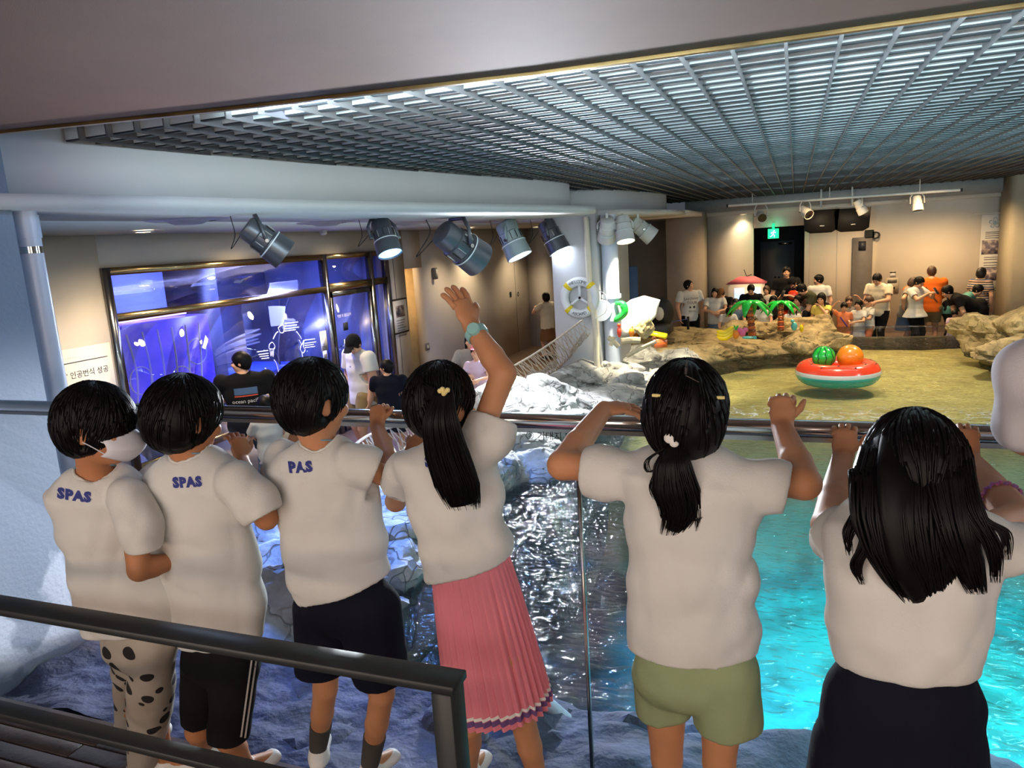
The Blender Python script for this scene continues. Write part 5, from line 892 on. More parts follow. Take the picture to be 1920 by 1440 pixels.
# ------------------------------------------------------------------ toys around the pool
def toy(n, c): return mat('toy_'+n, c, 0.22, var=0.02, spec=0.6, coat=0.3)
for n, c in (('red', (238, 70, 38)), ('teal', (20, 190, 195)), ('white', (236, 238, 236)), ('green', (30, 190, 60)), ('orange', (245, 140, 30)), ('yellow', (245, 215, 20)), ('pink', (240, 110, 160)), ('brown', (120, 62, 42)), ('black', (24, 22, 22)), ('dkgreen', (10, 90, 40)), ('cyan', (90, 190, 190)), ('rust', (200, 95, 40))): toy(n, c)
fc = atz(1570, 703, WZ); fc[2] -= 0.06; FT = thing('inflatable_pool_float', fc, 'round watermelon pool float, red above and turquoise below, carrying two balls', 'pool float'); R0, r0 = 0.44, 0.165
def torus_part(a0, a1, rr, nm, mm, dz=0.11):
    G = []
    for a in np.linspace(rad(a0), rad(a1), 12): G.append([fc+np.array([math.cos(t)*(R0+math.cos(a)*rr), math.sin(t)*(R0+math.cos(a)*rr), dz+math.sin(a)*rr*1.05]) for t in np.linspace(0, 2*np.pi, 56, endpoint=False)])
    mb = MB(); mb.grid(G[::-1], wrap=True); part(nm, mb, MATS[mm], FT, auto=None)
torus_part(14, 200, r0, 'red_tube_top', 'toy_red'); torus_part(-6, 14, r0*1.01, 'white_band', 'toy_white'); torus_part(-190, -6, r0, 'turquoise_tube', 'toy_teal')
m = MB(); m.lathe([(0.001, 0), (R0*0.9, 0.0), (R0*0.9, 0.03), (0.001, 0.05)], fc+np.array([0, 0, 0.10]), (0, 0, 1), 40); part('mesh_floor', m, MATS['toy_red'], FT)
for k in range(14):
    a = 2*np.pi*k/14+0.2; tl = rad(58 if k % 2 else 80); m = MB(); m.sphere(fc+np.array([math.cos(a)*(R0+math.cos(tl)*r0), math.sin(a)*(R0+math.cos(tl)*r0), 0.11+math.sin(tl)*r0*1.05]), (0.022, 0.022, 0.006), 8); part('seed', m, MATS['toy_black'], FT)
b1c = fc+np.array([-0.20, -0.05, 0.35]); B1 = thing('beach_ball', b1c-np.array([0, 0, 0.15]), 'green striped watermelon beach ball on the pool float', 'ball'); m = MB(); m.sphere(b1c, 0.165, 28); part('skin', m, MATS['toy_green'], B1, auto=None)
for k in range(9):
    a = 2*np.pi*k/9; P = [b1c+0.167*np.array([math.cos(a+0.06*math.sin(t*9))*math.sin(t), math.sin(a+0.06*math.sin(t*9))*math.sin(t), math.cos(t)]) for t in np.linspace(0.35, 2.8, 18)]; m = MB(); m.tube(np.array(P), 0.008, 5); part('stripe', m, MATS['toy_dkgreen'], B1, auto=None)
b2c = fc+np.array([0.17, -0.02, 0.34]); m = MB(); m.sphere(b2c, 0.19, 28); part('beach_ball', m, MATS['toy_orange'], None, auto=None, label='plain orange beach ball on the pool float', cat='ball')
def palm(base, top, lab, nseg, fr):
    T = thing('inflatable_palm', base, lab, 'inflatable palm', 'inflatable palms on the far rocks'); n = 11; ax = top-base
    for k in range(n):
        a = base+ax*k/n; b = base+ax*(k+1)/n; m = MB(); r1 = fr*0.17*(1-0.3*k/n); L_ = np.linalg.norm(b-a); m.lathe([(r1*0.78, 0), (r1*1.0, L_*0.35), (r1*1.0, L_*0.65), (r1*0.78, L_)], a, ax, 16); part('trunk_segment', m, MATS['toy_rust' if k % 2 else 'toy_brown'], T)
    for k in range(nseg):
        a = 2*np.pi*k/nseg+0.35; d = np.array([math.cos(a), 0.5*math.sin(a), 0]); P = [top+d*fr*s*0.95+np.array([0, 0, fr*(0.42*s-0.95*s*s)+0.02]) for s in np.linspace(0, 1, 9)]; m = MB(); m.tube(np.array(P), fr*np.array([0.06, 0.15, 0.19, 0.21, 0.20, 0.18, 0.15, 0.10, 0.03]), 10, flat=0.35); part('frond', m, MATS['toy_green'], T, auto=None)
palm(aty(1411, 635, 13.6), aty(1405, 570, 13.65), 'taller inflatable palm tree with drooping green fronds, left of two', 6, 0.44); palm(aty(1464, 620, 14.5), aty(1464, 570, 14.6), 'smaller inflatable palm tree, right of two on the far rocks', 5, 0.40)
q = aty(1360, 631, 13.4)
BN = thing('inflatable_banana', q, 'yellow inflatable banana bunch on the far rocks', 'inflatable fruit')
for k in range(3): m = MB(); a = np.array([-0.12+0.08*k, 0.02*k, 0.10+0.03*k]); P = bez([q+np.array([-0.15, 0, 0.00+0.05*k]), q+np.array([0, 0, -0.03+0.05*k]), q+np.array([0.14, 0, 0.08+0.05*k])], 6); m.tube(P, np.interp(np.linspace(0, 1, len(P)), [0, 0.2, 0.8, 1], [0.01, 0.045, 0.045, 0.01]), 10); part('finger', m, MATS['toy_yellow'], BN, auto=None)
def blob(px, py, Y, r, mm, lab, nm, extra=None):
    q = aty(px, py, Y); T = thing(nm, q-np.array([0, 0, r[2]]), lab, 'inflatable toy'); m = MB(); m.sphere(q, r, 16); part('body', m, MATS[mm], T, auto=None)
    if extra: extra(T, q)
def leaves(T, q):
    for k in range(6): a = k*math.pi/3; m = MB(); m.tube([q+np.array([0, 0, 0.08]), q+np.array([0.05*math.cos(a), 0.03*math.sin(a), 0.17])], [0.016, 0.003], 6); part('leaf', m, MATS['toy_green'], T)
blob(1380, 627, 13.4, (0.055, 0.055, 0.08), 'toy_orange', 'orange inflatable pineapple between the bananas and the pink toy', 'inflatable_pineapple', leaves)
def wings(T, q):
    for k in (-1, 1): m = MB(); m.sphere(q+np.array([0.05*k, 0, 0.05]), (0.05, 0.02, 0.045), 10); part('lobe', m, MATS['toy_pink'], T)
blob(1392, 624, 13.4, (0.06, 0.04, 0.07), 'toy_pink', 'pink inflatable toy beside the taller palm', 'inflatable_toy', wings)
blob(1489, 612, 14.2, (0.055, 0.04, 0.08), 'toy_cyan', 'turquoise toy bird right of the smaller palm', 'toy_bird', lambda T, q: part('head', MB().sphere(q+np.array([-0.03, 0, 0.10]), 0.035, 10), MATS['toy_cyan'], T))
blob(1503, 616, 14.2, (0.035, 0.035, 0.075), 'toy_yellow', 'yellow toy bird at the right end of the toys', 'toy_bird', lambda T, q: part('beak', MB().tube([q+np.array([0.01, 0, 0.06]), q+np.array([0.05, 0, 0.09])], [0.012, 0.002], 6), MATS['toy_orange'], T))
blob(1402, 633, 13.3, (0.10, 0.06, 0.025), 'toy_cyan', 'flat greenish toy lying at the foot of the taller palm', 'toy_fish', lambda T, q: part('tail', MB().box(q+np.array([0.12, 0, 0]), (0.05, 0.02, 0.05)), MATS['toy_cyan'], T))
# surfboard, green flamingo-shaped ring and small decorations at the column
mat('board_white', (240, 238, 230), 0.3, var=0.01); a, b = at(1150, 618, 11.4), at(1236, 563, 11.6); SB = thing('surfboard', a, 'white surfboard leaning across the rocks, glaring in the spotlight', 'surfboard'); ax = nrm(b-a); L_ = np.linalg.norm(b-a); e1 = nrm(np.cross(ax, (0.1, 1, 0.2))); e2 = np.cross(ax, e1); pr = [(0, 0.03), (0.1, 0.16), (0.3, 0.23), (0.55, 0.25), (0.8, 0.19), (0.95, 0.06), (1.0, 0.012)]
G = [[a+ax*L_*t+e1*math.cos(s)*w_*1.0+e2*math.sin(s)*0.035 for s in np.linspace(0, 2*np.pi, 20, endpoint=False)] for t, w_ in pr]; m = MB(); m.grid(G, wrap=True); part('deck', m, MATS['board_white'], SB, auto=None); m = MB(); m.box(a+ax*0.1, (0.02, 0.12, 0.10)); part('fin', m, MATS['board_white'], SB, False)
q = at(1163, 583, 11.2); m = MB(); m.tube(bez([q+np.array([-0.08, 0, 0.12]), q+np.array([0.04, 0, 0.10]), q+np.array([0.06, 0, -0.03]), q+np.array([-0.06, 0, -0.12]), q+np.array([-0.14, 0, -0.11])], 8), np.interp(np.linspace(0, 1, 33), [0, 0.3, 0.8, 1], [0.02, 0.06, 0.05, 0.01]), 12); part('inflatable_hook', m, MATS['toy_green'], None, auto=None, label='curved green inflatable against the bright pipe', cat='inflatable toy')
q = at(1214, 592, 11.9); m = MB(); m.sphere(q, (0.10, 0.05, 0.09), 10); m.tube([q, q+np.array([0.13, 0, 0.12])], [0.03, 0.005], 6); m.tube([q, q+np.array([-0.1, 0, 0.1])], [0.03, 0.005], 6); part('inflatable_leaf', m, MATS['toy_green'], None, auto=None, label='green inflatable leaf under the surfboard tip', cat='inflatable toy')
q = at(1161, 622, 11.1); m = MB(); m.sphere(q, (0.035, 0.03, 0.09), 12); m.sphere(q+np.array([0, 0, 0.10]), 0.03, 10); part('toy_parrot', m, MATS['toy_red'], None, auto=None, label='small red toy parrot below the surfboard', cat='toy')
q = at(1184, 623, 11.1); m = MB(); m.sphere(q, (0.045, 0.04, 0.07), 12); m.tube([q+np.array([0, 0, 0.05]), q+np.array([0.03, 0, 0.10])], [0.02, 0.004], 6); part('toy_duck', m, MATS['toy_orange'], None, auto=None, label='small orange toy bird between the red parrot and the upright stone', cat='toy')
q = at(1205, 617, 11.3); m = MB(); boulder(m, q, (0.14, 0.10, 0.16), 77, 4); part('upright_stone', m, MATS['rock_sand'], None, auto=35, label='squarish stone standing upright under the surfboard', cat='stone')
q = at(1238, 643, 11.6); TC = thing('treasure_chest', q-np.array([0, 0, 0.1]), 'small orange brown chest with a yellow lid on the rocks', 'chest'); m = MB(); m.box(q, (0.20, 0.14, 0.14), R=rot((0, 0, 1), 20), bev=0.01); part('box', m, MATS['toy_rust'], TC, False); m = MB(); m.box(q+np.array([-0.02, 0, 0.13]), (0.27, 0.17, 0.07), R=rot((0, 1, 0), 12), bev=0.02); part('lid', m, MATS['toy_yellow'], TC, False); m = MB(); m.tube(cord_ring(q+np.array([-0.08, -0.10, 0.09]), (0.03, 0.02), np.array([1., 0, 0]), np.array([0, 0, 1.]), 16) if 'cord_ring' in globals() else [q, q+0.01], 0.006, 6, closed=True); part('clasp', m, MATS['toy_brown'], TC)
# driftwood frame on the rocks
DW = thing('driftwood', at(1150, 650, 11.0), 'pale driftwood beams lying on the bright rocks', 'driftwood'); mat('drift', (205, 186, 150), 0.8, var=0.2, vs=8, bump=0.4, bs=30)
for (x1_, y1_, x2_, y2_, r) in ((1165, 640, 1200, 638, 0.05), (1140, 632, 1160, 650, 0.035), (1175, 668, 1230, 640, 0.03), (1145, 648, 1152, 632, 0.03)): m = MB(); m.tube(bez([at(x1_, y1_, 10.9), (at(x1_, y1_, 10.9)+at(x2_, y2_, 10.9))/2+np.array([0, 0, 0.01]), at(x2_, y2_, 10.9)], 4), r, 9); part('beam', m, MATS['drift'], DW)
# belt barrier, information board, baby carriage behind the rocks
q = at(1186, 545, 14.5); IB = thing('information_board', (q[0], q[1], -1.12), 'tall blue and yellow information board half hidden by the bright pipe', 'board'); m = MB(); m.box((q[0]-0.12, q[1], 0.15), (0.46, 0.06, 1.7), bev=0.02); part('panel', m, mat('board_blue', (60, 88, 128), 0.5), IB, False); m = MB(); m.box((q[0]-0.12, q[1]-0.035, -0.3), (0.42, 0.01, 0.5)); part('lower_field', m, MATS['toy_orange'], IB, False); m = MB(); m.box((q[0]-0.12, q[1], -0.9), (0.5, 0.3, 0.4)); part('stand', m, MATS['cable'], IB, False); m = MB(); m.box((q[0]-0.12, q[1]-0.036, 0.15), (0.40, 0.01, 0.25)); part('picture', m, MATS['toy_pink'], IB, False)
a, b = at(1215, 606, 14.6), at(1290, 598, 15.6); BB = thing('belt_barrier', (a[0], a[1], -1.12), 'blue belt barrier stretched in front of the dark opening', 'barrier'); m = MB(); m.tube([a, (a+b)/2-np.array([0, 0, 0.03]), b], 0.022, 8, flat=0.3); part('belt', m, mat('belt_blue', (50, 70, 160), 0.6), BB)
for p_ in (a, b): m = MB(); m.cyl((p_[0], p_[1], -1.12), (p_[0], p_[1], p_[2]+0.05), 0.028, n=14); m.cyl((p_[0], p_[1], -1.12), (p_[0], p_[1], -1.09), 0.15, n=20); part('post', m, MATS['cable'], BB)
q = at(1238, 592, 14.0); PR = thing('pushchair', (q[0], q[1], -1.12), 'dark pushchair with a pale bag behind the blue belt barrier', 'pushchair'); S = SDF(q-0.5, q+0.6, 0.03); S.ell(q+np.array([0, 0, 0.05]), np.eye(3), (0.26, 0.25, 0.30)); S.ell(q+np.array([-0.15, -0.2, -0.1]), np.eye(3), (0.22, 0.25, 0.22), cut=True); part('hood', S.mb(), MATS['cable'], PR, auto=None)
m = MB(); m.box(q+np.array([0, -0.02, -0.25]), (0.42, 0.6, 0.25), bev=0.06); part('seat', m, MATS['cable'], PR, False); m = MB(); m.sphere(q+np.array([0.02, -0.22, 0.06]), (0.09, 0.08, 0.13), 12); part('bag', m, MATS['wall_cream'], PR, auto=None)
for dx in (-0.22, 0.22):
    for dy in (-0.25, 0.28): m = MB(); m.cyl((q[0]+dx-0.02, q[1]+dy, -1.0), (q[0]+dx+0.02, q[1]+dy, -1.0), 0.11, n=18); part('wheel', m, MATS['cable'], PR)
# ---- child 4: girl in a pink pleated skirt waving
def b4(R, tree):
    c0, c1 = A(879, 1040, 1.72), A(936, 1318, 1.80); w0 = 72*dep(c0)/FPX; w1 = 100*dep(c1)/FPX; n = 38*6; rows = 15; G = []; ax = nrm(c1-c0); uu = nrm(U5-ax*U5.dot(ax)); vv = np.cross(ax, uu); rs = np.random.RandomState(4)
    jit = rs.uniform(0.6, 1.4, 38); pz = rs.uniform(-0.007, 0.007, 38)
    for i in range(rows):
        t = i/(rows-1); row = []
        for k in range(n):
            a = 2*np.pi*k/n; pl = (k % 6)/6.0; q = int(k//6); saw = (pl-0.5) if pl < 0.72 else (0.5-(pl-0.72)*3.2); amp = (0.003+0.018*t)*jit[q]; w = w0+(w1-w0)*(t**0.8)
            rr = w+saw*amp; d = uu*math.cos(a)*rr+vv*math.sin(a)*rr*0.72; row.append(c0+(c1-c0)*t+d+ax*pz[q]*t*t)
        G.append(row)
    G = np.array(G); mb = MB(); mb.grid(G, wrap=True); part('skirt', mb, MATS['cloth_pink'], R, auto=35)
    for (a, b, m, nm) in ((0.905, 0.925, 'ink_white', 'hem_band'), (0.93, 0.965, 'cloth_purple_trim', 'hem_band')):
        def rowat(t):
            x = t*(rows-1); i = int(x); f = x-i; return G[i]*(1-f)+G[min(i+1, rows-1)]*f
        cen = c0+(c1-c0)*a; r1, r2 = rowat(a), rowat(b); o = lambda r: r+(r-cen-ax*((r-cen)@ax)[:, None])*0.012
        mm = MB(); mm.grid([o(r1), o(r2)], wrap=True); part(nm, mm, MATS[m], R, auto=35)
def h4(hm, c, hf, hs, hu):
    tie = A(832, 738, 1.605)
    bundle(hm, [A(832, 732, 1.60), A(826, 790, 1.57), A(838, 850, 1.585), A(858, 910, 1.60), A(873, 962, 1.61)], [0.020, 0.042, 0.052, 0.054, 0.036], 0.42, 200, 5, 0.0030, core=0.82, tip=0.16)
    rs = np.random.RandomState(8)
    for i in range(130):
        t = rs.uniform(-0.95, 0.95); s0 = c+hs*math.sin(t)*0.36*H4+hu*(0.05+rs.uniform(0, .36)*math.cos(t))*H4-hf*(0.30+0.12*math.cos(t))*H4; hm.tube(bez([s0, (s0+tie)/2-hf*0.012, tie], 4), [0.0022]*9, 4)
    for (a, b, d) in () and (((905, 800, 1.66), (922, 830, 1.64), (905, 845, 1.62)), ((765, 760, 1.66), (780, 815, 1.62), (788, 862, 1.62))): bundle(hm, [A(*a), A(*b), A(*d)], [0.004, 0.005, 0.001], 0.6, 8, 3, 0.0012, core=0)
H4 = 0.205
k4 = kid('girl waving one arm, long ponytail and pink pleated skirt', 1.72, (830, 760, 1.72), (850, 832, 1.72),
    [(846, 846, 1.72, 50), (838, 880, 1.71, 92), (858, 950, 1.70, 88), (876, 1020, 1.71, 84), (886, 1070, 1.72, 80), (890, 1100, 1.73, 80)],
    [[(880, 862, 1.70, 46), (915, 815, 1.72, 42), (926, 782, 1.74, 40)], [(760, 885, 1.72, 36), (745, 915, 1.76, 32)]], ((805, 1082, 1.70), (960, 1052, 1.70)),
    [dict(pts=[A(885, 855, 1.70), A(944, 700, 1.78), A(884, 612, 1.84)], dir=(-0.42, 0.20, 0.85), pn=(-0.75, 0.45, -0.35), thumb=-1, curl=(12, 14, 10), spread=7, L=0.15, r=(0.036, 0.034, 0.024)), dict(pts=[A(760, 885, 1.74), A(742, 940, 1.90), A(770, 850, 2.06)], dir=(0.2, 0.5, 0.5), pn=(0, 0.7, -0.7), thumb=1, curl=(60, 70, 50))],
    None, [(A(878, 1230, 1.78), A(880, 1360, 1.82), np.array([-0.98, 1.92, FLOOR+0.07]), (0, 1, 0)), (A(950, 1220, 1.76), A(978, 1340, 1.80), np.array([-0.72, 1.88, FLOOR+0.07]), (0.2, 1, 0))], b4, [h4], H=H4, hfw=(0.33, 0.92, -0.10), seed=44, foldamp=0.0055, th=1.13, back=-0.50, tilt=0.35, full=0.03, strandn=260, spas=(803, 866, 0.034, 0, 'S'), yR=0.62)
R4 = k4[0]
tm = MB()
for dx, dy in ((-9, 0), (-3, -4), (3, 3), (9, -2), (0, 6)): tm.sphere(A(832+dx*0.8, 733+dy*0.8, 1.585), 0.0068, 8)
part('hair_tie', tm, MATS['clip_yellow'], R4, label='yellow and white flower hair tie')
wr, el = A(884, 612, 1.84), A(944, 700, 1.78); wd = nrm(wr-el); wc = wr-wd*0.028; ue = nrm(np.cross(wd, (0, -1, 0.2))); ve = np.cross(wd, ue)
wm = MB()
G = [[wc+wd*hh*0.011+(ue*math.cos(a)+ve*math.sin(a))*rr for a in np.linspace(0, 2*np.pi, 28, endpoint=False)] for hh, rr in ((-1, 0.028), (-0.9, 0.0315), (0.9, 0.0315), (1, 0.028))]
wm.grid(G, wrap=True); part('watch_strap', wm, MATS['watch_mint'], R4, label='mint green watch strap')
wf = MB(); fd = nrm(CAM-wc)*0.7+ue*0.0; fd = nrm(fd-wd*fd.dot(wd)); wf.lathe([(0.001, 0.012), (0.016, 0.012), (0.018, 0.009), (0.018, 0)], wc+fd*0.026, fd, 24); part('watch_case', wf, MATS['watch_mint'], R4)
# ---- child 5: girl with a low ponytail and sage shorts
def b5(R, tree):
    m = shortsmb([pxseg(1302, 1180, 1.62, 96, 0.55), pxseg(1303, 1262, 1.63, 114, 0.64)], [[pxseg(1246, 1262, 1.64, 56, 1.0), pxseg(1244, 1385, 1.66, 46, 1.05)], [pxseg(1360, 1262, 1.62, 62, 1.0), pxseg(1368, 1395, 1.64, 64, 1.0)]], [(A(1300, 1342, 1.65), hemn(A(1205, 1325, 1.65), A(1425, 1352, 1.65)))], U5, seed=7, folds=0.0025)
    part('shorts', m, MATS['cloth_sage'], R, auto=None)
def h5(hm, c, hf, hs, hu):
    bundle(hm, [A(1268, 835, 1.545), A(1262, 870, 1.52), A(1268, 920, 1.52), A(1276, 965, 1.53), A(1258, 1008, 1.535)], [0.018, 0.036, 0.048, 0.040, 0.018], 0.45, 220, 9, 0.0028, core=0.85, tip=0.22, wave=0.006)
    for pts in (((1262, 832, 1.54), (1215, 862, 1.53), (1218, 885, 1.53), (1240, 872, 1.53)), ((1245, 860, 1.53), (1222, 910, 1.53), (1236, 950, 1.53)), ((1290, 900, 1.53), (1308, 960, 1.53), (1306, 1003, 1.53)), ((1290, 940, 1.53), (1300, 975, 1.53), (1322, 968, 1.53))):
        bundle(hm, [A(*p) for p in pts], [0.003, 0.006, 0.001], 0.6, 10, 4, 0.0011, core=0)
    tie = A(1272, 832, 1.55); rs = np.random.RandomState(3)
    for i in range(150):
        t = rs.uniform(-1.3, 1.3); s0 = c+hs*math.sin(t)*0.385*H5+hu*(rs.uniform(-.15, .40)*math.cos(t))*H5-hf*(0.42*math.cos(t*0.8)+0.05)*H5; hm.tube(bez([s0, (s0*0.5+tie*0.5)-hf*0.02, tie], 4), [0.0024]*9, 4)
H5 = 0.218
k5 = kid('girl with both elbows raised over the rail, low ponytail and sage green shorts', 1.65, (1288, 782, 1.65), (1300, 868, 1.64),
    [(1300, 872, 1.64, 56), (1296, 905, 1.63, 132), (1290, 985, 1.62, 114), (1297, 1080, 1.62, 112), (1298, 1170, 1.62, 116), (1299, 1250, 1.63, 118)],
    [[(1190, 888, 1.63, 44), (1130, 886, 1.63, 47), (1094, 884, 1.63, 44)], [(1410, 902, 1.63, 46), (1450, 910, 1.63, 46), (1478, 916, 1.63, 42)]], ((1180, 1205, 1.62), (1418, 1232, 1.62)),
    [dict(pts=[A(1180, 882, 1.63), A(1054, 872, 1.66), A(1132, 768, 1.93)], dir=(0.85, 0.35, 0.02), pn=(0.1, 0.3, -1), thumb=1, curl=(18, 20, 12), L=0.135, r=(0.037, 0.036, 0.025)), dict(pts=[A(1415, 900, 1.63), A(1508, 906, 1.65), A(1466, 800, 1.86)], dir=(-0.05, 0.25, 0.9), pn=(0.1, 0.8, -0.2), thumb=-1, curl=(60, 60, 40), L=0.135, r=(0.037, 0.036, 0.025))],
    None, [(A(1246, 1262, 1.64), A(1250, 1420, 1.68), np.array([-0.30, 1.78, FLOOR+0.07]), (-0.1, 1, 0)), (A(1358, 1262, 1.62), A(1348, 1430, 1.66), np.array([-0.12, 1.76, FLOOR+0.07]), (0.1, 1, 0))], b5, [h5], H=H5, hfw=(0.05, 0.98, -0.12), u=nrm((0.985, 0.16, 0)), seed=55, th=1.20, back=-0.52, tilt=0.32, full=0.02, strandn=260, yR=0.60, foldamp=0.0040, neckr=0.05, collar=1.1)
R5, c5, (f5, s5, u5), nb5, so5 = k5
def scalpline(R, tree_obj, pts, w):
    hb = bvh(tree_obj.data); rows = []
    for (x, y) in pts:
        row = []
        for e in (-w, w):
            q = hb.ray_cast(Vector(CAM), Vector(ray(x+e, y)))
            row.append(np.array(q[0])-nrm(ray(x, y))*0.0025 if q[0] is not None else None)
        if all(z is not None for z in row): rows.append(row)
    if len(rows) > 1: mb = MB(); mb.grid(rows); part('hair_parting', mb, MATS['parting'], R, label='pale parting line in the hair')
hair5 = [o for o in R5.children if o.name.startswith('hair')][0]
scalpline(R5, hair5, [(1287-0.2*i, 678+i*4) for i in range(7)], 2.2)
scalpline(R5, hair5, [(1286+i*5, 704+i*2.6) for i in range(6)], 1.8)
for (x, y, a) in ((1231, 741, 8), (1350, 745, -6)):
    e = MB(); q = bvh(hair5.data).ray_cast(Vector(CAM), Vector(ray(x, y))); q = np.array(q[0]) if q[0] is not None else A(x, y, 1.56); e.tube([q-s5*0.009-V5*0.002, q-V5*0.004, q+s5*0.009-V5*0.002], [0.0035, 0.0038, 0.0035], 8); part('hair_band', e, MATS['clip_yellow'], R5, label='small pale yellow hair band')
tb = MB(); tb.sphere(A(1256, 822, 1.53), (0.013, 0.006, 0.012), 10); tb.sphere(A(1264, 832, 1.53), (0.010, 0.006, 0.008), 10); part('hair_clip', tb, MATS['ink_white'], R5, label='white bow hair clip')
# ---- child 6: girl with long loose hair and dark blue skirt
def b6(R, tree):
    m = shortsmb([pxseg(1700, 1200, 1.42, 94, 0.56), pxseg(1692, 1310, 1.43, 138, 0.7), pxseg(1680, 1420, 1.45, 150, 0.8), pxseg(1672, 1520, 1.47, 158, 0.8)], [], [(A(1672, 1520, 1.47), (0, 0, -1))], U5, seed=8, folds=0.003)
    part('skirt', m, MATS['cloth_navy'], R, auto=None)
def h6(hm, c, hf, hs, hu):
    Y = 1.33
    bundle(hm, [A(1708, 835, 1.45), A(1710, 895, 1.385), A(1712, 960, 1.35), A(1722, 1030, 1.34), A(1738, 1090, 1.345), A(1748, 1138, 1.35)], [0.085, 0.100, 0.098, 0.088, 0.066, 0.038], 0.30, 900, 21, 0.0036, core=0.72, tip=0.18, wave=0.006)
    bundle(hm, [A(1650, 880, 1.38), A(1652, 980, 1.335), A(1680, 1050, 1.33), A(1716, 1118, 1.34)], [0.052, 0.045, 0.036, 0.012], 0.35, 330, 22, 0.0034, core=0.6)
    bundle(hm, [A(1775, 880, 1.38), A(1792, 980, 1.33), A(1812, 1050, 1.33), A(1836, 1125, 1.335)], [0.040, 0.030, 0.026, 0.010], 0.4, 130, 23, 0.0028, core=0.85)
    bundle(hm, [A(1800, 860, 1.40), A(1822, 955, 1.34), A(1862, 1030, 1.33), A(1868, 1105, 1.335)], [0.020, 0.018, 0.012, 0.004], 0.5, 60, 24, 0.0022, core=0.6)
    bundle(hm, [A(1806, 880, 1.39), A(1836, 965, 1.34), A(1884, 1000, 1.335), A(1890, 1060, 1.335)], [0.012, 0.010, 0.008, 0.002], 0.5, 34, 25, 0.002, core=0.4)
    bundle(hm, [A(1625, 890, 1.40), A(1612, 960, 1.35), A(1592, 1000, 1.33), A(1594, 1050, 1.33)], [0.014, 0.014, 0.009, 0.002], 0.5, 40, 26, 0.002, core=0.5)
    bundle(hm, [A(1640, 930, 1.36), A(1628, 1010, 1.33), A(1606, 1058, 1.33), A(1622, 1104, 1.33)], [0.016, 0.013, 0.009, 0.002], 0.5, 44, 27, 0.002, core=0.5)
    pass
H6 = 0.205
k6 = kid('girl with long loose black hair gripping the rail, dark navy skirt', 1.48, (1712, 892, 1.47), (1715, 965, 1.46),
    [(1715, 968, 1.46, 70), (1712, 1010, 1.44, 148), (1708, 1090, 1.42, 142), (1702, 1170, 1.42, 136), (1702, 1225, 1.42, 118), (1704, 1262, 1.42, 104)],
    [[(1620, 1010, 1.44, 56), (1582, 1008, 1.50, 52), (1562, 1010, 1.55, 50)], [(1815, 1010, 1.44, 56), (1870, 1020, 1.46, 54), (1912, 1022, 1.50, 50)]], ((1570, 1232, 1.42), (1832, 1262, 1.42)),
    [dict(pts=[A(1620, 1005, 1.46), A(1553, 985, 1.66), A(1580, 858, 2.02)], dir=(0.06, 0.30, 0.95), pn=(0.05, 1, -0.15), thumb=-1, curl=(42, 55, 50), L=0.135, r=(0.037, 0.035, 0.026), spread=2), dict(pts=[A(1820, 1005, 1.46), A(1912, 975, 1.66), A(1815, 862, 2.02)], dir=(-0.05, 0.28, 0.9), pn=(0, 1, -0.15), thumb=1, curl=(42, 55, 50), L=0.135, r=(0.037, 0.036, 0.027), spread=2)],
    None, [(np.array([0.10, 1.47, 0.40]), np.array([0.11, 1.52, 0.16]), np.array([0.12, 1.55, FLOOR+0.07]), (0, 1, 0)), (np.array([0.28, 1.47, 0.40]), np.array([0.28, 1.52, 0.16]), np.array([0.28, 1.56, FLOOR+0.07]), (0.1, 1, 0))], b6, [h6], H=H6, hfw=(-0.05, 0.97, -0.20), u=nrm((0.995, 0.06, 0)), seed=66, th=1.20, back=-0.75, tilt=0.25, full=0.05, strandn=300, ear=False, yR=0.62, foldamp=0.0058)
bm = MB(); p0, p1 = A(1912, 975, 1.66), A(1815, 862, 2.02); bd = nrm(p1-p0); bc = p0+(p1-p0)*0.30; ue = nrm(np.cross(bd, (0, 0, 1))); ve = np.cross(bd, ue)
for i in range(30):
    a = 2*np.pi*i/30; bm.sphere(bc+(ue*math.cos(a)+ve*math.sin(a))*0.038+bd*0.003*(-1)**i, 0.0052, 7)
part('bracelet', bm, MATS['bead_pink'], k6[0], label='pink and purple beaded bracelet')
# face mask of child 1
R1, c1, (f1, s1, u1), nb1, so1 = k1
G = []
for t in np.linspace(-1, 1, 17):
    row = []
    for e in np.linspace(0, 1, 13):
        a = (e-0.5)*2.35; w = (0.37-0.04*abs(t)); fy = 0.50-0.10*t*t+0.05*(1-abs(t)); zz = -0.19+t*0.235*(1-0.42*math.sin(a)**2)
        row.append(c1+s1*math.sin(a)*w*0.21+f1*(fy*math.cos(a)**0.8-0.005+(0.05 if abs(e-0.5) < .1 else 0.03)*max(0, 1-t*t))*0.21+u1*(zz-0.05*abs(math.sin(a))*t)*0.21)
    G.append(row)
mk = MB(); mk.grid(G); o = part('face_mask', mk, MATS['mask_white'], R1, auto=None, label='white folded face mask'); sd = o.modifiers.new('s', 'SOLIDIFY'); sd.thickness = 0.002
for q in (1, -1):
    sm_ = MB(); ea = c1+s1*q*0.36*0.21-f1*0.08*0.21; kq = 12 if q == 1 else 0
    sm_.tube(bez([G[14][kq], (G[14][kq]+ea)/2+s1*q*0.006+u1*0.006, ea+u1*0.012], 5), 0.0016, 6); sm_.tube(bez([G[3][kq], (G[3][kq]+ea)/2+s1*q*0.006-u1*0.005, ea-u1*0.02], 5), 0.0016, 6); part('ear_loop', sm_, MATS['mask_white'], R1)
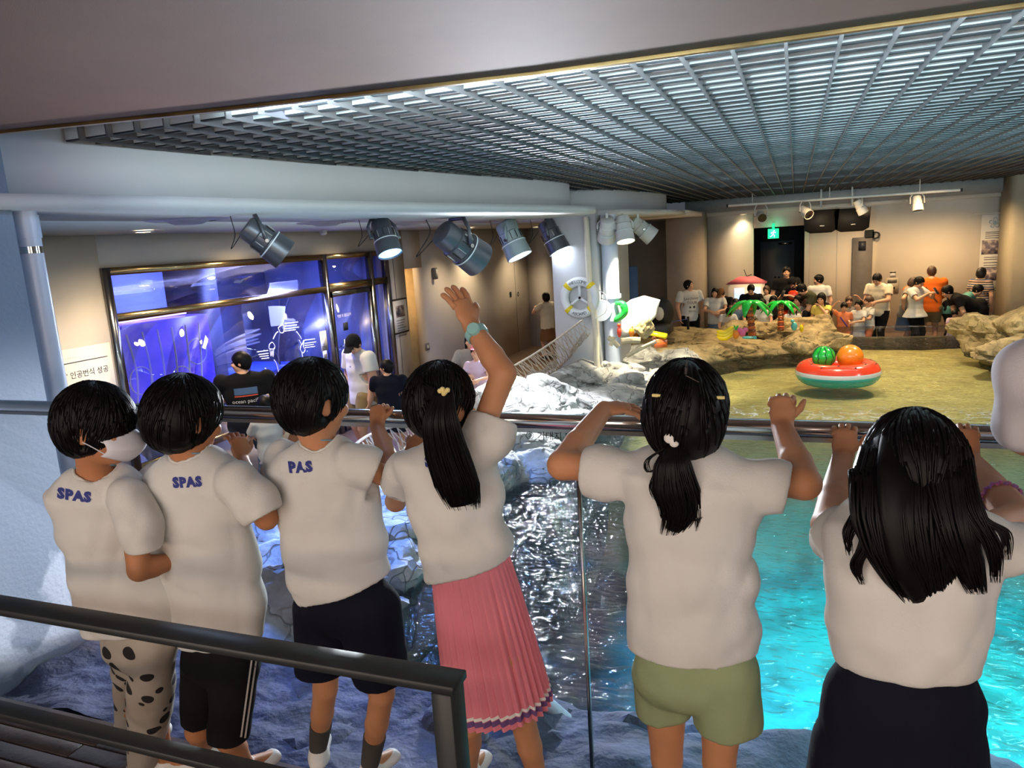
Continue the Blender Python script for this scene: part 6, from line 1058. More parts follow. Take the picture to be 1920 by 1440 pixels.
# ---- grown-up at the right edge of the frame, mostly outside it
def adult_edge():
    base = np.array([0.52, 1.40, FLOOR]); R = thing('person', base, 'grown-up cut off by the right edge in a pale blouse and floral skirt', 'person')
    S = SDF((0.3, 1.2, -0.2), (1.15, 2.15, 1.6), 0.009); nb = np.array([0.70, 1.42, 1.22]); hc = np.array([0.72, 1.46, 1.40]); f, s, u = frame((0, 1, 0)); headshape(S, hc, f, s, u, 0.22); S.cap(hc-u*0.07, nb, 0.045, 0.05); S.slab(nb-u*0.05, nb-u*0.5, 0.15, 0.09, 0.13, 0.09, s); fg = MB()
    el, wr_ = A(1925, 815, 1.62), np.array([0.66, 2.06, 1.10]); S.cap(np.array([0.56, 1.44, 1.15]), el, 0.045, 0.036); S.cap(el, wr_, 0.036, 0.027); hand(fg, wr_, (0, 0.3, 0.3), (0, 0.3, -1), 0.16, (50, 55, 40), 1, S=S)
    for q in (0.60, 0.80): lower(S, np.array([q, 1.42, 0.66]), np.array([q, 1.44, 0.30]), np.array([q, 1.42, FLOOR+0.07]), (0, 1, 0), 1.0)
    m = S.mb(None, 1); m.add(np.concatenate(fg.v), fg.f); part('body', m, MATS['skin'], R, auto=None)
    HS = SDF(hc-0.25, hc+0.25, 0.01); haircap(HS, hc, f, s, u, 0.22, 1.15, -0.5); part('hair', HS.mb(), MATS['hair_dark'], R, auto=None)
    T = SDF((0.3, 1.1, 0.4), (1.15, 1.9, 1.6), 0.008); T.chain([seg((0.70, 1.42, 1.20), 0.10, 0.06), seg((0.70, 1.42, 1.12), 0.165, 0.095), seg((0.70, 1.42, 0.95), 0.16, 0.10), seg((0.70, 1.42, 0.80), 0.165, 0.11)], s, 0.03)
    e2 = A(1912, 800, 1.60); T.cap((0.58, 1.43, 1.14), A(1950, 700, 1.56), 0.070, 0.066, 0.03); T.cap(A(1950, 700, 1.56), e2, 0.066, 0.048, 0.02); T.fold(0.003, 17, 9); T.plane((0.7, 1.42, 0.775), (-0.15, 0, -1)); part('blouse', T.mb(None, 2), MATS['cloth_offwhite'], R, auto=None)
    K = SDF((0.2, 1.0, 0.0), (1.3, 1.9, 1.0), 0.009); K.chain([seg((0.70, 1.42, 0.85), 0.15, 0.11), seg((0.70, 1.42, 0.70), 0.19, 0.14), seg((0.71, 1.42, 0.30), 0.235, 0.18)], s, 0.02); K.fold(0.005, 14, 12, [s, s+0.2*u]); K.plane((0.7, 1.42, 0.36), (0, 0, -1)); part('skirt', K.mb(None, 2), MATS['cloth_floral'], R, auto=None, label='dark skirt with a small floral print')
    for q in (0.60, 0.80): part('shoe', shoe(np.array([q, 1.42, FLOOR+0.07]), (0, 1, 0), 1.0), MATS['shoe_dark'], R, auto=None)
adult_edge()
# ------------------------------------------------------------------ the crowd
LF = -1.12
def person(x, y, H, face, label, top='white', sleeve='short', bottom=('pants', 'black'), hair='short', hairmat='hair_black', lean=0, arms=('down', 'down'), pitch=0, yaw=0, z0=LF, child=False, wide=1.0, shoes='shoe_dark', skin='skin_light', extra=None, h=None, roll=0, group='visitors', printing=None, crouch=0.0, cap=None):
    R = thing('person', (x, y, z0), label, 'person', None); z = np.array([0, 0, 1.]); f = np.array([math.sin(rad(face)), math.cos(rad(face)), 0]); s = np.cross(f, z); b = np.array([x, y, z0]); HH = H*(0.165 if child else 0.132); h = h or (0.011 if H < 1.3 else 0.014)
    hipz = (0.45 if child else 0.49)*H*(1-crouch*0.5); hp = b+z*hipz; Rl = rot(s, -lean); u_ = lambda v: Rl@np.asarray(v, float)
    T = lambda a, c, e: hp+u_(s*a*H+f*c*H+z*e*H)
    w = wide; sh_w = (0.105 if child else 0.112)*w; nb = T(0, 0, (0.80 if child else 0.835)-0.49 if not child else 0.345); sh = [T(q*sh_w, 0, (0.30 if not child else 0.29)) for q in (-1, 1)]
    Rp = rot(s, -(lean*0.75+pitch)) ; Ry = rot(z, -yaw); hf = Ry@(Rp@f); hs = nrm(np.cross(hf, z)) if abs(hf[2]) < 0.95 else s; hu = np.cross(hs, hf); hc = nb+hu*HH*0.52+hf*HH*0.08
    l1, l2 = 0.165*H, 0.145*H; W = []; El = []
    for i, q in enumerate((-1, 1)):
        a = arms[i]
        if isinstance(a, str):
            D = {'down': (0.02*q, 0.03, -0.30), 'hold': (-0.05*q, 0.20, -0.14), 'phone': (-0.06*q, 0.19, -0.03), 'rest': (0.03*q, 0.22, -0.20), 'up': (0.03*q, 0.08, 0.22), 'reach': (0.0, 0.27, -0.10), 'face': (-0.09*q, 0.12, 0.03), 'hips': (0.05*q, -0.02, -0.20), 'back': (-0.04*q, -0.08, -0.24), 'low': (-0.07*q, 0.14, -0.24), 'hang': (0, 0.02, -0.30)}[a]
            v = s*D[0]*H+f*D[1]*H+z*D[2]*H; c = sh[i]+(Rl@v if a not in ('hang', 'down', 'low') else v)
        else: c = np.asarray(a, float)
        e, c = ik(sh[i], c, l1, l2, s*q*0.8-z*0.6-f*0.3); El.append(e); W.append(c)
    hips = [hp+s*q*0.052*H*w for q in (-1, 1)]; an = [b+s*q*0.055*H*w+z*0.045*H-f*(0.02*q*H) for q in (-1, 1)]; kn = []
    for i in (0, 1): k, _ = ik(hips[i], an[i], 0.235*H if not child else 0.22*H, 0.225*H if not child else 0.20*H, f); kn.append(k)
    allp = np.array(sh+El+W+hips+an+kn+[hc]); S = SDF(allp.min(0)-0.17, allp.max(0)+0.18, h); headshape(S, hc, hf, hs, hu, HH); S.cap(hc-hu*0.32*HH-hf*0.08*HH, nb, 0.19*HH, 0.032*H, 0.015)
    r = 0.028*H*w
    S.chain([seg(T(0, 0, 0.30 if not child else 0.28), 0.09*H*w, 0.05*H), seg(T(0, 0, 0.12), 0.075*H*w, 0.055*H), seg(hp, 0.085*H*w, 0.062*H)], s, 0.03); fg = MB()
    for i, q in enumerate((-1, 1)):
        S.cap(sh[i], El[i], r*1.05, r*0.85, 0.01); S.cap(El[i], W[i], r*0.85, r*0.60, 0.01); d = nrm(W[i]-El[i]); d2 = nrm(d+np.array([0, 0, -0.2])); hand(fg, W[i], d2, nrm(f*0.4-s*q*0.6-z*0.3), 0.098*H, (20, 25, 18), -q, n=6, S=S)
        S.cap(hips[i], kn[i], 0.050*H*w, 0.033*H, 0.02); S.cap(kn[i], an[i], 0.032*H, 0.020*H, 0.01); S.cap(an[i], an[i]+f*0.08*H-z*0.02*H, 0.022*H, 0.018*H, 0.01)
    m = S.mb(None, 1); m.add(np.concatenate(fg.v), fg.f); part('body', m, MATS[skin], R, auto=None)
    for q in (-1, 1): e = MB(); e.sphere(hc+hs*q*0.14*HH+hf*0.36*HH+hu*0.02*HH, (0.045*HH,)*3, 6); part('eye', e, MATS['eye_dark'], R)
    HS = SDF(hc-0.17-0.25*H*(hair in ('long', 'tail')), hc+0.17+0.25*H*(hair in ('long', 'tail')), h*0.8); haircap(HS, hc, hf, hs, hu, HH, 1.13, -0.25 if hair == 'short' else -0.42, True, 0.5, 0.0)
    if hair == 'long': HS.slab(hc-hf*0.2*HH, hc-hf*0.30*HH-z*1.25*HH, 0.34*HH, 0.16*HH, 0.30*HH, 0.07*HH, hs, 0.02); [HS.cap(hc+hs*q*0.34*HH-hf*0.02*HH, hc+hs*q*0.34*HH-z*0.9*HH+hf*0.05*HH, 0.09*HH, 0.06*HH, 0.02) for q in (-1, 1)]
    if hair == 'tail': HS.cap(hc-hf*0.45*HH+hu*0.1*HH, hc-hf*0.62*HH-z*0.55*HH, 0.12*HH, 0.06*HH, 0.02)
    if hair == 'bob': HS.ell(hc-hf*0.12*HH-hu*0.12*HH, [hs, hf, hu], np.array([0.42, 0.40, 0.42])*HH, 0.02); HS.ell(hc+hf*0.62*HH-hu*0.2*HH, [hs, hf, hu], np.array([0.42, 0.50, 0.50])*HH, 0.02, cut=True)
    if hair == 'bun': HS.ell(hc-hf*0.50*HH+hu*0.12*HH, [hs, hf, hu], np.array([0.17, 0.15, 0.17])*HH, 0.02)
    part('hair', HS.mb(), MATS[hairmat], R, auto=None)
    if cap:
        C = SDF(hc-0.25, hc+0.3, h*0.7); C.ell(hc+hu*0.12*HH-hf*0.04*HH, [hs, hf, hu], np.array([0.42, 0.52, 0.50])*HH, 0.01); C.plane(hc+hu*0.16*HH, -(hu+hf*0.1)); C.slab(hc+hu*0.22*HH+hf*0.3*HH, hc+hu*0.14*HH+hf*0.82*HH, 0.33*HH, 0.03*HH, 0.25*HH, 0.03*HH, hs, 0.01); part('cap', C.mb(), MATS[cap], R, auto=None)
    dress = bottom[0] == 'dress'; lowp = -0.05 if not dress else -(hipz/H)+0.30; flare = 0.112 if not dress else 0.165
    if 'peplum' in (sleeve,): flare = 0.17; lowp = -0.03
    secs = [seg(T(0, 0, 0.335 if not child else 0.325), 0.035*H*w, 0.03*H), seg(T(0, 0, 0.29 if not child else 0.275), 0.115*H*w, 0.066*H), seg(T(0, 0, 0.20), 0.108*H*w, 0.078*H), seg(T(0, 0, 0.08), 0.103*H*w, 0.078*H), seg(T(0, 0, 0.0) if not dress else hp+z*0.0, 0.108*H*w if not dress else 0.13*H, 0.085*H)]
    if dress or sleeve == 'peplum': secs[-1] = seg(hp+z*(lowp-0.0)*H, flare*H, flare*0.8*H)
    else: secs.append(seg(hp-z*0.06*H, 0.112*H*w, 0.09*H))
    k = 0.62 if sleeve in ('short', 'peplum') else 1.0; sls = []
    for i in (0, 1):
        p = sh[i]; e = sh[i]*(1-k)+El[i]*k; ss = [(p, r*1.5), (e, r*1.45)]
        if sleeve == 'long': ss = [(p, r*1.5), (El[i], r*1.3), (W[i]*0.95+El[i]*0.05, r*1.05)]
        sls.append(ss)
    G = garment(secs, s, sls, [(hp+z*lowp*H, -z)], [(nb-z*0.008, hc-hu*0.3*HH, 0.036*H)], h*0.9, 0.0028 if H > 1.2 else 0.002, int(abs(x*97+y*31)) % 999, dirs=None, ffreq=13/H*1.2); tm_ = G.mb(None, 1).mesh('shirt', MATS['cloth_'+top], True); so = put('dress' if dress else 'shirt', tm_, R)
    if bottom[0] in ('pants', 'shorts', 'skirt'):
        B = SDF(np.array(hips+an+kn).min(0)-0.17, np.array(hips+an+kn).max(0)+0.25, h); B.slab(hp+z*0.06*H, hp-z*0.03*H, 0.092*H*w, 0.072*H, 0.10*H*w, 0.078*H, s, 0.02)
        if bottom[0] == 'skirt': B.slab(hp, hp-z*0.24*H, 0.10*H*w, 0.08*H, 0.135*H, 0.115*H, s, 0.03); B.plane(hp-z*0.22*H, -z)
        else:
            for i in (0, 1):
                if bottom[0] == 'pants': B.cap(hips[i], kn[i], 0.062*H*w, 0.044*H, 0.02); B.cap(kn[i], an[i], 0.044*H, 0.034*H, 0.01)
                else: e = hips[i]*0.25+kn[i]*0.75; B.cap(hips[i], e, 0.064*H*w, 0.058*H, 0.02)
            B.plane(an[0]+z*0.01 if bottom[0] == 'pants' else hips[0]*0.25+kn[0]*0.75-z*0.02, -z)
        B.fold(0.002, 16, 5, None); part({'pants': 'trousers', 'shorts': 'shorts', 'skirt': 'skirt'}[bottom[0]], B.mb(None, 1), MATS['cloth_'+bottom[1]], R, auto=None)
    for i in (0, 1): part('shoe', shoe(np.array([an[i][0], an[i][1], z0+0.07*H*0.6]), f, H*0.6), MATS[shoes], R, auto=None)
    info = dict(R=R, T=T, f=f, s=s, z=z, H=H, hc=hc, hf=hf, hs=hs, hu=hu, HH=HH, sh=sh, El=El, W=W, so=so, nb=nb)
    if printing:
        tr = bvh(so.data)
        for body_, up_, sz, mm, side in printing:
            o = T(0, 0.12*side, up_); t = text_mb(body_, sz, o, -s*side, u_(z)); 
            if t.v: part('lettering', wrap(t, tr, -f*side, 0.003), MATS[mm], so, label='printed lettering')
    if extra: extra(info)
    return info
def gx(px, Y, z=0.0): # x of a pixel column at hall distance Y
    p = aty(px, 560, Y); return p[0]
def strapbag(mm, side=1, z_=0.0, sz=(0.22, 0.10, 0.16)):
    def fn(i):
        T = i['T']; H = i['H']; m = MB(); tr = bvh(i['so'].data); P = []
        for a in np.linspace(0, 2*np.pi, 40, endpoint=False):
            c = T(0, 0, 0.16); nrm_ = nrm(i['s']*side*0.85+i['z']*-0.6); e1 = nrm(i['s']*0.6*side+i['z']*0.85); e2 = np.cross(e1, nrm_) ; d = e1*math.cos(a)+i['f']*math.sin(a); q = tr.ray_cast(Vector(c+d*0.6), Vector(-d)); P.append(np.array(q[0])+d*0.006 if q[0] is not None and np.linalg.norm(np.array(q[0])-c) < 0.13*H else c+d*0.10*H)
        m.tube(np.array(P), 0.014, 6, closed=True); part('bag_strap', m, MATS[mm], i['R'])
    return fn
def phone(label, i, hand_i=0):
    c = (i['W'][0]+i['W'][1])/2 if hand_i is None else i['W'][hand_i]; c = c+i['f']*0.11+i['z']*0.05; m = MB(); R_ = rot(i['s'], 35)@np.stack([i['s'], i['f'], i['z']], 1); m.box(c, (0.075, 0.009, 0.155), R=R_, bev=0.003); T = thing('phone', c, label, 'phone'); part('case', m, MATS['cable'], T, False); m = MB(); m.box(c-(R_@np.array([0, 0.006, 0])), (0.068, 0.002, 0.145), R=R_); part('screen', m, mat('screen', (150, 160, 180), 0.2, var=0, emit=(150, 170, 200), estr=0.6) if 'screen' not in MATS else MATS['screen'], T, False)
# people by the glass front on the left
i = person(-5.85, 6.65, 1.74, -40, 'stout man in a black tee printed on the back, standing at the glass front', 'black', bottom=('shorts', 'black'), yaw=-75, arms=('hold', 'down'), wide=1.25, h=0.011, printing=[('ocean pacific', 0.17, 0.062, 'ink_white', -1)])
tr = bvh(i['so'].data)
for (zz, hh, ww, mm) in ((0.235, 0.075, 0.25, 'board_blue'), (0.205, 0.014, 0.25, 'ink_red')):
    o = i['T'](0, -0.12, zz); G = [[o+i['s']*a+i['z']*b for a in np.linspace(-ww/2, ww/2, 9)] for b in (-hh/2, 0, hh/2)]; m = MB(); m.grid(G); part('print', wrap(m, tr, i['f'], 0.0025), MATS[mm], i['so'], label='printed picture strip')
person(-5.35, 6.35, 1.30, -60, 'small boy in a white tee right behind the stout man in black', 'white', bottom=('shorts', 'denim'), child=True, arms=('hold', 'hold'), h=0.010)
person(-5.55, 6.95, 1.42, -50, 'woman with brown hair in a pale top bending at the glass front', 'cream', bottom=('pants', 'denim'), hair='bun', hairmat='hair_brown', lean=15)
i = person(-5.28, 8.15, 1.76, -150, 'big man in a white tee, dark cap and khaki shorts looking down', 'white', bottom=('shorts', 'khaki'), yaw=-30, pitch=35, wide=1.35, cap='cloth_black', arms=('down', 'down'), h=0.011, printing=[('▪', 0.235, 0.06, 'ink_black', 1)], shoes='shoe_white')
i = person(-4.75, 7.95, 1.42, -20, 'person in a dark navy tee with dark hair tied up, seen from behind', 'navy', bottom=('shorts', 'black'), hair='bun', yaw=-60, arms=('hold', 'down'), h=0.011, wide=1.1)
i = person(-4.05, 9.0, 1.62, 170, 'parent in grey and black walking behind the net with a small child', 'grey', bottom=('pants', 'black'), arms=('hold', 'hold'), hair='long')
person(-3.88, 8.75, 1.16, 170, 'little girl in a pink cap and pale pink top behind the net', 'lilac', bottom=('skirt', 'pink'), child=True, cap='cloth_pink', arms=('hold', 'hold'), z0=-0.80, pitch=-10)
person(gx(1024, 16.3), 16.3, 1.58, -60, 'woman in a cream blouse and long tan skirt far down the corridor', 'cream', bottom=('skirt', 'brown'), hair='bob', arms=('phone', 'phone'))
# the crowd behind the far rocks, left to right
Yf = 17.0
i = person(gx(1293, 16.9), 16.9, 1.70, 150, 'boy in a white tee with black print looking up, leftmost behind the far rocks', 'white', bottom=('pants', 'black'), yaw=-45, pitch=-15, printing=[('SAKEWAY', 0.24, 0.075, 'ink_black', 1), ('TOUR', 0.19, 0.085, 'ink_black', 1), ('★ ☻', 0.13, 0.08, 'ink_black', 1), ('SEOUL', 0.08, 0.055, 'ink_black', 1)], wide=1.15)
person(gx(1341, 16.9), 16.9, 1.50, 175, 'girl with long dark hair, white tee and denim pinafore, left in the crowd', 'white', bottom=('skirt', 'denim'), hair='long', arms=('hold', 'hold'), yaw=10)
person(gx(1359, 17.1), 17.1, 1.52, 200, 'woman in a dark cap bowing her head beside the long haired girl', 'black', bottom=('pants', 'denim'), cap='cloth_brown', pitch=30, lean=12, arms=('hold', 'hold'))
person(gx(1362, 16.6), 16.6, 1.24, 165, 'child bowing a black haired head over the rocks in a white tee', 'white', bottom=('shorts', 'denim'), child=True, pitch=40, lean=28, arms=('rest', 'rest'))
person(gx(1379, 16.6), 16.6, 1.28, 180, 'girl in a grey denim pinafore facing the pool, left of the taller palm', 'denim', bottom=('skirt', 'denim'), hair='bun', hairmat='hair_dark', child=True, arms=('rest', 'rest'))
person(gx(1409, 17.1), 17.1, 1.58, 180, 'man in a dark shirt bending forward behind the taller palm', 'black', bottom=('pants', 'black'), pitch=15, lean=14, arms=('rest', 'rest'))
person(gx(1430, 16.6), 16.6, 1.26, 185, 'boy in a white tee just right of the taller palm', 'white', bottom=('shorts', 'denim'), child=True, arms=('rest', 'rest'), pitch=15)
person(gx(1437, 17.5), 17.5, 1.46, 190, 'person with brown hair deep in the crowd between the palms', 'cream', bottom=('pants', 'black'), hair='short', hairmat='hair_brown')
person(gx(1450, 16.8), 16.8, 1.30, 182, 'girl with bangs and a dark top between the two palms', 'black', bottom=('skirt', 'black'), hair='long', child=True, arms=('rest', 'rest'))
i = person(gx(1474, 18.2), 18.2, 1.84, 172, 'tall man in a black tee and orange red shorts before the dark doorway', 'black', bottom=('shorts', 'red'), yaw=5, wide=1.1)
i = person(gx(1494, 17.4), 17.4, 1.68, 215, 'person in a dark cap and navy shirt holding something white, right of the tall man', 'navy', bottom=('pants', 'black'), cap='cloth_black', pitch=30, lean=8, arms=('phone', 'phone')); phone('white phone held by the person in the navy shirt', i, None)
person(gx(1497, 16.8), 16.8, 1.30, 190, 'dark haired child in grey behind the smaller palm', 'grey', bottom=('shorts', 'navy'), child=True, yaw=30)
person(gx(1485, 16.5), 16.5, 1.16, 165, 'small girl in a white top leaning at the rock right of the smaller palm', 'white', bottom=('skirt', 'pink'), hair='long', child=True, lean=10, arms=('rest', 'rest'))
person(gx(1514, 16.7), 16.7, 1.22, 110, 'child with brown hair and a dark backpack beside the girl in yellow', 'black', bottom=('skirt', 'denim'), hair='bun', hairmat='hair_brown', child=True)
person(gx(1541, 16.5), 16.5, 1.36, 200, 'girl in a yellow dress with dark braids touching her face', 'yellow', bottom=('dress', 'yellow'), hair='long', child=True, arms=('face', 'down'), pitch=10)
person(gx(1535, 17.6), 17.6, 1.66, 200, 'man in a white tee mostly hidden behind the man in olive', 'white', bottom=('pants', 'black'), yaw=60)
i = person(gx(1546, 17.0), 17.0, 1.72, 250, 'man in an olive tee bending forward over the girl in yellow', 'olive', bottom=('pants', 'black'), lean=42, pitch=10, arms=('low', 'low'), wide=1.2)
# right part
person(gx(1592, 17.2), 17.2, 1.20, 180, 'toddler in a grey top behind the boy in coral', 'grey', bottom=('shorts', 'denim'), hairmat='hair_brown', child=True, arms=('up', 'down'))
i = person(gx(1583, 16.75), 16.75, 1.12, 182, 'boy in a coral tee with a violet strap waving at the parapet', 'coral', bottom=('shorts', 'coral'), child=True, arms=('down', 'up'), pitch=10, extra=strapbag('cloth_violet', 1))
person(gx(1611, 16.75), 16.75, 1.16, 215, 'girl with a dark ponytail in white, middle one of the children at the parapet', 'white', bottom=('skirt', 'white'), hair='tail', child=True, arms=('hold', 'hold'))
person(gx(1630, 16.85), 16.85, 1.22, 240, 'girl in a white dress with brown hair beside the man in cream', 'white', bottom=('shorts', 'coral'), hair='tail', hairmat='hair_brown', child=True, arms=('hold', 'hold'))
person(gx(1650, 17.1), 17.1, 1.70, 215, 'man in glasses and a cream tee with black trousers looking down at the children', 'cream', bottom=('pants', 'black'), pitch=25, lean=6, arms=('hold', 'low'), wide=1.1)
person(gx(1697, 17.2), 17.2, 1.58, 100, 'woman in a grey tee with brown hair, mostly behind the woman in white', 'grey', bottom=('skirt', 'denim'), hair='bob', hairmat='hair_brown', pitch=25, lean=8, arms=('hips', 'hips'))
i = person(gx(1717, 16.9), 16.9, 1.60, 130, 'woman in a flared white blouse and black trousers looking at a phone', 'white', sleeve='peplum', bottom=('pants', 'black'), hair='tail', pitch=25, arms=('phone', 'phone')); phone('phone in the hands of the woman in the flared blouse', i, None)
person(gx(1745, 17.4), 17.4, 1.76, 5, 'man in an orange shirt with a dark strap across his back', 'orange', sleeve='long', bottom=('shorts', 'khaki'), hairmat='hair_brown', pitch=15, arms=('hips', 'low'), wide=1.1, extra=strapbag('cloth_brown', -1))
person(gx(1778, 17.6), 17.6, 1.60, 110, 'person in a teal tee stooping between the orange shirt and the man in black', 'teal', bottom=('pants', 'black'), lean=55, arms=('hang', 'hang'), pitch=-10)
person(gx(1791, 16.7), 16.7, 0.92, 185, 'toddler girl in a lilac dress at the glass parapet', 'lilac', bottom=('dress', 'lilac'), child=True, hair='bun', arms=('hold', 'hold'), pitch=25, h=0.010)
i = person(gx(1838, 17.0), 17.0, 1.72, 265, 'man in black bending low over the toddler in lilac', 'black', bottom=('pants', 'black'), lean=62, pitch=-20, arms=(np.array([gx(1808, 16.8), 16.8, -0.50]), np.array([gx(1795, 16.8), 16.9, -0.40])), wide=1.15)
person(gx(1837, 17.8), 17.8, 1.66, 50, 'person with bushy hair in a striped tee facing the wall poster', 'striped', bottom=('pants', 'navy'), hair='bob', hairmat='hair_dark')
# ------------------------------------------------------------------ wall boards, laboratory contents, far fixtures
mat('paper', (232, 230, 226), 0.7, var=0.01); mat('photo_mix', (70, 66, 72), 0.5, col2=(200, 180, 170), vs=9, thr=(0.42, 0.58)); mat('photo_warm', (205, 190, 180), 0.5, col2=(120, 110, 130), vs=14, thr=(0.42, 0.58)); mat('frame_dark', (60, 56, 54), 0.5)
XW = XL+0.012
def wbox(y0, y1, z0, z1, t=0.02, x=None): return MB().box(((x if x is not None else XL)+t/2, (y0+y1)/2, (z0+z1)/2), (t, y1-y0, z1-z0))
NB = thing('notice_board', (XL, 5.2, 0.3), 'big white poster with a photo of a roofed hall, left of the glass front', 'poster'); part('sheet', wbox(4.45, 5.50, -0.55, 0.86), MATS['paper'], NB, False)
part('photo', wbox(4.55, 5.42, -0.25, 0.46, 0.004, XL+0.02), MATS['photo_mix'], NB, False)
for (y0, z0, y1, z1) in ((4.95, 0.45, 4.98, -0.2), (5.15, 0.45, 5.18, -0.2), (4.75, 0.05, 5.42, 0.32), (4.75, -0.1, 5.42, 0.12)): m = MB(); m.tube([(XL+0.026, y0, z0), (XL+0.026, y1, z1)], 0.008, 5); part('photo_line', m, MATS['paper'], NB)
part('lettering', text_mb('국내 첫 ‘해파리’ 인공번식 성공', 0.075, (XL+0.022, 4.97, 0.60), (0, 1, 0), (0, 0, 1)), MATS['ink_dark'], NB, False, label='Korean headline'); part('rule', wbox(4.5, 5.45, 0.725, 0.730, 0.004, XL+0.02), MATS['ink_dark'], NB, False); part('lettering', text_mb('—  · · · · · · · · ·', 0.05, (XL+0.022, 4.95, 0.77), (0, 1, 0), (0, 0, 1)), MATS['ink_dark'], NB, False)
pc = atx(752, 590, XL); FP = thing('framed_poster', pc, 'framed poster with one dark photo hung between the glass front and the washroom', 'poster'); y0, y1 = atx(733, 590, XL)[1], atx(762, 590, XL)[1]; zt, zb = atx(745, 560, XL)[2], atx(750, 625, XL)[2]
part('frame', wbox(y0, y1, zb, zt, 0.03), MATS['frame_dark'], FP, False); part('sheet', wbox(y0+0.03, y1-0.03, zb+0.03, zt-0.03, 0.004, XL+0.03), MATS['paper'], FP, False); part('photo', wbox(y0+0.12, y1-0.12, zt-0.32, zt-0.12, 0.003, XL+0.034), MATS['photo_mix'], FP, False)
for k in range(7): part('text_line', wbox(y0+0.12, y1-0.12-0.04*(k % 3), zt-0.38-k*0.045, zt-0.372-k*0.045, 0.003, XL+0.034), MATS['ink_dark'], FP, False)
# decals on the glass front (white line drawing of a jellyfish life cycle)
mw = mat('decal_white', (236, 236, 240), 0.7, var=0); X2 = XL+0.012
DC = thing('glass_decal', atx(540, 660, X2), 'white line drawing of a jellyfish life cycle on the glass front', 'decal')
def dline(pts, r=0.007, n=10): m = MB(); P = bez([atx(x, y, X2) for x, y in pts], n); m.tube(P, r, 5); return m
for pts in (((497, 690), (520, 735), (524, 770), (522, 740)), ((512, 636), (517, 626), (521, 622)), ((556, 622), (562, 630), (565, 636)), ((566, 660), (568, 678), (563, 695)), ((514, 675), (518, 682), (521, 692), (523, 702))): part('arc', dline(pts), mw, DC, auto=None)
for pts in (((524, 612), (531, 610), (532, 622), (526, 624), (522, 616), (524, 612)), ((505, 646), (510, 642), (515, 648), (514, 654), (505, 654), (505, 646)), ((506, 655), (508, 668), (510, 658), (512, 669), (513, 655)), ((561, 638), (566, 646), (570, 638), (569, 650), (572, 656), (568, 662), (563, 655), (565, 646)), ((523, 702), (527, 695), (533, 690), (537, 698), (532, 703), (524, 704), (523, 702)), ((535, 690), (542, 682), (548, 690), (556, 684), (562, 694)), ((528, 712), (536, 706), (546, 712), (556, 707))): part('drawing', dline(pts, 0.006), mw, DC, auto=None)
for (x, y, w_) in ((534, 607, 24), (534, 612, 22), (534, 617, 26), (534, 621, 20), (572, 638, 18), (572, 644, 20), (572, 648, 16), (572, 652, 18), (482, 660, 20), (485, 665, 18), (487, 669, 16), (490, 673, 14)): part('text_line', dline(((x, y), (x+w_/2, y-w_*0.06), (x+w_, y-w_*0.13)), 0.008, 3), mw, DC)
for (x0_, y0_, x1_, y1_, lab) in ((599, 622, 615, 656, 'upper white paper notice stuck on the glass front'), (605, 659, 614, 672, 'lower smaller white paper notice stuck on the glass front')):
    a, b = atx(x0_, y0_, X2), atx(x1_, y1_, X2); m = MB(); m.box((X2, (a[1]+b[1])/2, (a[2]+b[2])/2), (0.004, abs(b[1]-a[1]), abs(a[2]-b[2]))); T = thing('paper_notice', (X2, a[1], b[2]), lab, 'notice'); part('sheet', m, MATS['paper'], T, False)
    for k in range(3): part('text_line', MB().box((X2+0.003, (a[1]+b[1])/2, b[2]+0.02+k*0.022), (0.002, abs(b[1]-a[1])*0.7, 0.007)), MATS['ink_dark'], T, False)
q = atx(650, 612, -6.46); part('door_plate', MB().box((-6.48, q[1], q[2]-0.0), (0.01, 0.12, 0.12)), MATS['ink_dark'], None, False, label='small dark plate on the glass door', cat='plate'); part('door_text', text_mb('직원 외 출입금지', 0.055, (-6.48, q[1], q[2]+0.17), (0, 1, 0), (0, 0, 1)), mw, None, False, label='white Korean lettering on the glass door', cat='lettering')
# laboratory: aquarium, work bench, blue bin, pipes
mat('tank_blue', (70, 60, 235), 0.25, col2=(150, 120, 255), vs=4, emit=(60, 50, 235), estr=0.8); mat('lab_dark', (40, 46, 70), 0.6, var=0.3, vs=4); mat('bin_blue', (40, 70, 200), 0.5); mat('foam', (220, 222, 235), 0.8)
TK = thing('aquarium', (-7.3, 6.6, -0.4), 'glowing violet blue aquarium behind the left end of the glass front', 'aquarium'); m = MB(); m.box((-7.4, 6.75, 0.42), (0.7, 1.5, 1.05), bev=0.01); part('water', m, MATS['tank_blue'], TK, False); m = MB(); m.box((-7.4, 6.75, 0.99), (0.3, 1.2, 0.05)); part('lamp_tube', m, mat('tube_violet', (230, 200, 255), 0.3, var=0, emit=(225, 190, 255), estr=5), TK, False)
m = MB(); m.box((-7.4, 6.75, -0.50), (0.76, 1.56, 0.75), bev=0.01); part('cabinet', m, MATS['lab_dark'], TK, False)
for k in range(6): m = MB(); m.tube(bez([(-7.03, 6.2+k*0.2, 0.0), (-7.02, 6.25+k*0.2, 0.4), (-7.03, 6.2+k*0.22, 0.85)], 5), 0.012, 6); part('hose', m, MATS['foam'], TK)
for k, (y, zz) in enumerate(((6.3, 0.3), (6.9, 0.2), (7.2, 0.5))):
    m = MB(); m.tube(cord_ring(np.array([-7.02, y, zz]), (0.16, 0.16), np.array([0, 1., 0]), np.array([0, 0, 1.])), 0.008, 6, closed=True); part('hose_loop', m, MATS['foam'], TK)
m = MB(); m.box((-7.6, 7.85, 0.3), (0.5, 0.42, 2.7)); part('dark_cupboard', m, MATS['lab_dark'], None, False, label='dark equipment cupboard beside the aquarium', cat='cupboard')
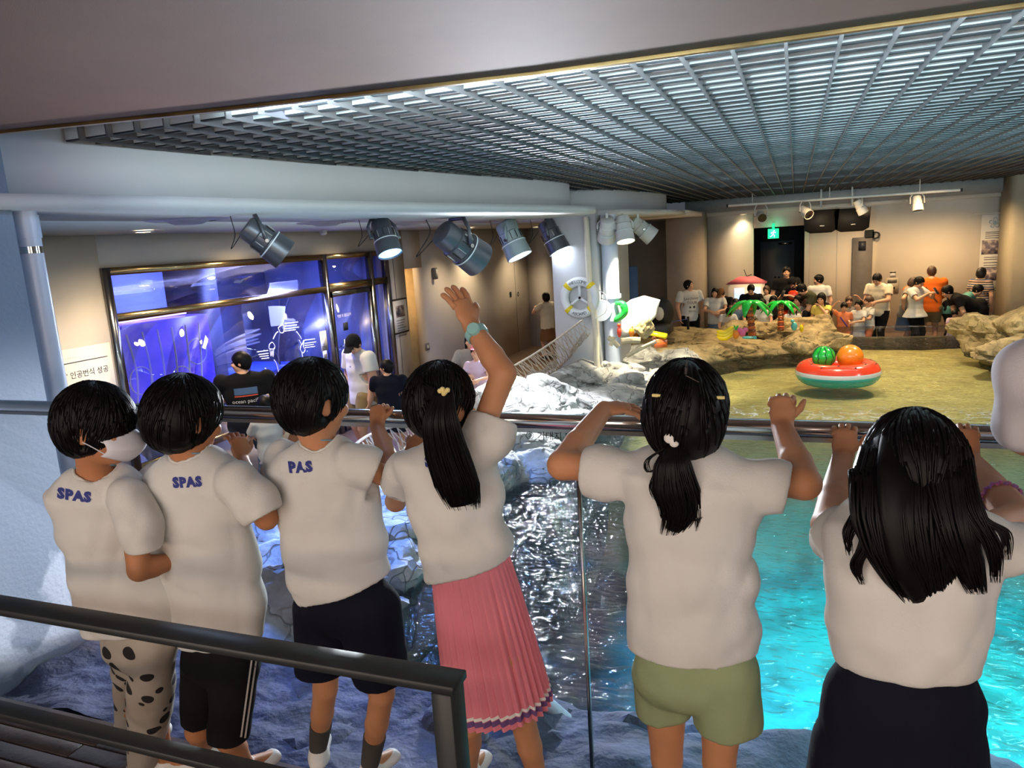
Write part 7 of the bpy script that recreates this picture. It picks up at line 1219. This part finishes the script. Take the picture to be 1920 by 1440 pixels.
WB = thing('work_bench', (-6.95, 8.2, -1.1), 'low pale bench with two white foam heads behind the glass', 'bench'); m = MB(); m.box((-6.95, 6.9, -0.36), (0.6, 2.2, 0.05), bev=0.01); part('bench_top', m, MATS['lab_light'], WB, False)
for yy in (5.95, 7.85):
    for xx in (-7.2, -6.7): m = MB(); m.box((xx, yy, -0.75), (0.05, 0.05, 0.72)); part('leg', m, MATS['steel'], WB, False)
for yy, lab in ((6.72, 'left white foam head on the bench behind the glass'), (7.02, 'right white foam head on the bench behind the glass')):
    m = MB(); m.sphere((-6.85, yy, -0.06), (0.095, 0.095, 0.12), 16); m.cyl((-6.85, yy, -0.33), (-6.85, yy, -0.14), 0.07, 0.05, 16); part('foam_head', m, MATS['foam'], None, auto=None, label=lab, cat='foam head')
BN_ = thing('wheeled_bin', (-7.5, 8.75, -1.1), 'blue lidded bin with a black hoop handle behind the stout man', 'bin'); m = MB(); m.box((-7.5, 8.75, -0.55), (0.7, 0.9, 0.95), bev=0.03); part('body', m, MATS['lab_light'], BN_, False); m = MB(); m.box((-7.5, 8.75, -0.03), (0.76, 0.96, 0.12), bev=0.05); part('lid', m, MATS['bin_blue'], BN_, False); m = MB(); m.tube(bez([(-7.1, 8.2, -0.3), (-7.1, 8.2, 0.18), (-7.1, 8.3, 0.24), (-7.1, 8.75, 0.22), (-7.1, 8.85, 0.05)], 6), 0.02, 8); part('handle', m, MATS['cable'], BN_)
m = MB(); m.cyl((-8.9, 8.9, 0.85), (-8.6, 9.15, 0.85), 0.13, n=20); part('wall_canister', m, MATS['foam'], None, label='white canister on the blue laboratory wall', cat='canister')
# washroom
WC = thing('toilet', (-7.4, 12.55, -1.12), 'cream toilet seen through the washroom doorway', 'toilet'); m = MB(); m.lathe([(0.12, 0), (0.11, 0.15), (0.19, 0.36), (0.21, 0.40), (0.15, 0.40)], (-7.3, 12.4, -1.12), (0, 0, 1), 24); part('bowl', m, MATS['ceramic'], WC); m = MB(); m.box((-7.68, 12.4, -0.55), (0.2, 0.42, 0.38), bev=0.03); part('cistern', m, MATS['ceramic'], WC, False); m = MB(); m.box((-7.3, 12.4, -0.71), (0.36, 0.38, 0.03), bev=0.012); part('seat', m, MATS['ceramic'], WC, False)
m = MB(); m.box((-7.82, 12.3, 0.10), (0.06, 0.25, 0.22), bev=0.02); part('paper_dispenser', m, MATS['ceramic'], None, False, label='cream paper dispenser on the washroom wall', cat='dispenser'); m = MB(); m.tube([(-7.8, 11.7, -0.1), (-7.7, 11.7, -0.1), (-7.7, 12.7, -0.1), (-7.8, 12.7, -0.1)], 0.016, 8); part('grab_bar', m, MATS['chrome'], None, label='steel grab bar in the washroom', cat='bar')
q = atx(811, 513, XL); SC_ = thing('wall_sconce', q, 'small dark wall light at the corridor corner', 'wall lamp'); m = MB(); m.box(q+np.array([0.05, 0, 0]), (0.08, 0.10, 0.22), bev=0.01); part('case', m, MATS['door_grey'], SC_, False); m = MB(); m.box(q+np.array([0.095, 0, 0]), (0.01, 0.05, 0.16)); part('face', m, MATS['lamp_white'], SC_, False)
for (px, py, t_, lab) in ((957, 553, '■', 'small dark washroom pictogram left of the corridor door line'), (971, 552, 'O', 'dark round pictogram right of the corridor door line')): q = atx(px, py, XL); part('wall_pictogram', text_mb(t_, 0.16, (XL+0.008, q[1], q[2]), (0, 1, 0), (0, 0, 1), bold=0.004), MATS['ink_dark'], None, False, label=lab, cat='sign')
q = atx(801, 650, XL); T = thing('wall_switch', q, 'square grey button plate below the sconce', 'switch'); m = MB(); m.box(q, (0.03, 0.13, 0.14), bev=0.005); part('plate', m, MATS['door_grey'], T, False); m = MB(); m.cyl(q+np.array([0.012, 0, 0]), q+np.array([0.022, 0, 0]), 0.035, n=16); part('button', m, MATS['lamp_white'], T)
for px, lab in ((742, 'a'), (967, 'b')): q = atx(px, 550, XL); struct('trim_joint', MB().box((XL+0.002, q[1], 0.35), (0.006, 0.012, 3.0)), MATS['door_grey'])
# far wall
def farboard(nm, x0_, y0_, x1_, y1_, Y, mm, lab, cat): a, b = aty(x0_, y0_, Y), aty(x1_, y1_, Y); T = thing(nm, ((a[0]+b[0])/2, Y, b[2]), lab, cat); m = MB(); m.box(((a[0]+b[0])/2, Y, (a[2]+b[2])/2), (abs(b[0]-a[0]), 0.02, abs(a[2]-b[2]))); part('sheet', m, MATS[mm], T, False); return T, a, b
T, a, b = farboard('hanging_banner', 1841, 402, 1885, 590, 19.9, 'paper', 'long white banner with photos at the right end of the warm wall', 'banner'); cx_ = (a[0]+b[0])/2; W_ = abs(b[0]-a[0])
for (yy, hh, mm) in ((463, 22, 'photo_warm'), (514, 20, 'photo_warm')): q = aty(1862, yy, 19.88); m = MB(); m.box((cx_, 19.885, q[2]), (W_*0.9, 0.006, hh*0.0143)); part('photo', m, MATS[mm], T, False)
for yy in (435, 438, 442, 446, 482, 486, 492, 497, 501, 540, 545): q = aty(1862, yy, 19.88); m = MB(); m.box((cx_, 19.886, q[2]), (W_*0.7, 0.004, 0.012)); part('text_line', m, MATS['door_grey'], T, False)
q = aty(1866, 418, 19.88); part('emblem', text_mb('❀', 0.3, (q[0], 19.885, q[2]), (1, 0, 0), (0, 0, 1)), mat('emblem_blue', (150, 170, 190), 0.6, var=0), T, False)
q = aty(1836, 400, 19.85); m = MB(); m.tube([(q[0]-0.1, 19.82, q[2]), (4.4, 19.82, q[2]-0.02)], 0.012, 8); part('banner_bar', m, MATS['lamp_white'], T)
T, a, b = farboard('control_panel', 1662, 521, 1684, 549, 19.93, 'wall_beige', 'small cream control panel on the warm wall with a dark window', 'panel'); q = aty(1673, 540, 19.91); part('window', MB().box(q, (0.11, 0.01, 0.05)), MATS['cable'], T, False); q = aty(1673, 527, 19.91); part('label_strip', MB().box(q, (0.20, 0.01, 0.07)), MATS['door_grey'], T, False)
T, a, b = farboard('calendar_plate', 1669, 510, 1679, 519, 19.93, 'paper', 'tiny square plate above the control panel', 'plate'); part('header', MB().box((a[0]/2+b[0]/2, 19.915, a[2]-0.01), (0.13, 0.01, 0.02)), MATS['cable'], T, False)
for (px, py, t_, lab) in ((1630, 440, '■', 'small dark square sign on the grey column at the far door'), (1643, 442, 'D', 'dark letter D sign at the corner of the warm wall')): q = aty(px, py, 19.85); part('wall_letter', text_mb(t_, 0.24, (q[0], 19.84, q[2]), (1, 0, 0), (0, 0, 1), th=0.01, bold=0.01), MATS['ink_dark'], None, False, label=lab, cat='sign')
for px in (1516, 1569): q = aty(px, 500, 19.9); struct('trim_line', MB().box((q[0], 19.893, 0.45), (0.015, 0.01, 3.0)), MATS['lamp_white'])
# kiosk with a pink roof
kc = aty(1400, 560, 18.6); KS = thing('toy_kiosk', (kc[0], 18.6, -1.12), 'small white kiosk with a pink roof and lit screens behind the crowd', 'kiosk'); m = MB(); m.box((kc[0], 18.6, -0.41), (0.80, 0.6, 1.42)); part('cabin', m, MATS['paper'], KS, False); z_ = 0.30
m = MB(); P = [(kc[0]-0.46, 18.28, z_), (kc[0]+0.46, 18.28, z_), (kc[0]+0.46, 18.95, z_), (kc[0]-0.46, 18.95, z_), (kc[0]-0.18, 18.6, z_+0.16), (kc[0]+0.18, 18.6, z_+0.16)]; m.add(P, [(0, 1, 5, 4), (1, 2, 5), (2, 3, 4, 5), (3, 0, 4), (3, 2, 1, 0)]); part('roof', m, mat('roof_pink', (214, 110, 130), 0.6), KS, False)
for dx in (-0.15, 0.22): m = MB(); m.box((kc[0]+dx, 18.29, 0.08), (0.22, 0.02, 0.26)); part('screen', m, mat('screen_lit', (200, 215, 255), 0.4, var=0, emit=(190, 210, 255), estr=1.5) if 'screen_lit' not in MATS else MATS['screen_lit'], KS, False)
m = MB(); m.tube([(kc[0], 18.6, z_+0.16), (kc[0]-0.06, 18.6, z_+0.32)], 0.008, 6); m.tube([(kc[0], 18.6, z_+0.16), (kc[0]+0.12, 18.6, z_+0.2)], 0.01, 6); part('finial', m, MATS['cable'], KS)
# low table behind the parapet, red bag, foam slide pipe near the rail
tb_ = aty(1762, 592, 17.9); TB = thing('low_table', (tb_[0], 17.9, -1.12), 'dark low table behind the man in the orange shirt', 'table'); m = MB(); m.box((tb_[0], 17.9, -0.36), (1.1, 0.5, 0.05), bev=0.01); part('tabletop', m, MATS['cable'], TB, False)
for dx in (-0.5, 0.5):
    for dy in (-0.2, 0.2): m = MB(); m.box((tb_[0]+dx, 17.9+dy, -0.75), (0.04, 0.04, 0.74)); part('leg', m, MATS['cable'], TB, False)
rb = aty(1490, 553, 17.1); HB = thing('handbag', rb, 'red orange handbag in front of the person in navy', 'bag'); m = MB(); m.box(rb, (0.26, 0.12, 0.20), bev=0.04); part('body', m, MATS['toy_red'], HB, False); m = MB(); m.tube(bez([rb+np.array([-0.08, -0.02, 0.10]), rb+np.array([0, -0.02, 0.20]), rb+np.array([0.08, -0.02, 0.10])], 6), 0.010, 6); part('handle', m, MATS['cable'], HB)
a, b = np.array([-1.15, 2.55, -0.35]), atz(1062, 1352, -0.56); m = MB(); a = atz(950, 1255, -0.30); m.tube([a, b], 0.035, 16); part('white_pipe', m, MATS['pvc'], None, label='slanting white pipe on the ledge behind the pink skirt', cat='pipe')
m = MB(); m.tube([aty(905, 1300, 2.6), (aty(912, 1440, 2.6))], 0.018, 12); part('upright_pipe', m, MATS['pvc'], None, label='thin upright white pipe behind the legs in the pink skirt', cat='pipe')
